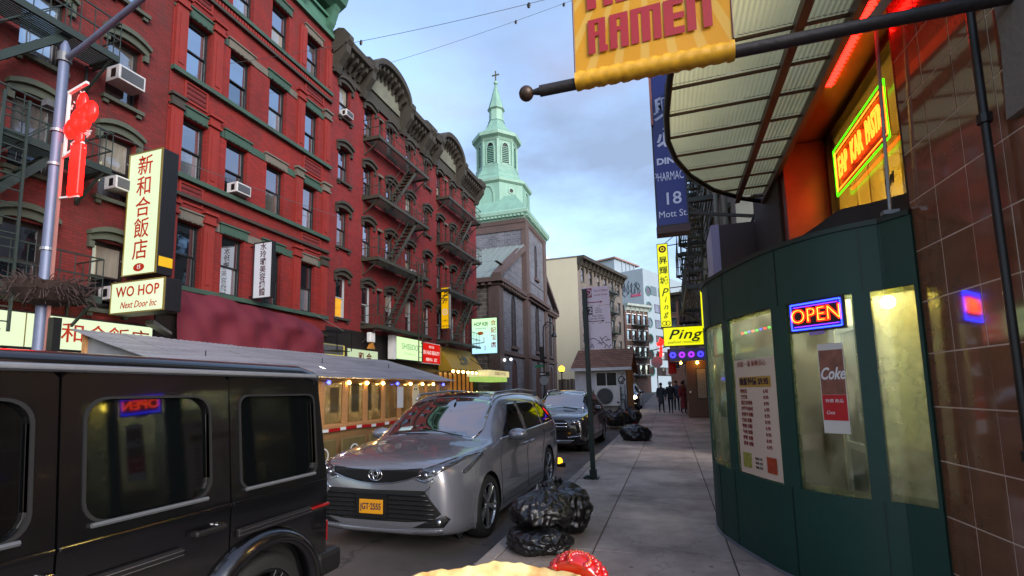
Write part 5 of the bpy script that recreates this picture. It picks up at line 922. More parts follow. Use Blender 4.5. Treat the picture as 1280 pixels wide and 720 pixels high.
mq = thing('lit_marquee', 'cream lit entrance marquee with red lettering below the lit menu sign', 'marquee', (-13.3, 30.6, 2.72), PI/2); MB().box(0, 4.4, -1.6, 0, .0, .42).build('canopy', em('marquee_cream', '#e8dca0', .8, .2), mq); text('合記飯店 HOP KEE', .3, pm('marquee_red', '#a5501c', .5), 'lettering', mq, (2.4, -1.605, .21)); MB().box(.2, 4.2, -1.5, -.1, -.35, -.02).build('valance', em('marquee_green', '#b8e070', .7, .3), mq)
for x in (.0, 4.3): MB().bar((x, -1.5, .4), (x, 0, 1.4), .04).build('stay', M_BLACK, mq)
# maroon cover over a boarded shop front
cv = thing('maroon_cover', 'maroon fabric cover draped over the whole front above the dining shed', 'cover', (-13.45, 9.6, 2.7), PI/2)
def cvf(u, v):
    x = 6.25*u; top = 2.15-.35*u; edge = max(0, (u-.93)/.07); z = -.25+(top+.25)*v-.15*edge*v; f = .55*math.sin(min(1, (1-v)*3.2)*PI/2); y = -.05-f*(1-.7*edge**2)-.07*math.sin(x*2.1+v*4.5)-.055*math.sin(x*4.3-v*5.5+.8*math.sin(v*4))-.02*math.sin(x*9+v*7)-.08*math.sin(u*PI)*math.sin(v*PI*1.6+x*.8); return (x, y, z)
vs, fs = polyline_grid(cvf, 110, 40); MB().add(vs, fs).build('fabric', pm('maroon_cloth', '#560a1f', .8, var=.18, scale=2, bump=.1, bscale=200), cv, smooth=True, fix=False)
rk = thing('iron_rack', 'black iron rack of rails at the end of the maroon cover', 'rack', (-13.4, 15.9, 3.4), PI/2); b = MB()
for k in range(5): b.bar((0, -.1-.18*k, 0), (.9, -.1-.18*k, 0), .03).bar((0, -.1-.18*k, .8), (.9, -.1-.18*k, .8), .03)
b.bar((0, -.05, .8), (0, -.9, .8), .03).bar((.9, -.05, .8), (.9, -.9, .8), .03).bar((0, -.9, 0), (0, -.9, .8), .03).bar((.9, -.9, 0), (.9, -.9, .8), .03).bar((-.4, 0, 1.5), (.4, -.9, .8), .02); b.build('rail', M_BLACK, rk)
# ---- east side
s = box_sign('pharmacy_sign', 'tall dark blue sign with white lettering reading PHARMACY 18 Mott St', -.1, .6, 11, 5.22, 9.2, .3, pm('sign_blue', '#101f74', .35, var=.1), pm('sign_maroon_frame', '#3a2226', .5, var=.2), edge=M_BLACK)
MB().box(-.36, .36, -.03, .32, -.16, -.005).build('sill', MATS['sign_maroon_frame'], s)
M_SWH = pm('sign_letter_white', '#c2cbe6', .4)
text('18', .4, M_SWH, 'lettering', s, (.02, -.006, .62), fat=.004); text('Mott St.', .22, M_SWH, 'lettering', s, (.02, -.006, .27), sx=.88); text('PHARMACY', .22, M_SWH, 'lettering', s, (.01, -.006, 1.15), sx=.62, sy=1.3); text('DING', .2, M_SWH, 'lettering', s, (.0, -.006, 1.52), sx=1.1, fat=.008); text('必', .5, M_SWH, 'lettering', s, (0, -.006, 2.05), fat=.01); text('興', .6, M_SWH, 'lettering', s, (0, -.006, 2.75), fat=.01)
arm(s, (.35, .15, .3), (1.9, .15, .0), .06); arm(s, (.35, .15, 3.6), (1.9, .15, 3.6), .06); MB().box(-.02, .3, -.3, -.04, 2.35, 3.2).build('junction_box', M_BLACK, s); MB().bar((-.33, -.05, 2.4), (-.33, -.05, 3.9), .05).build('trim_tube', pm('pink_trim', '#b06a5c', .5), s)
s = box_sign('yellow_upright_sign', 'tall bright yellow sign with green characters and the script word Ping', -.29, .25, 25, 4.66, 8.95, .3, M_LITYEL, pm('sign_green_edge', '#2c4a12', .5), edge=MATS['sign_green_edge'])
M_SGR = pm('sign_dark_green', '#123c14', .5)
MB().lathe([(.1, 0), (.19, 0), (.19, .006), (.1, .006)], n=10, cap=False, M=Matrix.Translation((0, -.008, 4.0)) @ Matrix.Rotation(PI/2, 4, 'X')).build('flower_logo', pm('sign_flower', '#c03a10', .5), s); MB().sphere((0, -.01, 4.0), .06, 8, 6).build('flower_logo', MATS['sign_flower'], s)
vtext('昇輝城', .42, .52, M_SGR, s, 0, 3.65, -.006, fat=.006)
for i, (chh, dx) in enumerate((('P', -.03), ('i', .0), ('n', .02), ('g', .0))): text(chh, .58 if i == 0 else .42, M_SGR, 'lettering', s, (dx, -.006, 1.75-i*.36), shear=.3, fat=.002)
MB().lathe([(.09, 0), (.12, 0), (.12, .006), (.09, .006)], n=14, cap=False, M=Matrix.Translation((-.08, -.008, .2)) @ Matrix.Rotation(PI/2, 4, 'X')).lathe([(.09, 0), (.12, 0), (.12, .006), (.09, .006)], n=14, cap=False, M=Matrix.Translation((.08, -.008, .2)) @ Matrix.Rotation(PI/2, 4, 'X')).build('ring_logo', MATS['sign_flower'], s)
for z in (4.2, 2.0): arm(s, (.27, .15, z), (2.0, .15, z+.1), .04)
arm(s, (.1, .15, 4.3), (.9, .15, 4.9), .03)
s = box_sign('yellow_script_sign', 'wide bright yellow sign reading Ping in green script over the restaurant entrance', -.2, 1.68, 24.9, 3.68, 4.64, .3, M_LITYEL, MATS['sign_green_edge'], edge=MATS['sign_green_edge'])
text('Ping', .66, M_SGR, 'lettering', s, (.02, -.006, .56), shear=.35, fat=.01, sx=1.25, space=1.1); text('seafood restaurant', .2, pm('sign_olive_script', '#7a8a10', .5), 'lettering', s, (0, -.006, .2), shear=.3)
pe = thing('restaurant_entrance', 'brown clad restaurant entrance with purple lit band under the yellow script sign', 'entrance', (.8, 25.1, gz(25))); MB().box(.0, .95, .0, 3, 0, 3.2).build('wall', pm('brown_cladding', '#5c3a20', .5, var=.2, dirt=.2), pe); f = MB().box(.42, .9, -.03, -.001, .9, 2.4).build('window', M_BROWNTRIM, pe); MB().box(.46, .86, -.04, -.031, .95, 2.35).build('pane', pm('window_poster', '#8a7a60', .4, var=.5, scale=8), f); MB().box(.08, .16, -.03, 0, 1.2, 1.3).build('plaque', M_WHITE, pe)
MB().box(-.75, .95, -.5, 3, 2.75, 3.35).build('band', pm('lilac_band', '#6a6488', .5), pe)
for i in range(4): MB().lathe([(.06, 0), (.15, 0), (.15, .02), (.06, .02)], n=12, cap=False, M=Matrix.Translation((-.6+i*.42, -.51, 3.05)) @ Matrix.Rotation(PI/2, 4, 'X')).build('led_flower', em('led_blue' if i % 3 == 0 else 'led_violet', '#3a30ff' if i % 3 == 0 else '#8020c0', 2.5), pe)
MB().sphere((-.25, -.3, 2.66), .05, 8, 6).build('bulb', em('entrance_bulb', '#ffb84a', 60, k=.3), pe); MB().sphere((.5, -.3, 2.66), .06, 8, 6).build('bulb', MATS['entrance_bulb'], pe)
rf = thing('red_flag', 'red vertical flag hanging by the yellow script sign', 'flag', (-.05, 26.5, gz(25)+2.2)); vs, fs = polyline_grid(lambda u, v: (.4*u, .04*math.sin(u*7+v*2), 1.3*v), 8, 8); MB().add(vs, fs).build('cloth', pm('flag_red', '#b01410', .7, var=.15), rf, smooth=True, fix=False)
bx = thing('brown_box_sign', 'dark brown box sign with a pale lilac edge above the green vestibule', 'sign', (.74, 8, 2.6)); MB().box(.12, .7, 0, .9, 0, 1.55).build('case', pm('box_brown', '#2d1715', .5, var=.2), bx); MB().box(0, .118, -.01, .9, 0, 1.56).build('edge_panel', pm('lilac_panel', '#8f88a8', .5, var=.05), bx); MB().box(.7, .72, .1, .8, .1, .5).bar((.6, .4, 1.5), (.75, .4, 1.9), .04).build('bracket', M_BLACK, bx)
yf = thing('yellow_sign', 'small glowing yellow sign edge showing behind the curved green vestibule', 'sign', (.62, 9.4, 2.7)); MB().box(0, .2, 0, .06, 0, .7).build('face', M_LITYEL, yf); MB().box(.2, 1.2, 0, .06, -.02, .72).build('case', M_SIGNBLK, yf)
# ================================================================ vehicles
def paint(name, col, metal=.35, rough=.32, coat=1.0): return pm(name, col, rough, metal, var=.04, scale=1.5, coat=coat, spec=.5)
M_SILVER = paint('grey_car_paint', '#7b7d85', .5, .26); M_BLK = paint('black_car_paint', '#050507', .1, .3); M_BLK2 = paint('dark_car_paint', '#0a0b0f', .1, .25); M_AGL = pm('car_glass', '#060708', .04, 0, var=.05, spec=.6, coat=0); M_PLAST = pm('black_plastic', '#0c0c0d', .5, var=.2); M_ALLOY = pm('alloy_wheel', '#9b9ea3', .28, .9, var=.08); M_LENS = pm('lamp_lens', '#3a3a3e', .06, .3, var=.6, scale=14, spec=1, coat=1); M_PLATE = pm('orange_plate', '#c98a16', .5, var=.06); M_REDL = pm('red_lens', '#7a0a0a', .15, spec=.8, coat=1); M_AMBL = em('amber_lamp', '#ffb020', 10)
def ws_glass():
    g = NT('windscreen_glass'); d = g.n('ShaderNodeBsdfDiffuse'); d.inputs[0].default_value = (.012, .013, .014, 1); gl = g.n('ShaderNodeBsdfGlossy', i_Roughness=.03); fr = g.n('ShaderNodeLayerWeight', i_Blend=.5); ad = g.n('ShaderNodeMath', operation='MULTIPLY_ADD', i_1=.8, i_2=.34, use_clamp=True); g.l(fr.outputs['Fresnel'], ad.inputs[0]); m = g.n('ShaderNodeMixShader'); g.l(ad.outputs[0], m.inputs[0]); g.l(d.outputs[0], m.inputs[1]); g.l(gl.outputs[0], m.inputs[2]); g.l(m.outputs[0], g.out.inputs[0]); return g.m
M_WSG = ws_glass()
def crl(a, b, c, d, u): return .5*((2*b)+(c-a)*u+(2*a-5*b+4*c-d)*u*u+(3*b-a-3*c+d)*u**3)
class Body:
    """car body lofted through half cross-sections; local x runs from the nose (0) to the tail"""
    def __init__(s, st, wheels, R, nu=5, nv=4):
        xs = [q[0] for q in st]; secs = [q[1] for q in st]; m = len(secs[0]); n = len(st); rows = []
        def at(L, i): return L[max(0, min(len(L)-1, i))]
        for i in range(n-1):
            for k in range(nu if i < n-2 else nu+1):
                u = k/nu; x = crl(at(xs, i-1) if i else xs[0]-.02, xs[i], xs[i+1], at(xs, i+2) if i+2 < n else xs[-1]+.02, u); cp = [(crl(at(secs, i-1)[j][0], secs[i][j][0], secs[i+1][j][0], at(secs, i+2)[j][0], u), crl(at(secs, i-1)[j][1], secs[i][j][1], secs[i+1][j][1], at(secs, i+2)[j][1], u)) for j in range(m)]; row = []
                for j in range(m-1):
                    for q in range(nv if j < m-2 else nv+1):
                        w = q/nv; a, b, c, d = at(cp, j-1), cp[j], cp[j+1], at(cp, j+2); row.append((max(0, crl(a[0], b[0], c[0], d[0], w)), crl(a[1], b[1], c[1], d[1], w)))
                row[0] = (0, row[0][1]); row[-1] = (0, row[-1][1]); rows.append([(x, y, z) for y, z in row]+[(x, -y, z) for y, z in row[-2:0:-1]])
        k = len(rows[0]); V = [Vector(p) for r in rows for p in r]; F = [(i*k+j, i*k+(j+1) % k, (i+1)*k+(j+1) % k, (i+1)*k+j) for i in range(len(rows)-1) for j in range(k)]
        F += [tuple(range(k-1, -1, -1)), tuple((len(rows)-1)*k+j for j in range(k))]; s.bvh = BVHTree.FromPolygons(V, F)
        def rr(p): return min(math.hypot(p.x-w[0], p.z-w[1]) for w in wheels)
        F = [f for f in F if not (len(f) == 4 and all(rr(V[i]) < R and abs(V[i].y) > .5 for i in f))]
        for f in F:
            for i in f:
                p = V[i]
                if abs(p.y) > .5:
                    for wx, wz in wheels:
                        d = math.hypot(p.x-wx, p.z-wz)
                        if d < R and d > .01: p.x = wx+(p.x-wx)*R/d; p.z = wz+(p.z-wz)*R/d
        s.mb = MB(); s.mb.v = [tuple(p) for p in V]; s.mb.f = F
    def ray(s, a, b, mode):
        if mode == 'f': o, d = Vector((-3, a, b)), Vector((1, 0, 0))
        elif mode == 'b': o, d = Vector((9, a, b)), Vector((-1, 0, 0))
        elif mode == 't': o, d = Vector((a, b, 4)), Vector((0, 0, -1))
        elif mode in 'lr': sg = 1 if mode == 'l' else -1; o, d = Vector((a, 3*sg, b)), Vector((0, -sg, 0))
        else: o, d = Vector((-3*.707+.0, 0, 0)), Vector((1, 0, 0))
        h, nn, _, _ = s.bvh.ray_cast(o, d)
        if h is None: return None
        if nn.dot(d) > 0: nn = -nn
        return h, nn
    def patch(s, poly, mode, name, mat, par, off=.005, step=.045, thick=.012):
        pts = []; n = len(poly)
        for i in range(n):
            a, b = Vector(poly[i]), Vector(poly[(i+1) % n]); k = max(1, int((b-a).length/step))
            for q in range(k): pts.append(a.lerp(b, q/k))
        nb = len(pts); x0, x1 = min(p.x for p in pts), max(p.x for p in pts); y0, y1 = min(p.y for p in pts), max(p.y for p in pts)
        def inside(p):
            c = False
            for i in range(nb):
                a, b = pts[i], pts[(i+1) % nb]
                if (a.y > p.y) != (b.y > p.y) and p.x < (b.x-a.x)*(p.y-a.y)/(b.y-a.y)+a.x: c = not c
            return c
        gx = x0+step/2
        while gx < x1:
            gy = y0+step/2
            while gy < y1:
                p = Vector((gx, gy))
                if inside(p) and min((p-q).length for q in pts[:nb]) > step*.4: pts.append(p)
                gy += step
            gx += step
        vo, _, fo, _, _, _ = delaunay_2d_cdt(pts, [(i, (i+1) % nb) for i in range(nb)], [], 1, 1e-5); vs = []; ok = []
        for p in vo:
            h = s.ray(p.x, p.y, mode); vs.append(h[0]+h[1]*off if h else Vector((0, 0, -99))); ok.append(h is not None)
        b = MB(); b.v = [tuple(v) for v in vs]; b.f = [tuple(f) for f in fo if all(ok[i] for i in f)]; o = b.build(name, mat, par, smooth=True)
        if thick: md = o.modifiers.new('edge', 'SOLIDIFY'); md.thickness = thick; md.offset = -1
        return o
    def line(s, pts, mode, name, mat, par, r=.004, off=.001, step=.06):
        out = []
        for a, b in zip(pts, pts[1:]):
            a, b = Vector(a), Vector(b); k = max(1, int((b-a).length/step))
            for q in range(k+(b == Vector(pts[-1]))): p = a.lerp(b, q/k); h = s.ray(p.x, p.y, mode); out += [h[0]+h[1]*off] if h else []
        return MB().tube(out, r, 5).build(name, mat, par, smooth=True) if len(out) > 1 else None
_wm = {}
def wheel(par, x, y, z, R, w, side, spokes=5, key='a', mat=None, rim=.74):
    if key not in _wm:
        t = MB().lathe([(R*rim, -w/2), (R*.93, -w/2), (R*.985, -w*.36), (R, -w*.25), (R, w*.25), (R*.985, w*.36), (R*.93, w/2), (R*rim, w/2)], n=40, cap=False).mesh('tyre', M_RUBBER, True); b = MB().lathe([(R*rim, -w*.45), (R*rim-.02, -w*.3), (R*rim-.02, w*.3), (R*rim, w*.45)], n=40, cap=False).lathe([(R*rim*.9, -.01), (R*rim*.9, .01)], n=32).mesh('wheel', M_PLAST, True); s = MB()
        for k in range(spokes):
            for dl in (-.14, .14):
                a = 2*PI*k/spokes; s.bar((math.cos(a)*R*.12, math.sin(a)*R*.12, w*.33), (math.cos(a+dl)*R*rim*.97, math.sin(a+dl)*R*rim*.97, w*.42), .032, .035)
        s.lathe([(R*rim, w*.36), (R*rim, w*.47), (R*rim-.022, w*.47), (R*rim-.03, w*.36)], n=40, cap=False).lathe([(R*.17, w*.25), (R*.17, w*.36), (R*.1, w*.4)], n=20); _wm[key] = (b, t, s.mesh('rim', mat or M_ALLOY))
    b, t, s = _wm[key]; rot = (-PI/2 if side > 0 else PI/2, rnd.uniform(0, 1), 0); o = obj('wheel', b, par, (x, y, z), rot); obj('tyre', t, o); q = obj('rim', s, o, bevel=.004, seg=1); q.data.shade_flat(); return o
def liner(par, x, y, z, R, side, d=.42):
    b = MB(); n = 20; vs = []; fs = []
    for i in range(n+1):
        a = -PI*.1+PI*1.2*i/n
        for yy in (side*y, side*(y-d)): vs.append((x+math.cos(a)*R, yy, z+math.sin(a)*R))
    fs = [(2*i, 2*i+2, 2*i+3, 2*i+1) for i in range(n)]+[tuple(2*i+1 for i in range(n+1))]; return b.add(vs, fs).build('wheel_arch', M_PLAST, par, fix=False)
def arch_lip(par, x, y, z, R, side, mat, r=.012): return MB().tube([(x+math.cos(-.15+(PI+.3)*i/24)*R, side*y, z+math.sin(-.15+(PI+.3)*i/24)*R) for i in range(25)], r, 6).build('arch_trim', mat, par, smooth=True)
# ---- grey minivan
LOW = [(0, .19), (.86, .19), (.965, .25), (.985, .5), (.975, .79)]
def S_(x, tail, low=None): return (x, (low or LOW)+tail)
ST = [(0, [(0, .34), (.42, .34), (.60, .38), (.66, .52), (.66, .70), (.62, .86), (.52, .92), (.3, .94), (0, .95)]),
      (.05, [(0, .24), (.55, .24), (.76, .30), (.80, .5), (.79, .72), (.74, .91), (.6, .97), (.3, .995), (0, 1.0)]),
      (.18, [(0, .21), (.68, .21), (.88, .27), (.915, .5), (.9, .75), (.83, .95), (.64, 1.01), (.3, 1.035), (0, 1.04)]),
      (.42, [(0, .19), (.78, .19), (.94, .25), (.965, .5), (.955, .76), (.89, .985), (.69, 1.045), (.34, 1.07), (0, 1.078)]),
      (.78, [(0, .19), (.84, .19), (.965, .25), (.988, .5), (.975, .78), (.92, 1.02), (.74, 1.08), (.37, 1.11), (0, 1.12)]),
      S_(1.12, [(.935, 1.045), (.79, 1.11), (.4, 1.15), (0, 1.165)]), S_(1.38, [(.945, 1.05), (.80, 1.17), (.42, 1.24), (0, 1.26)]), S_(1.78, [(.955, 1.07), (.77, 1.41), (.43, 1.49), (0, 1.51)]),
      S_(2.2, [(.96, 1.08), (.715, 1.61), (.43, 1.69), (0, 1.71)]), S_(2.75, [(.965, 1.09), (.71, 1.66), (.43, 1.745), (0, 1.765)]), S_(3.5, [(.967, 1.11), (.71, 1.665), (.43, 1.75), (0, 1.77)]), S_(4.25, [(.965, 1.13), (.70, 1.635), (.43, 1.715), (0, 1.735)]),
      S_(4.8, [(.925, 1.13), (.655, 1.57), (.42, 1.65), (0, 1.67)], [(0, .22), (.84, .22), (.95, .28), (.965, .5), (.95, .8)]), S_(5.03, [(.86, 1.1), (.63, 1.28), (.4, 1.33), (0, 1.35)], [(0, .26), (.78, .26), (.88, .32), (.91, .5), (.89, .8)]),
      S_(5.15, [(.77, 1.0), (.6, 1.05), (.3, 1.06), (0, 1.06)], [(0, .32), (.66, .32), (.78, .36), (.82, .5), (.8, .8)]), S_(5.18, [(.6, .86), (.5, .88), (.3, .9), (0, .9)], [(0, .42), (.5, .42), (.62, .45), (.66, .55), (.64, .75)])]
WH = [(.97, .365), (4.03, .365)]
mv = thing('parked_minivan', 'silver grey minivan with orange plate parked behind the black boxy off-roader', 'minivan', (-3.17, 4.74, -.15), PI/2)
B = Body(ST, WH, .415); B.mb.build('body', M_SILVER, mv, smooth=True)
for sg in (1, -1):
    m = 'l' if sg > 0 else 'r'
    for wx, wz in WH: liner(mv, wx, .965, wz, .417, sg); wheel(mv, wx, sg*.865, wz, .37, .225, sg, 5, 'mv')
    wd = [[(1.62, 1.13), (1.75, 1.22), (2.33, 1.575), (2.66, 1.59), (2.62, 1.135)], [(2.74, 1.14), (2.78, 1.595), (3.62, 1.59), (3.66, 1.155)], [(3.76, 1.165), (3.74, 1.58), (4.25, 1.545), (4.62, 1.44), (4.78, 1.3), (4.74, 1.21)]]
    for p in wd: B.patch(p, m, 'window', M_AGL, mv)
    B.patch([(1.55, 1.105), (1.55, 1.125), (4.76, 1.195), (4.76, 1.175)], m, 'window_trim', M_CHROME, mv, .006, .08); B.line([(2.7, 1.1), (2.68, .9), (2.66, .4), (2.7, .27)], m, 'door_seam', M_PLAST, mv); B.line([(3.7, 1.14), (3.72, .9), (3.55, .55)], m, 'door_seam', M_PLAST, mv); B.line([(1.5, 1.05), (1.42, .85), (1.44, .4), (1.5, .28), (3.5, .28)], m, 'door_seam', M_PLAST, mv); B.line([(3.72, 1.05), (4.75, 1.06)], m, 'door_track', M_PLAST, mv, .005)
    for hx in (2.52, 2.86):
        h = B.ray(hx, .97, m)[0]; MB().box(-.1, .1, -.02, .035, -.016, .016).build('door_handle', M_SILVER, mv, tuple(h) if sg > 0 else (h.x, h.y-.015, h.z), bevel=.012)
    mb = MB().sphere((0, 0, 0), 1, 16, 10, (.1, .15, .085)); mi = mb.build('mirror', M_SILVER, mv, (1.78, sg*1.1, 1.16), (0, 0, sg*.25), smooth=True); MB().box(-.03, .05, -.12, .03, -.07, -.03).build('mirror_arm', M_PLAST, mi) if sg > 0 else MB().box(-.03, .05, -.03, .12, -.07, -.03).build('mirror_arm', M_PLAST, mi)
    B.patch([(sg*p, q) for p, q in ((.5, .855), (.58, .825), (.72, .87), (.86, .965), (.93, 1.04), (.91, 1.06), (.84, 1.03), (.7, .975), (.54, .925))], 'f', 'headlight', M_LENS, mv, .006, .03)
    B.patch([(.28, .885), (.45, .93), (.9, 1.045), (.86, .99), (.6, .925), (.34, .85)], m, 'headlight', M_LENS, mv, .007, .03)
    for q in range(3): hh = B.ray(sg*(.62+.075*q), .875+.035*q, 'f'); MB().sphere(hh[0]+hh[1]*-.005, .026, 10, 7).build('lamp', M_CHROME, mv, smooth=True)
    B.line([(sg*.5, .83), (sg*.62, .80), (sg*.7, .84), (sg*.66, .75), (sg*.6, .70)], 'f', 'chrome_strip', M_CHROME, mv, .009, .004, .03)
    B.patch([(sg*.46, .32), (sg*.8, .33), (sg*.86, .41), (sg*.82, .45), (sg*.6, .38)], 'f', 'fog_lamp_bezel', M_PLAST, mv, .006, .03); h = B.ray(sg*.76, .385, 'f'); MB().sphere(h[0]+h[1]*.005, .035, 10, 7).build('fog_lamp', M_CHROME, mv, smooth=True)
    MB().tube([(2.0, sg*.62, 1.655), (2.15, sg*.64, 1.74), (3.3, sg*.64, 1.79), (4.4, sg*.62, 1.755), (4.6, sg*.6, 1.67)], .018, 8).build('roof_rail', M_ALLOY, mv, smooth=True)
    B.patch([(sg*.72, 1.0), (sg*.9, 1.0), (sg*.86, .8), (sg*.7, .82)], 'b', 'tail_lamp', M_REDL, mv)
B.patch([(-.66, 1.155), (-.3, 1.20), (0, 1.215), (.3, 1.20), (.66, 1.155), (.71, 1.25), (.655, 1.60), (.3, 1.665), (0, 1.68), (-.3, 1.665), (-.655, 1.60), (-.71, 1.25)], 'f', 'windscreen', M_WSG, mv, .006, .06)
B.line([(-.5, 1.17), (-.1, 1.225), (.1, 1.25)], 'f', 'wiper', M_PLAST, mv, .008, .012); B.line([(.02, 1.2), (.45, 1.19), (.6, 1.2)], 'f', 'wiper', M_PLAST, mv, .008, .012)
B.patch([(.36, 1.24), (.56, 1.22), (.56, 1.265), (.36, 1.285)], 'f', 'registration_sticker', pm('sticker_pale', '#a9c0b8', .5), mv, .012, .05)
B.patch([(-.57, .945), (-.3, .925), (0, .915), (.3, .925), (.57, .945), (.54, .865), (.35, .81), (.15, .775), (0, .77), (-.15, .775), (-.35, .81), (-.54, .865)], 'f', 'upper_grille', M_PLAST, mv, .007, .03)
B.line([(-.56, .875), (-.4, .82), (-.2, .78), (0, .768), (.2, .78), (.4, .82), (.56, .875)], 'f', 'chrome_strip', M_CHROME, mv, .006, .008, .03)
gr_ = B.patch([(-.6, .71), (0, .70), (.6, .71), (.74, .53), (.78, .47), (.68, .40), (.4, .375), (0, .37), (-.4, .375), (-.68, .40), (-.78, .47), (-.74, .53)], 'f', 'lower_grille', M_DARKIN, mv, .004, .035)
for i in range(6): z = .42+i*.048; w = .72 if z < .5 else .74-.14*(z-.5)/.2; MB().tube([(B.ray(w*(-1+2*k/16), z, 'f')[0]+Vector((-.012, 0, 0))) for k in range(17)], .011, 6).build('grille_bar', M_PLAST, mv, smooth=True)
B.patch([(-.8, .31), (0, .285), (.8, .31), (.78, .27), (.5, .245), (0, .24), (-.5, .245), (-.78, .27)], 'f', 'chin_strip', M_SILVER, mv, .014, .04)
h = B.ray(0, .86, 'f')[0]; lg = MB()
for (rx, rz) in ((.085, .06), (.03, .055), (.055, .026)): lg.tube([(0, math.cos(2*PI*i/24)*rx, math.sin(2*PI*i/24)*rz+(.018 if rz < .03 else 0)) for i in range(25)], .007, 6, False)
lgo = lg.build('emblem', M_CHROME, mv, (h.x-.018, 0, .86), smooth=True)
h = B.ray(0, .52, 'f')[0]; pl = MB().box(-.013, 0, -.15, .15, -.076, .076).build('licence_plate', M_PLATE, mv, (h.x-.03, .04, .525), bevel=.004); MB().box(0, .02, -.2, .2, -.12, .13).build('plate_holder', M_PLAST, pl)
text('JGT·2555', .095, pm('plate_blue', '#141a40', .5), 'lettering', pl, (-.0145, 0, .0), (PI/2, 0, -PI/2), sx=.72, fat=.001)
MB().box(.9, 4.2, -.8, .8, .16, .4).build('underbody', M_PLAST, mv)
sr = B.patch([(2.15, -.36), (2.15, .36), (2.6, .38), (2.6, -.38)], 't', 'sunroof', M_AGL, mv, .005, .08)
sh = MB().sphere((2.0, 0, 1.76), .03, 8, 6, (2, .6, .8)).build('antenna', M_PLAST, mv)
# ---- black crossover behind it
LOW2 = [(0, .24), (.84, .24), (.945, .32), (.96, .58), (.95, .86)]
ST2 = [(0, [(0, .42), (.5, .42), (.66, .46), (.7, .58), (.68, .74), (.62, .86), (.5, .92), (.3, .95), (0, .96)]), (.06, [(0, .3), (.6, .3), (.78, .36), (.82, .58), (.8, .78), (.73, .92), (.58, .985), (.3, 1.01), (0, 1.02)]), (.22, [(0, .25), (.74, .25), (.88, .32), (.91, .58), (.89, .82), (.82, .98), (.64, 1.04), (.32, 1.065), (0, 1.07)]),
       (.6, [(0, .24), (.8, .24), (.935, .32), (.955, .58), (.94, .86), (.88, 1.03), (.7, 1.09), (.36, 1.115), (0, 1.12)]), (1.15, LOW2+[(.91, 1.08), (.76, 1.13), (.4, 1.16), (0, 1.17)]), (1.45, LOW2+[(.92, 1.1), (.78, 1.2), (.42, 1.25), (0, 1.265)]), (1.85, LOW2+[(.925, 1.11), (.72, 1.46), (.42, 1.53), (0, 1.55)]), (2.25, LOW2+[(.93, 1.12), (.67, 1.64), (.42, 1.71), (0, 1.73)]), (2.9, LOW2+[(.93, 1.13), (.66, 1.69), (.42, 1.76), (0, 1.78)]), (3.7, LOW2+[(.93, 1.15), (.65, 1.67), (.42, 1.745), (0, 1.765)]), (4.3, LOW2+[(.91, 1.17), (.62, 1.58), (.4, 1.65), (0, 1.67)]), (4.62, LOW2+[(.87, 1.14), (.6, 1.36), (.4, 1.42), (0, 1.44)]), (4.78, [(0, .34), (.7, .34), (.84, .4), (.87, .58), (.85, .84), (.8, 1.04), (.6, 1.1), (.3, 1.12), (0, 1.12)]), (4.82, [(0, .44), (.55, .44), (.7, .48), (.74, .6), (.72, .8), (.66, .9), (.5, .93), (.3, .94), (0, .94)])]
WH2 = [(.88, .37), (3.8, .37)]
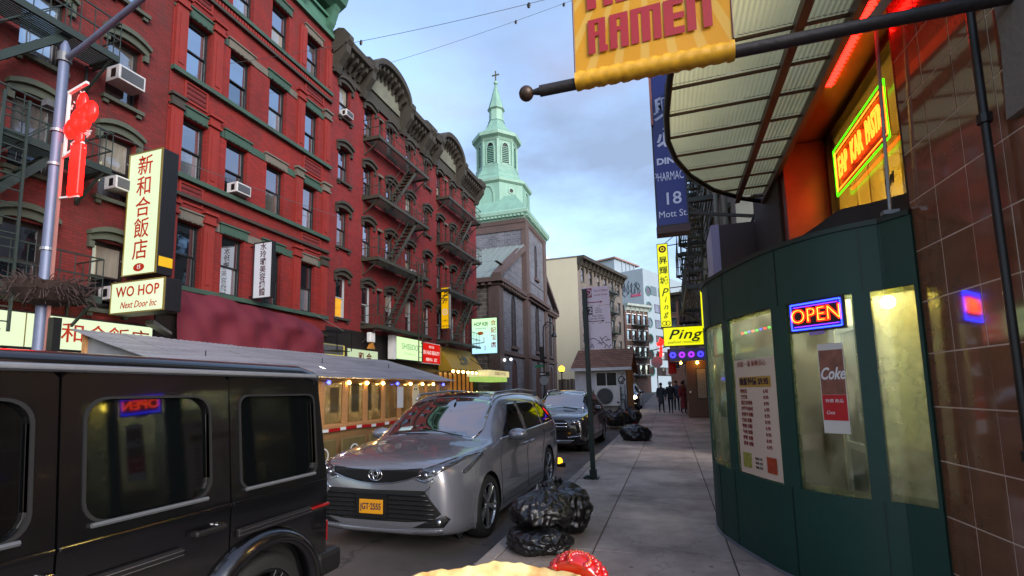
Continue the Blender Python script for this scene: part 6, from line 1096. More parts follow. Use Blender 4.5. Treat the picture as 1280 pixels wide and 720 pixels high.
def crossover(label, x, y, z, mat, lit=False):
    t = thing('parked_crossover', label, 'car', (x, y, z), PI/2); B = Body(ST2, WH2, .425); B.mb.build('body', mat, t, smooth=True)
    for sg in (1, -1):
        m = 'l' if sg > 0 else 'r'
        for wx, wz in WH2: liner(t, wx, .94, wz, .427, sg); wheel(t, wx, sg*.83, wz, .375, .25, sg, 5, 'gl'); arch_lip(t, wx, .945, wz, .43, sg, M_PLAST, .016)
        for p in [[(1.7, 1.16), (1.85, 1.26), (2.36, 1.6), (2.66, 1.62), (2.64, 1.17)], [(2.74, 1.17), (2.76, 1.62), (3.5, 1.605), (3.56, 1.19)], [(3.64, 1.2), (3.6, 1.595), (4.1, 1.54), (4.42, 1.36), (4.4, 1.25)]]: B.patch(p, m, 'window', M_AGL, t)
        B.line([(2.7, 1.13), (2.68, .5), (2.7, .33)], m, 'door_seam', M_PLAST, t); B.line([(1.55, 1.08), (1.5, .5), (1.6, .33), (3.3, .33)], m, 'door_seam', M_PLAST, t); MB().box(1.2, 3.4, sg*.9-.05, sg*.9+.06, .3, .34).build('running_board', M_ALLOY, t, bevel=.01)
        MB().sphere((0, 0, 0), 1, 14, 8, (.1, .14, .085)).build('mirror', mat, t, (1.85, sg*1.06, 1.2), smooth=True); MB().tube([(2.0, sg*.6, 1.65), (2.15, sg*.6, 1.75), (3.3, sg*.6, 1.8), (4.2, sg*.57, 1.74), (4.3, sg*.56, 1.66)], .018, 8).build('roof_rail', M_CHROME, t, smooth=True)
        B.patch([(sg*.52, .82), (sg*.6, .79), (sg*.8, .82), (sg*.86, .9), (sg*.85, .985), (sg*.76, .975), (sg*.58, .92)], 'f', 'headlight', M_LENS, t, .006, .035)
        for q in range(2): hh = B.ray(sg*(.64+.11*q), .87+.02*q, 'f'); MB().sphere(hh[0], .045 if not lit else .1, 10, 7).build('lamp', M_CHROME if not lit else em('car_headlight', '#fff2c8', 40), t, smooth=True)
        B.patch([(sg*.5, .42), (sg*.78, .46), (sg*.84, .56), (sg*.78, .6), (sg*.55, .5)], 'f', 'bumper_vent', M_PLAST, t, .006, .04); B.line([(sg*.45, .47), (sg*.74, .5), (sg*.82, .52)], 'f', 'chrome_strip', M_CHROME, t, .012, .006, .04)
        B.patch([(sg*.66, 1.06), (sg*.86, 1.04), (sg*.84, .86), (sg*.62, .92)], 'b', 'tail_lamp', M_REDL, t)
    B.patch([(-.66, 1.21), (0, 1.265), (.66, 1.21), (.7, 1.3), (.62, 1.63), (0, 1.70), (-.62, 1.63), (-.7, 1.3)], 'f', 'windscreen', M_WSG, t, .006, .07); g_ = B.patch([(-.4, .95), (.4, .95), (.47, .84), (.38, .66), (-.38, .66), (-.47, .84)], 'f', 'grille', M_DARKIN, t, .004, .05)
    for z in (.76, .85): MB().tube([B.ray(-.43+.86*k/10, z, 'f')[0]+Vector((-.02, 0, 0)) for k in range(11)], .016, 6).build('grille_bar', M_CHROME, t, smooth=True)
    h = B.ray(0, .805, 'f')[0]; e = MB().tube([(0, math.cos(2*PI*i/24)*.09, math.sin(2*PI*i/24)*.09) for i in range(25)], .01, 6, False)
    for k in range(3): a = PI/2+k*2*PI/3; e.bar((0, 0, 0), (0, math.cos(a)*.085, math.sin(a)*.085), .018)
    e.build('emblem', M_CHROME, t, (h.x-.035, 0, .805)); B.patch([(-.62, .4), (.62, .4), (.5, .31), (-.5, .31)], 'f', 'skid_plate', M_ALLOY, t, .012, .05); MB().box(.9, 4.0, -.75, .75, .2, .45).build('underbody', M_PLAST, t); B.line([(-.5, 1.2), (-.05, 1.255)], 'f', 'wiper', M_PLAST, t, .008, .012); B.patch([(.36, 1.28), (.54, 1.265), (.54, 1.31), (.36, 1.325)], 'f', 'registration_sticker', MATS['sticker_pale'], t, .012, .06)
    return t
crossover('black crossover with twin bar grille parked behind the silver minivan', -3.22, 13.3, -.15, M_BLK2)
crossover('dark car with its headlights on, coming down the street behind the white hut', -2.9, 31.5, gz(33)-.15, M_BLK2, lit=True)
rf_ = thing('low_amber_lamp', 'small amber lamp glowing low beside the tail of the silver minivan', 'lamp', (-2.55, 11.2, -.14)); MB().box(-.14, .14, -.05, .05, 0, .08).build('base', M_PLAST, rf_); MB().sphere((0, 0, .12), .08, 10, 8).build('lens', em('amber_lamp2', '#ffb020', 3), rf_, smooth=True)  # small amber lamp on the road, glowing by itself
# ---- black boxy off-roader in front
def rrect(x0, x1, z0, z1, r, n=5):
    out = []
    for cx, cz, a0 in ((x1-r, z0+r, -PI/2), (x1-r, z1-r, 0), (x0+r, z1-r, PI/2), (x0+r, z0+r, PI)):
        for i in range(n+1): a = a0+PI/2*i/n; out.append((cx+r*math.cos(a), cz+r*math.sin(a)))
    return out
gw_ = thing('parked_off_roader', 'black boxy off-roader with flat windows and exposed trim parked at the kerb beside us', 'car', (-3.46, -1.45, -.15), PI/2)
BZ, ZR = 1.115, 1.885; LEAN = (.90-.835)/(ZR-BZ)
def lean(mb_, z0=BZ):  # tilt upper side plates inwards
    mb_.v = [(x, y+(z-z0)*LEAN if z > z0 else y, z) for x, y, z in mb_.v]; return mb_
def mirrored(mb_, sg): mb_.v = [(x, y*(-sg), z) for x, y, z in mb_.v]; return mb_
XN, XE = 0, 4.62
for sg in (1, -1):
    def plate(name, x0, x1, win, lowz, par=gw_, cut=None):
        """side plate: lower panel plus leaning window surround (y = -0.9 is outside)"""
        b = MB(); g = .005; up = [(x0+g, BZ), (x1-g, BZ), (x1-g, ZR-.03), (x1-g-.03, ZR), (x0+g+.03, ZR), (x0+g, ZR-.03)] if not cut else [p for p in cut[0]]; wall_poly(b, up, [win], d=.05, y=-.9); wall_poly(b, [(x0+g, lowz), (x1-g, lowz), (x1-g, BZ), (x0+g, BZ)] if not cut else cut[1], [], d=.05, y=-.9)
        for e0, e1, q0, q1 in ((x0+g, x0+g, lowz, BZ), (x0+g, x0+g, BZ, ZR), (x1-g, x1-g, lowz, BZ), (x1-g, x1-g, BZ, ZR)): b.add([(e0, -.9, q0), (e0, -.9, q1), (e0, -.86, q1), (e0, -.86, q0)], [(0, 1, 2, 3)]) if not cut else None
        return mirrored(lean(b), sg).build(name, M_BLK, par, fix=True)
    fd = plate('door', 1.92, 2.885, rrect(2.05, 2.78, 1.19, 1.755, .1), .6); rd = plate('door', 2.885, 3.76, rrect(2.99, 3.62, 1.19, 1.755, .1), .6)
    R_ = .43; ax, az = 4.02, .39; arc = [(ax+math.cos(a)*R_, az+math.sin(a)*R_) for a in [PI*(i/14) for i in range(15)] ]
    qp = plate('quarter_panel', 3.76, XE, rrect(3.84, 4.5, 1.19, 1.755, .06), .6, cut=([(3.765, BZ), (XE, BZ), (XE-.03, 1.5), (XE-.06, ZR), (3.765, ZR)], [(3.765, .62), (3.765, BZ), (XE, BZ), (XE, .5), (ax+R_, .5)]+[p for p in arc if p[1] > .52]+[(ax-R_, .62)]))
    fa = [(1.12+math.cos(PI*i/14)*R_, az+math.sin(PI*i/14)*R_) for i in range(15)]
    b = MB(); wall_poly(b, [(.1, .5), (1.12-R_, .5)][::1]+[p for p in fa[::-1] if p[1] > .52]+[(1.12+R_, .6), (1.915, .6), (1.915, 1.1), (.1, 1.1)], [], y=-.9); mirrored(b, sg).build('front_wing', M_BLK, gw_)
    for par, w, cc in ((fd, rrect(2.05, 2.78, 1.19, 1.755, .1), .02), (rd, rrect(2.99, 3.62, 1.19, 1.755, .1), .02), (qp, rrect(3.84, 4.5, 1.19, 1.755, .06), .02)):
        b = MB().prism(w, -.875, -.868); mirrored(lean(b), sg).build('window', M_AGL, par); cx = sum(p[0] for p in w)/len(w); cz_ = sum(p[1] for p in w)/len(w); g2 = MB(); o_ = [(cx+(p[0]-cx)*1.04, cz_+(p[1]-cz_)*1.045) for p in w]; n = len(w); wall_poly(g2, o_, [w], d=.03, y=-.908); g2.add([(p[0], -.908, p[1]) for p in o_]+[(p[0], -.89, p[1]) for p in o_], [(i, (i+1) % n, n+(i+1) % n, n+i) for i in range(n)]); mirrored(lean(g2), sg).build('window_gasket', M_RUBBER, par)
        lo = MB().tube([(p[0], -.911, p[1]) for p in o_ if p[1] < 1.28 and True][::1] if False else [(cx-(max(p[0] for p in w)-cx)*.93, -.912, min(p[1] for p in w)-.012), (cx+(max(p[0] for p in w)-cx)*.93, -.912, min(p[1] for p in w)-.012)], .012, 6); mirrored(lean(lo), sg).build('sill_trim', M_GREY, par)
    # belt bead, rub strip, handle, gutter, rocker
    def tag_box(x0, x1, y0, y1, z0, z1, name, mat, par=gw_, bev=.006): b = MB().box(x0, x1, y0, y1, z0, z1); return mirrored(b, sg).build(name, mat, par, bevel=bev)
    tag_box(.3, 1.9, -.912, -.9, 1.095, 1.118, 'belt_bead', M_BLK); tag_box(1.925, 2.88, -.914, -.9, 1.095, 1.118, 'belt_bead', M_BLK, fd); tag_box(2.89, 3.755, -.914, -.9, 1.095, 1.118, 'belt_bead', M_BLK, rd); tag_box(3.765, XE-.01, -.914, -.9, 1.095, 1.118, 'belt_bead', M_BLK, qp)
    for x0, x1, par in ((1.6, 1.905, gw_), (1.935, 2.87, fd), (2.9, 3.45, rd), (3.8, XE-.2, qp)):
        st = tag_box(x0, x1, -.93, -.9, .90, .955, 'rub_strip', M_PLAST, par, .008); tag_box(x0, x1, -.934, -.931, .937, .943, 'chrome_line', M_CHROME, st, 0); tag_box(x0, x1, -.934, -.931, .915, .919, 'chrome_line', M_CHROME, st, 0)
    rl_ = tag_box(XE-.195, XE-.005, -.932, -.9, .922, .94, 'red_marker', M_REDL, qp, .004); tag_box(XE-.195, XE-.005, -.928, -.9, .90, .92, 'rub_strip', M_PLAST, qp, .006)
    for par, hx in ((fd, 2.68), (rd, 3.5)):
        h = tag_box(hx, hx+.2, -.955, -.93, .985, 1.02, 'door_handle', M_PLAST, par, .012); tag_box(hx+.01, hx+.04, -.93, -.9, .99, 1.015, 'handle_mount', M_PLAST, h, 0); tag_box(hx+.15, hx+.19, -.935, -.9, .98, 1.025, 'handle_button', M_CHROME, h, .008)
    gut = MB().box(1.7, XE-.1, -.865, -.82, 1.888, 1.915); mirrored(gut, sg).build('roof_gutter', M_STEEL, gw_, bevel=.008)
    b = MB(); n = 24; vs = []; fs = []
    for wx in (1.12, 4.02):
        b = MB(); vs = []; fs = []
        for i in range(n+1):
            a = -.12+(PI+.24)*i/n
            for r0, yy in ((.41, -.86), (.41, -.975), (.45, -.985), (.49, -.95), (.51, -.9)): vs.append((wx+math.cos(a)*r0*(1.02), yy, az+max(-.2, math.sin(a))*r0))
        for i in range(n):
            for k in range(4): fs.append((i*5+k, i*5+k+1, (i+1)*5+k+1, (i+1)*5+k))
        mirrored(b.add(vs, fs), sg).build('wheel_arch_flare', M_BLK, gw_, smooth=True); liner(gw_, wx, .9, az, .435, sg, .5); wheel(gw_, wx, sg*.79, az-.02, .365, .25, sg, 5, 'gw', pm('dark_alloy', '#0d0e10', .5, .3))
    tag_box(1.62, 3.5, -.9, -.7, .42, .58, 'rocker_panel', M_PLAST); tag_box(1.7, 3.4, -1.0, -.9, .36, .4, 'side_step', M_ALLOY)
    mi = MB().box(-.09, .09, -.13, .13, -.11, .11).build('mirror', M_BLK, gw_, (2.0, -sg*-1.06 if False else sg*1.06, 1.28), bevel=.04); MB().box(-.04, .04, *sorted((-sg*.13, -sg*.2)), -.06, -.02).build('mirror_arm', M_PLAST, mi)
    MB().lathe([(.13, 0), (.13, .05)], n=20, M=Matrix.Translation((.1, sg*.62, .88)) @ Matrix.Rotation(-PI/2, 4, 'Y')).build('headlight', M_LENS, gw_); MB().box(.3, .5, sg*.7-.06, sg*.7+.06, 1.13, 1.17).build('turn_signal', M_LENS, gw_, bevel=.02)
    tl = MB().box(XE-.02, XE+.1, *sorted((sg*.62, sg*.84)), .62, .78).build('tail_lamp', M_REDL, gw_, bevel=.01)
roof = MB(); 
for i, (y, z) in enumerate([(-.845, 1.885), (-.838, 1.925), (-.818, 1.956), (-.785, 1.975), (-.7, 1.985), (.7, 1.985), (.785, 1.975), (.818, 1.956), (.838, 1.925), (.845, 1.885)]): roof.v += [(1.72, y, z-.02), (2.1, y, z), (4.4, y, z), (XE-.06, y, z-.035)]
roof.f = [(i*4+k, i*4+k+1, (i+1)*4+k+1, (i+1)*4+k) for i in range(9) for k in range(3)]; roof.build('roof', M_BLK, gw_, smooth=True)
for sg in (1, -1): MB().tube([(1.72, sg*.835, 1.9), (XE-.1, sg*.835, 1.9), (XE-.055, sg*.83, 1.895), (XE-.04, sg*.6, 1.93), (XE-.04, 0, 1.945)], .02, 8).build('roof_trim', M_ALLOY, gw_, smooth=True)
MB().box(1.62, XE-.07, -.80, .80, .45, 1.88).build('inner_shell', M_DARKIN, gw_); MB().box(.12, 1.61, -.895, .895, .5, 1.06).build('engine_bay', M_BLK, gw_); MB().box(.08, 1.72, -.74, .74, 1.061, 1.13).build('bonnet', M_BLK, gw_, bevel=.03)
MB().prism([(1.6, 1.1), (1.7, 1.1), (1.82, 1.9), (1.72, 1.9)], -.8, .8).build('windscreen', M_AGL, gw_); MB().box(-.12, .2, -.88, .88, .45, .68).build('bumper', M_PLAST, gw_, bevel=.03); gg = MB().box(.06, .12, -.42, .42, .74, 1.04).build('grille', M_DARKIN, gw_, bevel=.02)
for i in range(3): MB().box(.04, .06, -.4, .4, .8+i*.08, .82+i*.08).build('grille_bar', M_CHROME, gg)
td_ = MB().prism([(XE-.06, 1.885), (XE-.02, 1.5), (XE+.01, 1.1), (XE+.01, .55), (XE-.08, .55), (XE-.1, 1.885)], -.84, .84).build('tailgate', M_BLK, gw_); MB().prism([(XE-.045, 1.76), (XE+.002, 1.2), (XE-.02, 1.2), (XE-.06, 1.76)], -.62, .62).build('window', M_AGL, td_)
MB().lathe([(.36, 0), (.37, .05), (.36, .2), (.3, .235), (.05, .24)], n=36, M=Matrix.Translation((XE+.01, .0, 1.0)) @ Matrix.Rotation(PI/2, 4, 'Y')).build('spare_wheel_cover', M_BLK, gw_, auto=40)
MB().box(XE-.12, XE+.16, -.93, .93, .40, .58).build('bumper', M_PLAST, gw_, bevel=.04); MB().box(XE-.05, XE+.165, -.7, .7, .581, .59).build('bumper_tread', M_ALLOY, gw_)
# ================================================================ dining shed at the far kerb
sd_ = thing('dining_shed', 'long timber outdoor dining shed with grey sheet roof and plastic windows at the far kerb', 'shed', (-7.7, 5.9, -.15), PI/2)
LN = 10.1; DP = 2.45; ZE = 2.2; M_POLY = glass('shed_plastic', '#e2dcc8', .06, .08, .2, '#cdbb93'); M_ROOFS = pm('grey_roof_sheet', '#868990', .5, .25, var=.3, scale=3, dirt=.5, stretch=(.4, 3, 1)); M_PLY = pm('plywood', '#86633c', .7, var=.3, scale=2.5, dirt=.2, stretch=(.6, 1, 4))
np_ = 12
for i in range(np_+1): MB().box(i*LN/np_-.045, i*LN/np_+.045, -.045, .045, .1, ZE-.05).build('post', M_WOOD, sd_)
for i in range(0, np_+1, 3): MB().box(i*LN/np_-.045, i*LN/np_+.045, DP-.05, DP+.04, .1, 2.95).build('post', M_WOOD, sd_)
for z0, z1 in ((.15, .42), (.425, .7), (.705, .98)):
    for k in range(4): MB().box(k*LN/4+.004, (k+1)*LN/4-.004, -.075-.004*(k % 2), -.047, z0, z1).build('board', M_PLY, sd_)
MB().box(0, LN, -.1, -.046, .98, 1.04).build('rail', M_WOOD, sd_); MB().box(0, LN, -.08, .0, ZE-.12, ZE-.03).build('beam', M_WOOD, sd_)
for i in range(np_):
    a, c = i*LN/np_+.05, (i+1)*LN/np_-.05; w = MB().box(a, a+.04, -.03, .02, 1.04, ZE-.12).box(c-.04, c, -.03, .02, 1.04, ZE-.12).box(a+.04, c-.04, -.03, .02, ZE-.15, ZE-.12).box(a+.04, c-.04, -.03, .02, 1.04, 1.08).build('window', M_WOOD, sd_); MB().box(a+.04, c-.04, -.006, 0, 1.08, ZE-.15).build('pane', M_POLY, w)
MB().box(0, LN, 0, DP, .1, .16).build('deck', M_WOOD, sd_); MB().box(0, LN, DP, DP+.04, .16, 2.7).build('back_panel', pm('cream_board', '#d2c8aa', .7, var=.1), sd_); MB().box(0, LN, .6, DP-.5, .85, .9).build('table_top', M_WHITE, sd_)
def rz_(y): return ZE+.0+(y+.2)/(DP+.4)*.85
M_PLATE_R = M_ROOFS; nb = 12
for k in range(nb):
    vs, fs = polyline_grid(lambda u, v: (-.15+(LN+.3)*(k+u)/nb+.004*(v), -.25+(DP+.45)*v, rz_(-.25+(DP+.45)*v)+.012*math.sin(u*PI*6)**2+.006*(k % 2)+.02*math.sin(v*7+k)*.4), 12, 6); MB().add(vs, fs).build('roof_sheet', M_ROOFS, sd_, fix=False).modifiers.new('s', 'SOLIDIFY').thickness = .012
MB().prism([(.0, .16), (DP, .16), (DP, rz_(DP)-.02), (0, rz_(0)-.05)], .0, .03, 'x').build('end_panel', pm('clear_end_sheet', '#6f7278', .3, var=.2), sd_); MB().prism([(.0, .16), (DP, .16), (DP, rz_(DP)-.02), (0, rz_(0)-.05)], LN-.03, LN, 'x').build('end_panel', M_PLY, sd_)
tb = thing('red_white_barrier_tape', 'red and white striped tape strung along the front of the timber dining shed', 'tape', (-7.55, 6.0, .8), PI/2)
rr = random.Random(8)
for i in range(46): MB().box(i*.21, i*.21+.21, -.004, .004, -.03, .04).build('stripe', M_RED if i % 3 else M_WHITE, tb, (0, 0, .012*math.sin(i*.7)))
for i in range(9):
    t = thing('traffic_barricade', 'amber plastic barricade panel standing in front of the timber dining shed', 'barricade', (-7.35, 6.3+i*1.1, -.15), PI/2, 'amber barricades along the dining shed'); MB().box(0, .9, 0, .06, .1, .75).build('panel', pm('barricade_amber', '#6b5c34', .6, var=.4, dirt=.6), t, bevel=.02); MB().box(.1, .2, -.15, .2, 0, .1).box(.7, .8, -.15, .2, 0, .1).build('foot', M_BLACK, t); MB().lathe([(.14, 0), (.17, 0), (.17, .01), (.14, .01)], n=20, cap=False, M=Matrix.Translation((.45, -.005, .42)) @ Matrix.Rotation(PI/2, 4, 'X')).build('ring_mark', M_WHITE, t)
sl2 = thing('bulb_string', 'string of warm round bulbs hung under the dining shed eaves', 'string lights', (-7.6, 6.0, 1.97), PI/2); MB().tube([(i*.25, 0, -.05*math.sin(i*PI/4)**2) for i in range(40)], .006, 5).build('wire', M_BLACK, sl2)
for i in range(13): MB().sphere((.4+i*.75, 0, -.06), .045, 8, 6).build('bulb', M_BULB if i % 4 else em('blue_bulb', '#3a46ff', 9), sl2, smooth=True)
MB
for i, (yy, zz) in enumerate(((7.2, 2.25), (10.6, 2.3), (13.8, 2.3))):
    t = thing('shed_lamp', ['warm hanging lamp inside the dining shed beside its near end', 'warm hanging lamp inside the middle of the dining shed', 'warm hanging lamp inside the dining shed beside its far end'][i], 'lamp', (-8.8, yy, zz)); MB().sphere((0, 0, 0), .11, 10, 8).build('globe', em('shed_globe', '#ffe6c4', 26, k=2.4), t, smooth=True); MB().tube([(0, 0, .1), (0, 0, .3)], .01, 5).build('cord', M_BLACK, t)
nt_ = thing('paper_notice', 'white paper notice taped on the dining shed window', 'notice', (-7.64, 12.45, 1.2), PI/2); MB().box(0, .34, 0, .004, 0, .62).build('sheet', pm('notice_white', '#c7c8cc', .7, var=.05), nt_)
gh = thing('ghost_decoration', 'pale ghost shaped cut-out decoration in the dining shed window', 'decoration', (-7.65, 13.35, 1.05), PI/2); MB().prism([(.05, 0), (.2, .06), (.3, .0), (.35, .3), (.42, .62), (.34, .85), (.18, .9), (.05, .78), (.0, .45)], 0, .012).build('sheet', pm('ghost_white', '#c9c2a8', .7, var=.05), gh)
for x in (.13, .25): MB().lathe([(.03, 0), (.03, .01)], n=10, M=Matrix.Translation((x, -.002, .7)) @ Matrix.Rotation(PI/2, 4, 'X')).build('eye', M_BLACK, gh)
for i, (yy, hh, cc) in enumerate(((9.6, .62, '#b9a27c'), (10.4, .8, '#8c8f96'), (10.95, .8, '#9a9488'), (11.6, .7, '#6c6f7a'), (14.2, .5, '#3a4a63'), (15.1, .6, '#7d7f86'))):
    t = thing('window_sticker', ['tan', 'tall grey', 'tall putty coloured', 'slate', 'dark blue', 'dull grey'][i]+' paper sheet stuck inside the dining shed window '+['nearest its near end', 'second along', 'third along', 'beside the white notice', 'past the ghost cut-out', 'nearest its far end'][i], 'paper', (-7.72, yy, 1.18), PI/2); MB().box(0, .32, 0, .004, 0, hh).build('sheet', pm('sticker'+cc[1:], cc, .7, var=.15), t)
# ================================================================ lamp post with lantern decoration
M_GALV = pm('galvanised_pole', '#5d667e', .5, .3, var=.14, scale=5, dirt=.12)
lp = thing('street_lamp_post', 'tall grey steel lamp post with a raised arm standing before the deep red tenement', 'lamp post', (-10.55, 5.42, 0)); MB().lathe([(.24, 0), (.24, .5), (.13, .6), (.1, 1.2), (.078, 8.25), (.03, 8.38)], n=20).build('pole', M_GALV, lp, auto=40); MB().tube([(0, 0, 8.0), (.5, 0, 8.14), (2.2, 0, 8.75), (4.2, 0, 9.45)], .05, 10).build('arm', M_GALV, lp, auto=60); MB().lathe([(.11, 7.95), (.11, 8.12)], n=16).build('collar', M_GREY, lp)
for z in (6.55, 5.9, 4.3): MB().lathe([(.112, z), (.112, z+.05)], n=16).build('strap', M_STEEL, lp)
MB().box(.3, .45, -.06, .06, 2.2, 3.05).build('side_box', M_BLACK, lp); MB().box(.16, .2, -.02, .02, 2.3, 6.3).build('conduit', pm('pink_conduit', '#9a6a62', .5), lp); MB().box(-.36, -.2, -.1, .1, 7.1, 7.22).build('camera_box', M_GREY, lp)
MB().tube([(-1.15, 0, 0), (-1.0, .0, 0)], .01, 4)
M_REDGLOW = em('red_tube_glow', '#ff0805', 14)
def lantern_deco(label, x, y, z, s=1):
    t = thing('red_lantern_decoration', label, 'street decoration', (x, y, z)); t.scale = (s, s, s)
    b = MB(); b.sphere((0, 0, .0), .26, 14, 10, (1, .35, 1)).sphere((.2, 0, .12), .22, 12, 8, (1, .35, 1)).sphere((-.22, 0, -.1), .2, 12, 8, (1, .35, 1)).sphere((0, 0, .34), .16, 12, 8, (.8, .35, 1.3)).sphere((0, 0, -.32), .13, 12, 8, (.8, .35, 1.4)); b.build('knot', M_REDGLOW, t, smooth=True)
    MB().box(-.15, .13, -.05, .05, -1.42, -.46).build('tassel', M_REDGLOW, t, bevel=.02); MB().box(-.4, -.36, -.02, .02, -.6, .6).bar((-.4, 0, .62), (.1, 0, .72), .05).bar((-.4, 0, -.62), (.12, 0, -.44), .04).bar((-.4, 0, -1.4), (.1, 0, -1.44), .03).build('bracket', M_WHITE, t)
    f = MB(); rr = random.Random(4)
    for i in range(40): a = rr.uniform(0, 2*PI); r = rr.uniform(.24, .38); f.bar((math.cos(a)*r*.8-.08, .02, math.sin(a)*r*1.5), (math.cos(a)*r*.9-.06+rr.uniform(-.08, .08), .02, math.sin(a)*r*1.6+rr.uniform(-.08, .08)), .015)
    f.build('white_scrollwork', M_WHITE, t, kind='stuff'); return t
lantern_deco('glowing red knot and tassel decoration bracketed to the tall steel lamp post', -9.93, 5.42, 6.66)
lantern_deco('small glowing red knot and tassel decoration far down the pavement under the yellow upright sign', -.45, 33, 4.6, .62)
bk = thing('hanging_basket', 'wire basket of dry brown twigs strapped round the steel lamp post', 'basket', (-10.45, 5.42, 3.3)); MB().lathe([(.12, -.02), (.34, .05), (.5, .22), (.55, .36)], n=20, cap=False).build('basket', pm('coir', '#2a1c17', .9, var=.4, bump=.5), bk)
tw = MB(); rr = random.Random(6)
for i in range(420):
    a = rr.uniform(0, 2*PI); r = rr.uniform(.1, .55); p = Vector((math.cos(a)*r, math.sin(a)*r, .28+rr.uniform(-.12, .12))); q = p+Vector((math.cos(a+rr.uniform(-.9, .9))*rr.uniform(.05, .3), math.sin(a+rr.uniform(-.9, .9))*rr.uniform(.05, .3), rr.uniform(-.28, .22))); tw.bar(p, p.lerp(q, .5)+Vector((0, 0, .05)), .011); tw.bar(p.lerp(q, .5)+Vector((0, 0, .05)), q, .008)
tw.build('twig', pm('dry_twigs', '#3a2b28', .9, var=.5), bk, kind='stuff')
# ================================================================ parking sign post on our pavement
sp_ = thing('parking_sign_post', 'dark green square post carrying parking signs on the pavement by the silver minivan', 'sign post', (-1.42, 9.0, 0)); M_POST = pm('dark_green_post', '#10201c', .5, .2, var=.3)
sp_.rotation_euler = (0, math.radians(-.7), 0)
MB().box(-.042, .042, -.042, .042, .02, 3.52).build('post', M_POST, sp_, bevel=.006); MB().box(-.14, .1, -.12, .12, 0, .02).box(-.06, .06, -.06, .06, .02, .16).build('base_plate', M_POST, sp_); MB().tube([(-.16, -.1, .02), (-.1, -.05, .05), (.02, -.14, .03)], .02, 6).build('base_bolt', M_POST, sp_)
M_PSGN = pm('sign_face_pale', '#dccbd6', .4, var=.04); M_SR = pm('sign_print_red', '#8c1230', .5); M_SK = pm('sign_print_dark', '#2c1018', .5)
for z0, z1, nm in ((3.2, 3.56, 'a'), (2.86, 3.19, 'b'), (2.36, 2.85, 'c')):
    pn = MB().box(-.05 if nm != 'c' else -.02, .46, .046, .05, z0, z1).build('sign_panel', M_PSGN, sp_, bevel=.003)
    if nm == 'a':
        MB().box(-.03, .13, .043, .0455, 3.36, 3.54).build('symbol', M_SR, pn); MB().lathe([(.05, 0), (.066, 0), (.066, .002), (.05, .002)], n=18, cap=False, M=Matrix.Translation((.06, .042, 3.45)) @ Matrix.Rotation(PI/2, 4, 'X')).bar((.015, .041, 3.49), (.1, .041, 3.41), .012).build('ring', M_PSGN, pn); text('7am-7:30am', .055, M_SR, 'lettering', pn, (.3, .045, 3.48)); text('except Sunday', .05, M_SR, 'lettering', pn, (.3, .045, 3.4), sx=.85); MB().box(.0, .28, .044, .0455, 3.255, 3.27).prism([(.28, 3.24), (.33, 3.2625), (.28, 3.285)], .044, .0455).build('arrow', M_SR, pn)
    elif nm == 'b':
        MB().box(.0, .13, .043, .0455, 3.03, 3.18).build('symbol', M_SK, pn); text('2', .14, M_PSGN, 'lettering', pn, (.09, .042, 3.105), fat=.004); text('hour\nmetered\nparking', .04, M_SK, 'lettering', pn, (.24, .045, 3.11)); text('9am-7pm', .055, M_SK, 'lettering', pn, (.22, .045, 3.0)); text('except Sunday', .05, M_SK, 'lettering', pn, (.22, .045, 2.95), sx=.9); MB().box(.0, .3, .044, .0455, 2.89, 2.903).prism([(.3, 2.875), (.35, 2.8965), (.3, 2.918)], .044, .0455).build('arrow', M_SK, pn)
    else:
        g = MB(); g.tube([(.05, .044, 2.56), (.12, .044, 2.58), (.22, .044, 2.52), (.28, .044, 2.44)], .006, 5).tube([(.24, .044, 2.6), (.3, .044, 2.5), (.34, .044, 2.44)], .006, 5).tube([(.28, .044, 2.55), (.36, .044, 2.6), (.4, .044, 2.54), (.34, .044, 2.52), (.44, .044, 2.53)], .006, 5).tube([(.06, .044, 2.4), (.09, .044, 2.47), (.12, .044, 2.39)], .008, 5).tube([(.2, .044, 2.48), (.3, .044, 2.48)], .006, 5).tube([(.32, .044, 2.38), (.36, .044, 2.45), (.4, .044, 2.38), (.44, .044, 2.44)], .008, 5); g.build('graffiti', M_SK, pn)
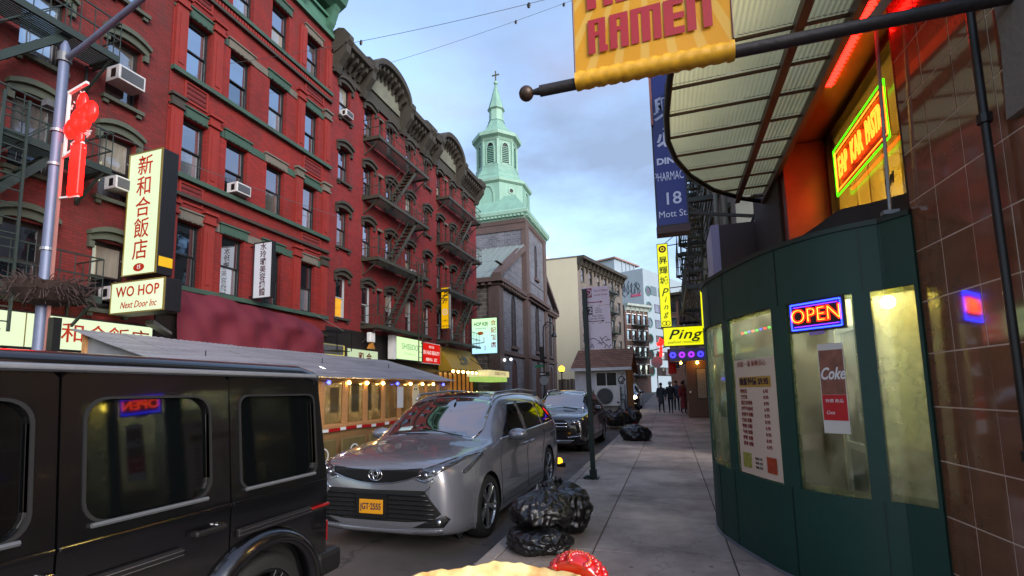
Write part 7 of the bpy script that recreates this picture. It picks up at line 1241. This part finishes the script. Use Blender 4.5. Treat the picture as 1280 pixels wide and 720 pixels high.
# ================================================================ rubbish bags
M_BAG = pm('black_bin_bag', '#08080a', .36, 0, var=.2, spec=.6, coat=.1)
from mathutils import noise
def bag(label, x, y, z, sx, sy, sz, seed, tie=None, rz=0, group='black rubbish bags on the pavement'):
    t = thing('rubbish_bag', label, 'rubbish bag', (x, y, z), rz, group); bm = bmesh.new(); bmesh.ops.create_icosphere(bm, subdivisions=6 if seed < 4 else 5, radius=1); o3 = Vector((seed*3.7, seed*1.3, seed))
    for v in bm.verts:
        p = v.co.copy(); n1 = noise.noise(p*1.3+o3); n2 = abs(noise.noise(p*3.1+o3)); n3 = abs(noise.noise(Vector((p.x*2, p.y*2, p.z*1.2))*3+o3)); r = 1+.22*n1-.16*n2-.07*n3-.02*abs(noise.noise(Vector((p.x*7, p.y*7, p.z*2.6))+o3))-.006*abs(noise.noise(Vector((p.x*18, p.y*18, p.z*7))+o3)); q = p*r
        top = max(0, p.z-.6)/.4; q.x *= 1-.45*top; q.y *= 1-.45*top
        q.z = max(q.z, -.62+.02*n1); q.z = (q.z+.62)/1.6; v.co = Vector((q.x*sx, q.y*sy, q.z*sz))
    me = bpy.data.meshes.new('bag_body'); bm.to_mesh(me); bm.free(); me.materials.append(M_BAG); me.polygons.foreach_set('use_smooth', [True]*len(me.polygons)); obj('bag_body', me, t)
    k = MB(); rr = random.Random(seed)
    for i in range(7): a = 2*PI*i/7; k.add([(0, 0, sz*.86), (math.cos(a)*.05, math.sin(a)*.05, sz*.97+.05), (math.cos(a+.5)*.07, math.sin(a+.5)*.07, sz*.9+.08*rr.random()), (math.cos(a+.9)*.03, math.sin(a+.9)*.03, sz*.9)], [(0, 1, 2, 3)])
    k.build('knot', M_BAG, t, fix=False)
    if tie: MB().tube([(-.05, -.02, sz*.98), (0, -.05, sz*1.06), (.04, -.03, sz*.96), (.03, -.06, sz*.85), (.07, -.14, sz*.7), (.1, -.2, sz*.72)], .014, 6).build('tie', pm('red_tie', '#a01418', .5), t)
    return t
bag('flat black rubbish bag at the bottom of the kerb pile', -1.36, 4.92, 0, .35, .33, .27, 1); bag('black rubbish bag lying on top of the flat one in the kerb pile', -1.36, 5.1, .19, .36, .33, .4, 2, rz=.5); bag('big black rubbish bag at the back of the kerb pile', -1.34, 5.72, 0, .36, .42, .56, 3, rz=1)
bag('lone black rubbish bag with a red tie on the middle of the pavement', -1.12, 15.9, 0, .5, .4, .52, 4, tie=True)
for i, (x, y, s) in enumerate(((-2.6, 21.6, .42), (-2.15, 22.0, .45), (-1.75, 22.4, .48), (-2.3, 21.2, .4))): bag('black rubbish bag in the heap against the little white hut', x, y, gz(y), s, s, s*1.5, 11+i, group='black rubbish bags heaped by the hut')
# ================================================================ people
def skin_mesh(name, nodes, edges, mat, par, sub=2, smooth=True):
    me = bpy.data.meshes.new(name); me.from_pydata([n[:3] for n in nodes], edges, []); me.materials.append(mat); o = bpy.data.objects.new(name, me); COL.objects.link(o); sk = o.modifiers.new('skin', 'SKIN'); sk.use_smooth_shade = True
    for i, n in enumerate(nodes):
        r = n[3]; me.skin_vertices[0].data[i].radius = (r, r*(n[4] if len(n) > 4 else 1)); me.skin_vertices[0].data[i].use_root = (i == 0)
    sb = o.modifiers.new('sub', 'SUBSURF'); sb.levels = sb.render_levels = sub; bpy.context.view_layer.update(); dg = bpy.context.evaluated_depsgraph_get(); m2 = bpy.data.meshes.new_from_object(o.evaluated_get(dg)); bpy.data.objects.remove(o); m2.name = name; m2.polygons.foreach_set('use_smooth', [True]*len(m2.polygons)); return obj(name, m2, par)
M_SKIN = pm('skin', '#a5745c', .6, var=.06)
def person(label, x, y, heading, h=1.72, coat='#0c0d10', trousers='#111218', hair='#0a0807', stride=.22, coat_len=.75, hat=None, bag_=False):
    """faces local -y; walking"""
    t = thing('person', label, 'person', (x, y, gz(y)), heading); k = h/1.75; t.scale = (k, k, k); s = stride
    L = [(0, 0, .95, .125, .8), (0, 0, 1.1, .12, .75), (0, -.01, 1.3, .145, .7), (0, 0, 1.44, .09, .8), (0, -.01, 1.5, .052), (0, -.03, 1.56, .06), (0, -.045, 1.63, .082, 1.1), (0, -.035, 1.71, .07, 1.1)]; E = [(0, 1), (1, 2), (2, 3), (3, 4), (4, 5), (5, 6), (6, 7)]
    for sg in (1, -1):
        i = len(L); dy = -s*sg; L += [(.09*sg, 0, .9, .085), (.1*sg, dy*.5-.03, .5, .06), (.1*sg, dy+.03*(sg > 0), .1+(.05 if sg < 0 else 0), .042), (.105*sg, dy-.06, .045+(.04 if sg < 0 else 0), .04), (.11*sg, dy-.17, .035, .032)]; E += [(0, i), (i, i+1), (i+1, i+2), (i+2, i+3), (i+3, i+4)]
        i = len(L); ay = s*.55*sg; L += [(.17*sg, 0, 1.41, .062), (.225*sg, ay*.4+.02, 1.14, .047), (.23*sg, ay-.06, .9, .034), (.23*sg, ay-.085, .84, .03)]; E += [(3, i), (i, i+1), (i+1, i+2), (i+2, i+3)]
        w = i+3
        for q, (fx, ln) in enumerate(((-.018, .075), (-.006, .085), (.006, .08), (.018, .065))): j = len(L); L += [(.23*sg+fx*.5, ay-.1+fx, .79, .011), (.23*sg+fx*.5, ay-.1+fx, .79-ln*.55, .009), (.22*sg+fx*.5, ay-.095+fx, .79-ln, .008)]; E += [(w, j), (j, j+1), (j+1, j+2)]
        j = len(L); L += [(.215*sg, ay-.115, .82, .011), (.205*sg, ay-.13, .775, .009)]; E += [(w, j), (j, j+1)]
    g = pm('person_'+trousers[1:]+coat[1:], trousers, .8); body = skin_mesh('body', L, E, M_SKIN, t)
    me = body.data; me.materials.append(g); me.materials.append(M_BLACK)
    for p in me.polygons:
        c = p.center
        if c.z < .1: p.material_index = 2
        elif c.z < 1.0 and abs(c.x) < .19: p.material_index = 1
    # coat: torso, sleeves and skirt as one garment
    cm = pm('coat_'+coat[1:], coat, .8, var=.2, scale=6, bump=.2); CL = [(0, 0, 1.0, .165, .85), (0, 0, 1.15, .16, .8), (0, -.01, 1.32, .18, .78), (0, 0, 1.45, .105, .8)]; CE = [(0, 1), (1, 2), (2, 3)]; zl = coat_len
    CL += [(0, 0, zl+.1, .175, .95), (0, .0, zl, .18, 1.0)]; CE += [(0, 4), (4, 5)]
    for sg in (1, -1): i = len(CL); ay = s*.55*sg; CL += [(.175*sg, 0, 1.42, .085), (.23*sg, ay*.4+.02, 1.14, .07), (.235*sg, ay-.055, .9, .055)]; CE += [(3, i), (i, i+1), (i+1, i+2)]
    skin_mesh('coat', CL, CE, cm, t); MB().lathe([(.08, 1.44), (.095, 1.5), (.085, 1.54)], n=14, cap=False).build('collar', cm, t, smooth=True)
    hm = pm('hair_'+hair[1:], hair, .7); MB().sphere((0, -.015, 1.695), .105, 14, 9, (.92, 1.05, .95)).build('hair', hm, t, smooth=True) if not hat else MB().sphere((0, -.02, 1.705), .11, 14, 9, (.95, 1.08, .85)).build('hat', pm('hat_'+hat[1:], hat, .8), t, smooth=True)
    f = MB(); f.sphere((0, -.145, 1.625), .016, 8, 6, (.8, 1.2, 1.2)); f.sphere((.082, -.035, 1.63), .02, 8, 6, (.5, 1, 1.5)); f.sphere((-.082, -.035, 1.63), .02, 8, 6, (.5, 1, 1.5)); f.build('face', M_SKIN, t, smooth=True, kind='stuff'); e = MB()
    for sg in (1, -1): e.sphere((.03*sg, -.125, 1.65), .01, 6, 4)
    e.box(-.022, .022, -.132, -.12, 1.575, 1.581); e.build('eyes_and_mouth', pm('face_dark', '#2a1512', .6), t, kind='stuff')
    return t
person('person in a long dark coat walking beside the car with its headlights on', -.52, 28.6, .1, 1.66, '#3c424e', '#20232a', coat_len=.5)
person('person in a black jacket and pale cap walking behind the long-coated walker', -.02, 28.4, -.1, 1.72, '#24272f', '#262a36', hat='#b8b4aa', stride=.26)
person('person in a dark padded jacket half hidden behind the walker in the pale cap', .32, 30.2, .0, 1.74, '#474d58', '#22252d')
person('person in a long maroon patterned dress coat standing by the brown restaurant entrance', .62, 27.8, .6, 1.7, '#7d2f36', '#2a1418', stride=.05, coat_len=.28)
person('person in dark clothes standing deepest in the group beside the red flag', .75, 31, .3, 1.75, '#54445a', '#241f2a', stride=.05)
# ================================================================ corner by the church
M_SIGNSTEEL = pm('sign_back_grey', '#8a8d90', .5, .4, var=.1)
bl = thing('bishops_crook_lamp', 'black curled lamp post with traffic light and street signs before the church', 'lamp post', (-10.7, 42, gz(42))); MB().lathe([(.2, 0), (.2, .6), (.11, .8), (.07, 3.5), (.06, 6.4)], n=14).build('pole', M_BLACK, bl, auto=40)
MB().tube([(0, 0, 6.3), (.05, 0, 6.9), (.35, 0, 7.25), (.75, 0, 7.2), (.98, 0, 6.85), (1.0, 0, 6.4)], .05, 8).tube([(.3+.22*math.cos(a*.5)*(1-a/16), 0, 6.85+.22*math.sin(a*.5)*(1-a/16)) for a in range(14)], .03, 6).build('crook', M_BLACK, bl, smooth=True); MB().lathe([(.04, .5), (.1, .4), (.2, .2), (.28, .02), (.24, 0)], (1.0, 0, 5.85), 14).build('lamp_shade', M_BLACK, bl); MB().sphere((1.0, 0, 5.8), .13, 10, 8).build('globe', M_WHITE, bl, smooth=True)
MB().box(-.32, -.02, -.2, .1, 3.7, 5.0).build('traffic_light', M_BLACK, bl, bevel=.03); MB().box(-.85, .1, -.03, .0, 3.15, 3.4).build('street_name_sign', pm('street_sign_green', '#1d6a4a', .5), bl); sg_ = MB().box(-.48, .5, -.06, -.03, 2.38, 2.72).build('one_way_sign', M_BLACK, bl); MB().box(-.4, .1, -.065, -.061, 2.5, 2.6).prism([(-.45, 2.55), (-.28, 2.44), (-.28, 2.66)], -.065, -.061).build('arrow', M_WHITE, sg_); MB().lathe([(.42, 0), (.42, .03)], n=8, rot=PI/8, M=Matrix.Translation((-.0, -.1, 1.95)) @ Matrix.Rotation(PI/2, 4, 'X')).build('stop_sign_back', M_SIGNSTEEL, bl); MB().box(.1, .3, -.3, -.05, 3.9, 4.1).build('signal_arm', M_BLACK, bl)
gl_ = thing('globe_street_lamp', 'short black street lamp with a lit amber globe beside the cream wall', 'street lamp', (-9.1, 42, gz(42))); MB().lathe([(.12, 0), (.12, .4), (.06, .6), (.05, 2.65)], n=10).build('pole', M_BLACK, gl_); MB().sphere((0, 0, 2.95), .28, 14, 10).build('globe', em('amber_globe', '#ffb52e', 5), gl_, smooth=True); MB().lathe([(.1, 2.62), (.16, 2.72)], n=10).build('cap', M_BLACK, gl_)
fl2 = thing('white_sign_lamp', 'pair of small white floodlights on the church corner pier', 'lamp', (-12.7, 36.9, 4.2)); MB().sphere((0, 0, 0), .12, 8, 6).sphere((.45, .3, .05), .12, 8, 6).build('lens', em('flood_white', '#f2f4ff', 3), fl2); MB().bar((-.6, 0, .05), (.45, .3, .05), .04).build('arm', M_BLACK, fl2)
so = thing('sign_pole', 'thin grey pole carrying the back of an octagonal sign beyond the white hut', 'sign post', (-.78, 34, gz(34))); MB().tube([(0, 0, 0), (0, 0, 3.6)], .035, 8).build('post', M_SIGNSTEEL, so); MB().lathe([(.4, 0), (.4, .02)], n=8, rot=PI/8, M=Matrix.Translation((0, -.04, 3.0)) @ Matrix.Rotation(PI/2, 4, 'X')).build('sign_panel', M_SIGNSTEEL, so)
fe = thing('site_fence', 'low dark fence along the foot of the cream side wall', 'fence', (-13.5, 60, gz(60)));
for i in range(14): MB().box(i*.5+.02, i*.5+.48, 0, .05, .1, 2.0+.05*(i % 2)).build('board', pm('fence_brown', '#3a342e', .8, var=.3), fe)
# ================================================================ sky wires, mid-street wires
def wire(label, a, c, sag, r=.007, beads=()):
    t = thing('overhead_wire', label, 'wire', a); d = Vector(c)-Vector(a); pts = [d*(i/24)+Vector((0, 0, -4*sag*(i/24)*(1-i/24))) for i in range(25)]; MB().tube(pts, r, 5).build('wire', M_GREY, t)
    for b in beads: p = d*b+Vector((0, 0, -4*sag*b*(1-b))); MB().sphere(tuple(p+Vector((0, 0, -.05))), .06, 6, 5, (1, .5, 1.6)).build('clip', M_BLACK, t)
wire('upper thin wire sagging across the sky over the street', (-13.4, 11.2, 12.6), (3, 12.6, 13.0), .35, .007, (.3, .62)); wire('lower thin wire across the sky above the steeple', (-13.4, 16.6, 15.6), (3, 18, 18.3), .3, .007, (.5, .62)); wire('short pale cable from the white hut roof to the yellow script sign', (-2.2, 24.6, 3.3), (.2, 25, 3.75), .05, .025); wire('thin wire along the tenement fronts over the deep red brick', (-13.2, 6, 8.2), (-13.2, 17, 9.3), .1, .01)
# ================================================================ dessert held up at the bottom of the view
cr_ = thing('crepe_cone', 'golden folded crepe cone held up close under the view', 'dessert', (-.094, .247, 1.436)); rz0 = math.radians(18.3)
vs = []; fs = []; n = 72; nv = 10
for i in range(n+1):
    a = 2*PI*i/n
    for j in range(nv+1):
        v = j/nv; r = .012+.034*v+.0008*math.sin(a*9)*v+.0008*math.sin(a*5+1)*v; z = -.10+.165*v+(.0009*math.sin(a*5+.5)+.0004*math.sin(a*17)+.0003*math.sin(a*37))*max(0, v-.6)/.4; vs.append((math.cos(a)*r*1.0, math.sin(a)*r*.62, z))
for i in range(n):
    for j in range(nv): fs.append((i*(nv+1)+j, (i+1)*(nv+1)+j, (i+1)*(nv+1)+j+1, i*(nv+1)+j+1))
g = NT('crepe'); bs = g.n('ShaderNodeBsdfPrincipled', i_Roughness=.6); t_ = g.n('ShaderNodeTexCoord'); nz = g.n('ShaderNodeTexNoise', i_Scale=60, i_Detail=6); g.l(t_.outputs['Object'], nz.inputs[0]); cr = g.n('ShaderNodeValToRGB'); e0, e1 = cr.color_ramp.elements; e0.position = .35; e1.position = .62; e0.color = lin('#b9742a'); e1.color = lin('#ecd490'); g.l(nz.outputs[0], cr.inputs[0]); g.l(cr.outputs[0], bs.inputs['Base Color']); bs.inputs['Subsurface Weight'].default_value = .3; bs.inputs['Subsurface Radius'].default_value = (.01, .006, .003); bp = g.n('ShaderNodeBump', i_Strength=.3, i_Distance=.002); g.l(nz.outputs[0], bp.inputs['Height']); g.l(bp.outputs[0], bs.inputs['Normal']); g.l(bs.outputs[0], g.out.inputs[0])
o = MB().add(vs, fs).build('crepe', g.m, cr_, rot=(0, 0, rz0), smooth=True, fix=False); md = o.modifiers.new('t', 'SOLIDIFY'); md.thickness = .003; MB().sphere((0, 0, .045), .03, 18, 10, (1.2, .7, .45)).build('cream', pm('whipped_cream', '#e8dcc0', .5, var=.05), cr_, rot=(0, 0, rz0), smooth=True)
sb_ = thing('strawberry', 'halved glossy red strawberry stuck in the crepe cone', 'strawberry', (-.0545, .279, 1.4915), rz0-.45)
prof = []; bm = bmesh.new(); bmesh.ops.create_uvsphere(bm, u_segments=48, v_segments=32, radius=1)
for v in bm.verts:
    p = v.co; w = 1-.25*max(0, -p.z)-.18*max(0, p.z)**2; x, y, z = p.x*.0185*w, p.y*.014*w, p.z*.0205
    v.co = Vector((x, max(y, -.004+.1*x*x*20), z))
me = bpy.data.meshes.new('flesh'); bm.to_mesh(me); bm.free(); M_STRAW = pm('strawberry_red', '#b0100c', .18, var=.25, scale=90, spec=.7, coat=.5); M_FLESH = pm('strawberry_flesh', '#c2240c', .25, var=.2, scale=60, coat=.4); me.materials.append(M_STRAW); me.materials.append(M_FLESH)
for p in me.polygons:
    p.use_smooth = True
    if p.center.y < -.0036: p.material_index = 1
obj('flesh', me, sb_, rot=(.42, math.radians(12), 0)); sd2 = MB(); rg = MB()
for i in range(9):
    for j in range(20):
        ph = -1.2+i*.3; a = 2*PI*(j+.5*(i % 2))/20; w = 1-.25*max(0, -math.sin(ph))-.18*max(0, math.sin(ph))**2; x, y, z = math.cos(ph)*math.cos(a)*.0187*w, math.cos(ph)*math.sin(a)*.0142*w, math.sin(ph)*.0207
        if y < -.0035: continue
        sd2.sphere((x*1.02, y*1.02, z*1.02), .0007, 6, 4, (1, 1, 1.4)); rg.sphere((x*.955, y*.955, z*.955), .0021, 8, 5)
rg.build('dimple_rim', M_STRAW, sb_, rot=(.42, math.radians(12), 0), smooth=True, kind='stuff'); sd2.build('seed', pm('seed_amber', '#b07a20', .4), sb_, rot=(.42, math.radians(12), 0), kind='stuff')

# litter and gutter dirt
lt_ = MB(); rr = random.Random(12)
for i in range(170):
    y = rr.uniform(3.5, 26); x = rr.choice([-1.95+rr.gauss(0, .07), rr.uniform(-1.65, .6), -1.6+abs(rr.gauss(0, .12))]); z = gz(y)+(-.145 if x < -1.86 else .006); a = rr.uniform(0, 6.3); r = rr.uniform(.006, .022)
    if -1.86 < x < -1.69: continue
    lt_.add([(x+math.cos(a+k*1.57)*r*rr.uniform(.6, 1.3), y+math.sin(a+k*1.57)*r*rr.uniform(.6, 1.3), z+rr.uniform(0, .008)) for k in range(4)], [(0, 1, 2), (0, 2, 3)])
lt_.build('litter', pm('paper_scraps', '#8a7f70', .8, var=.8, scale=7), fix=False, kind='stuff')
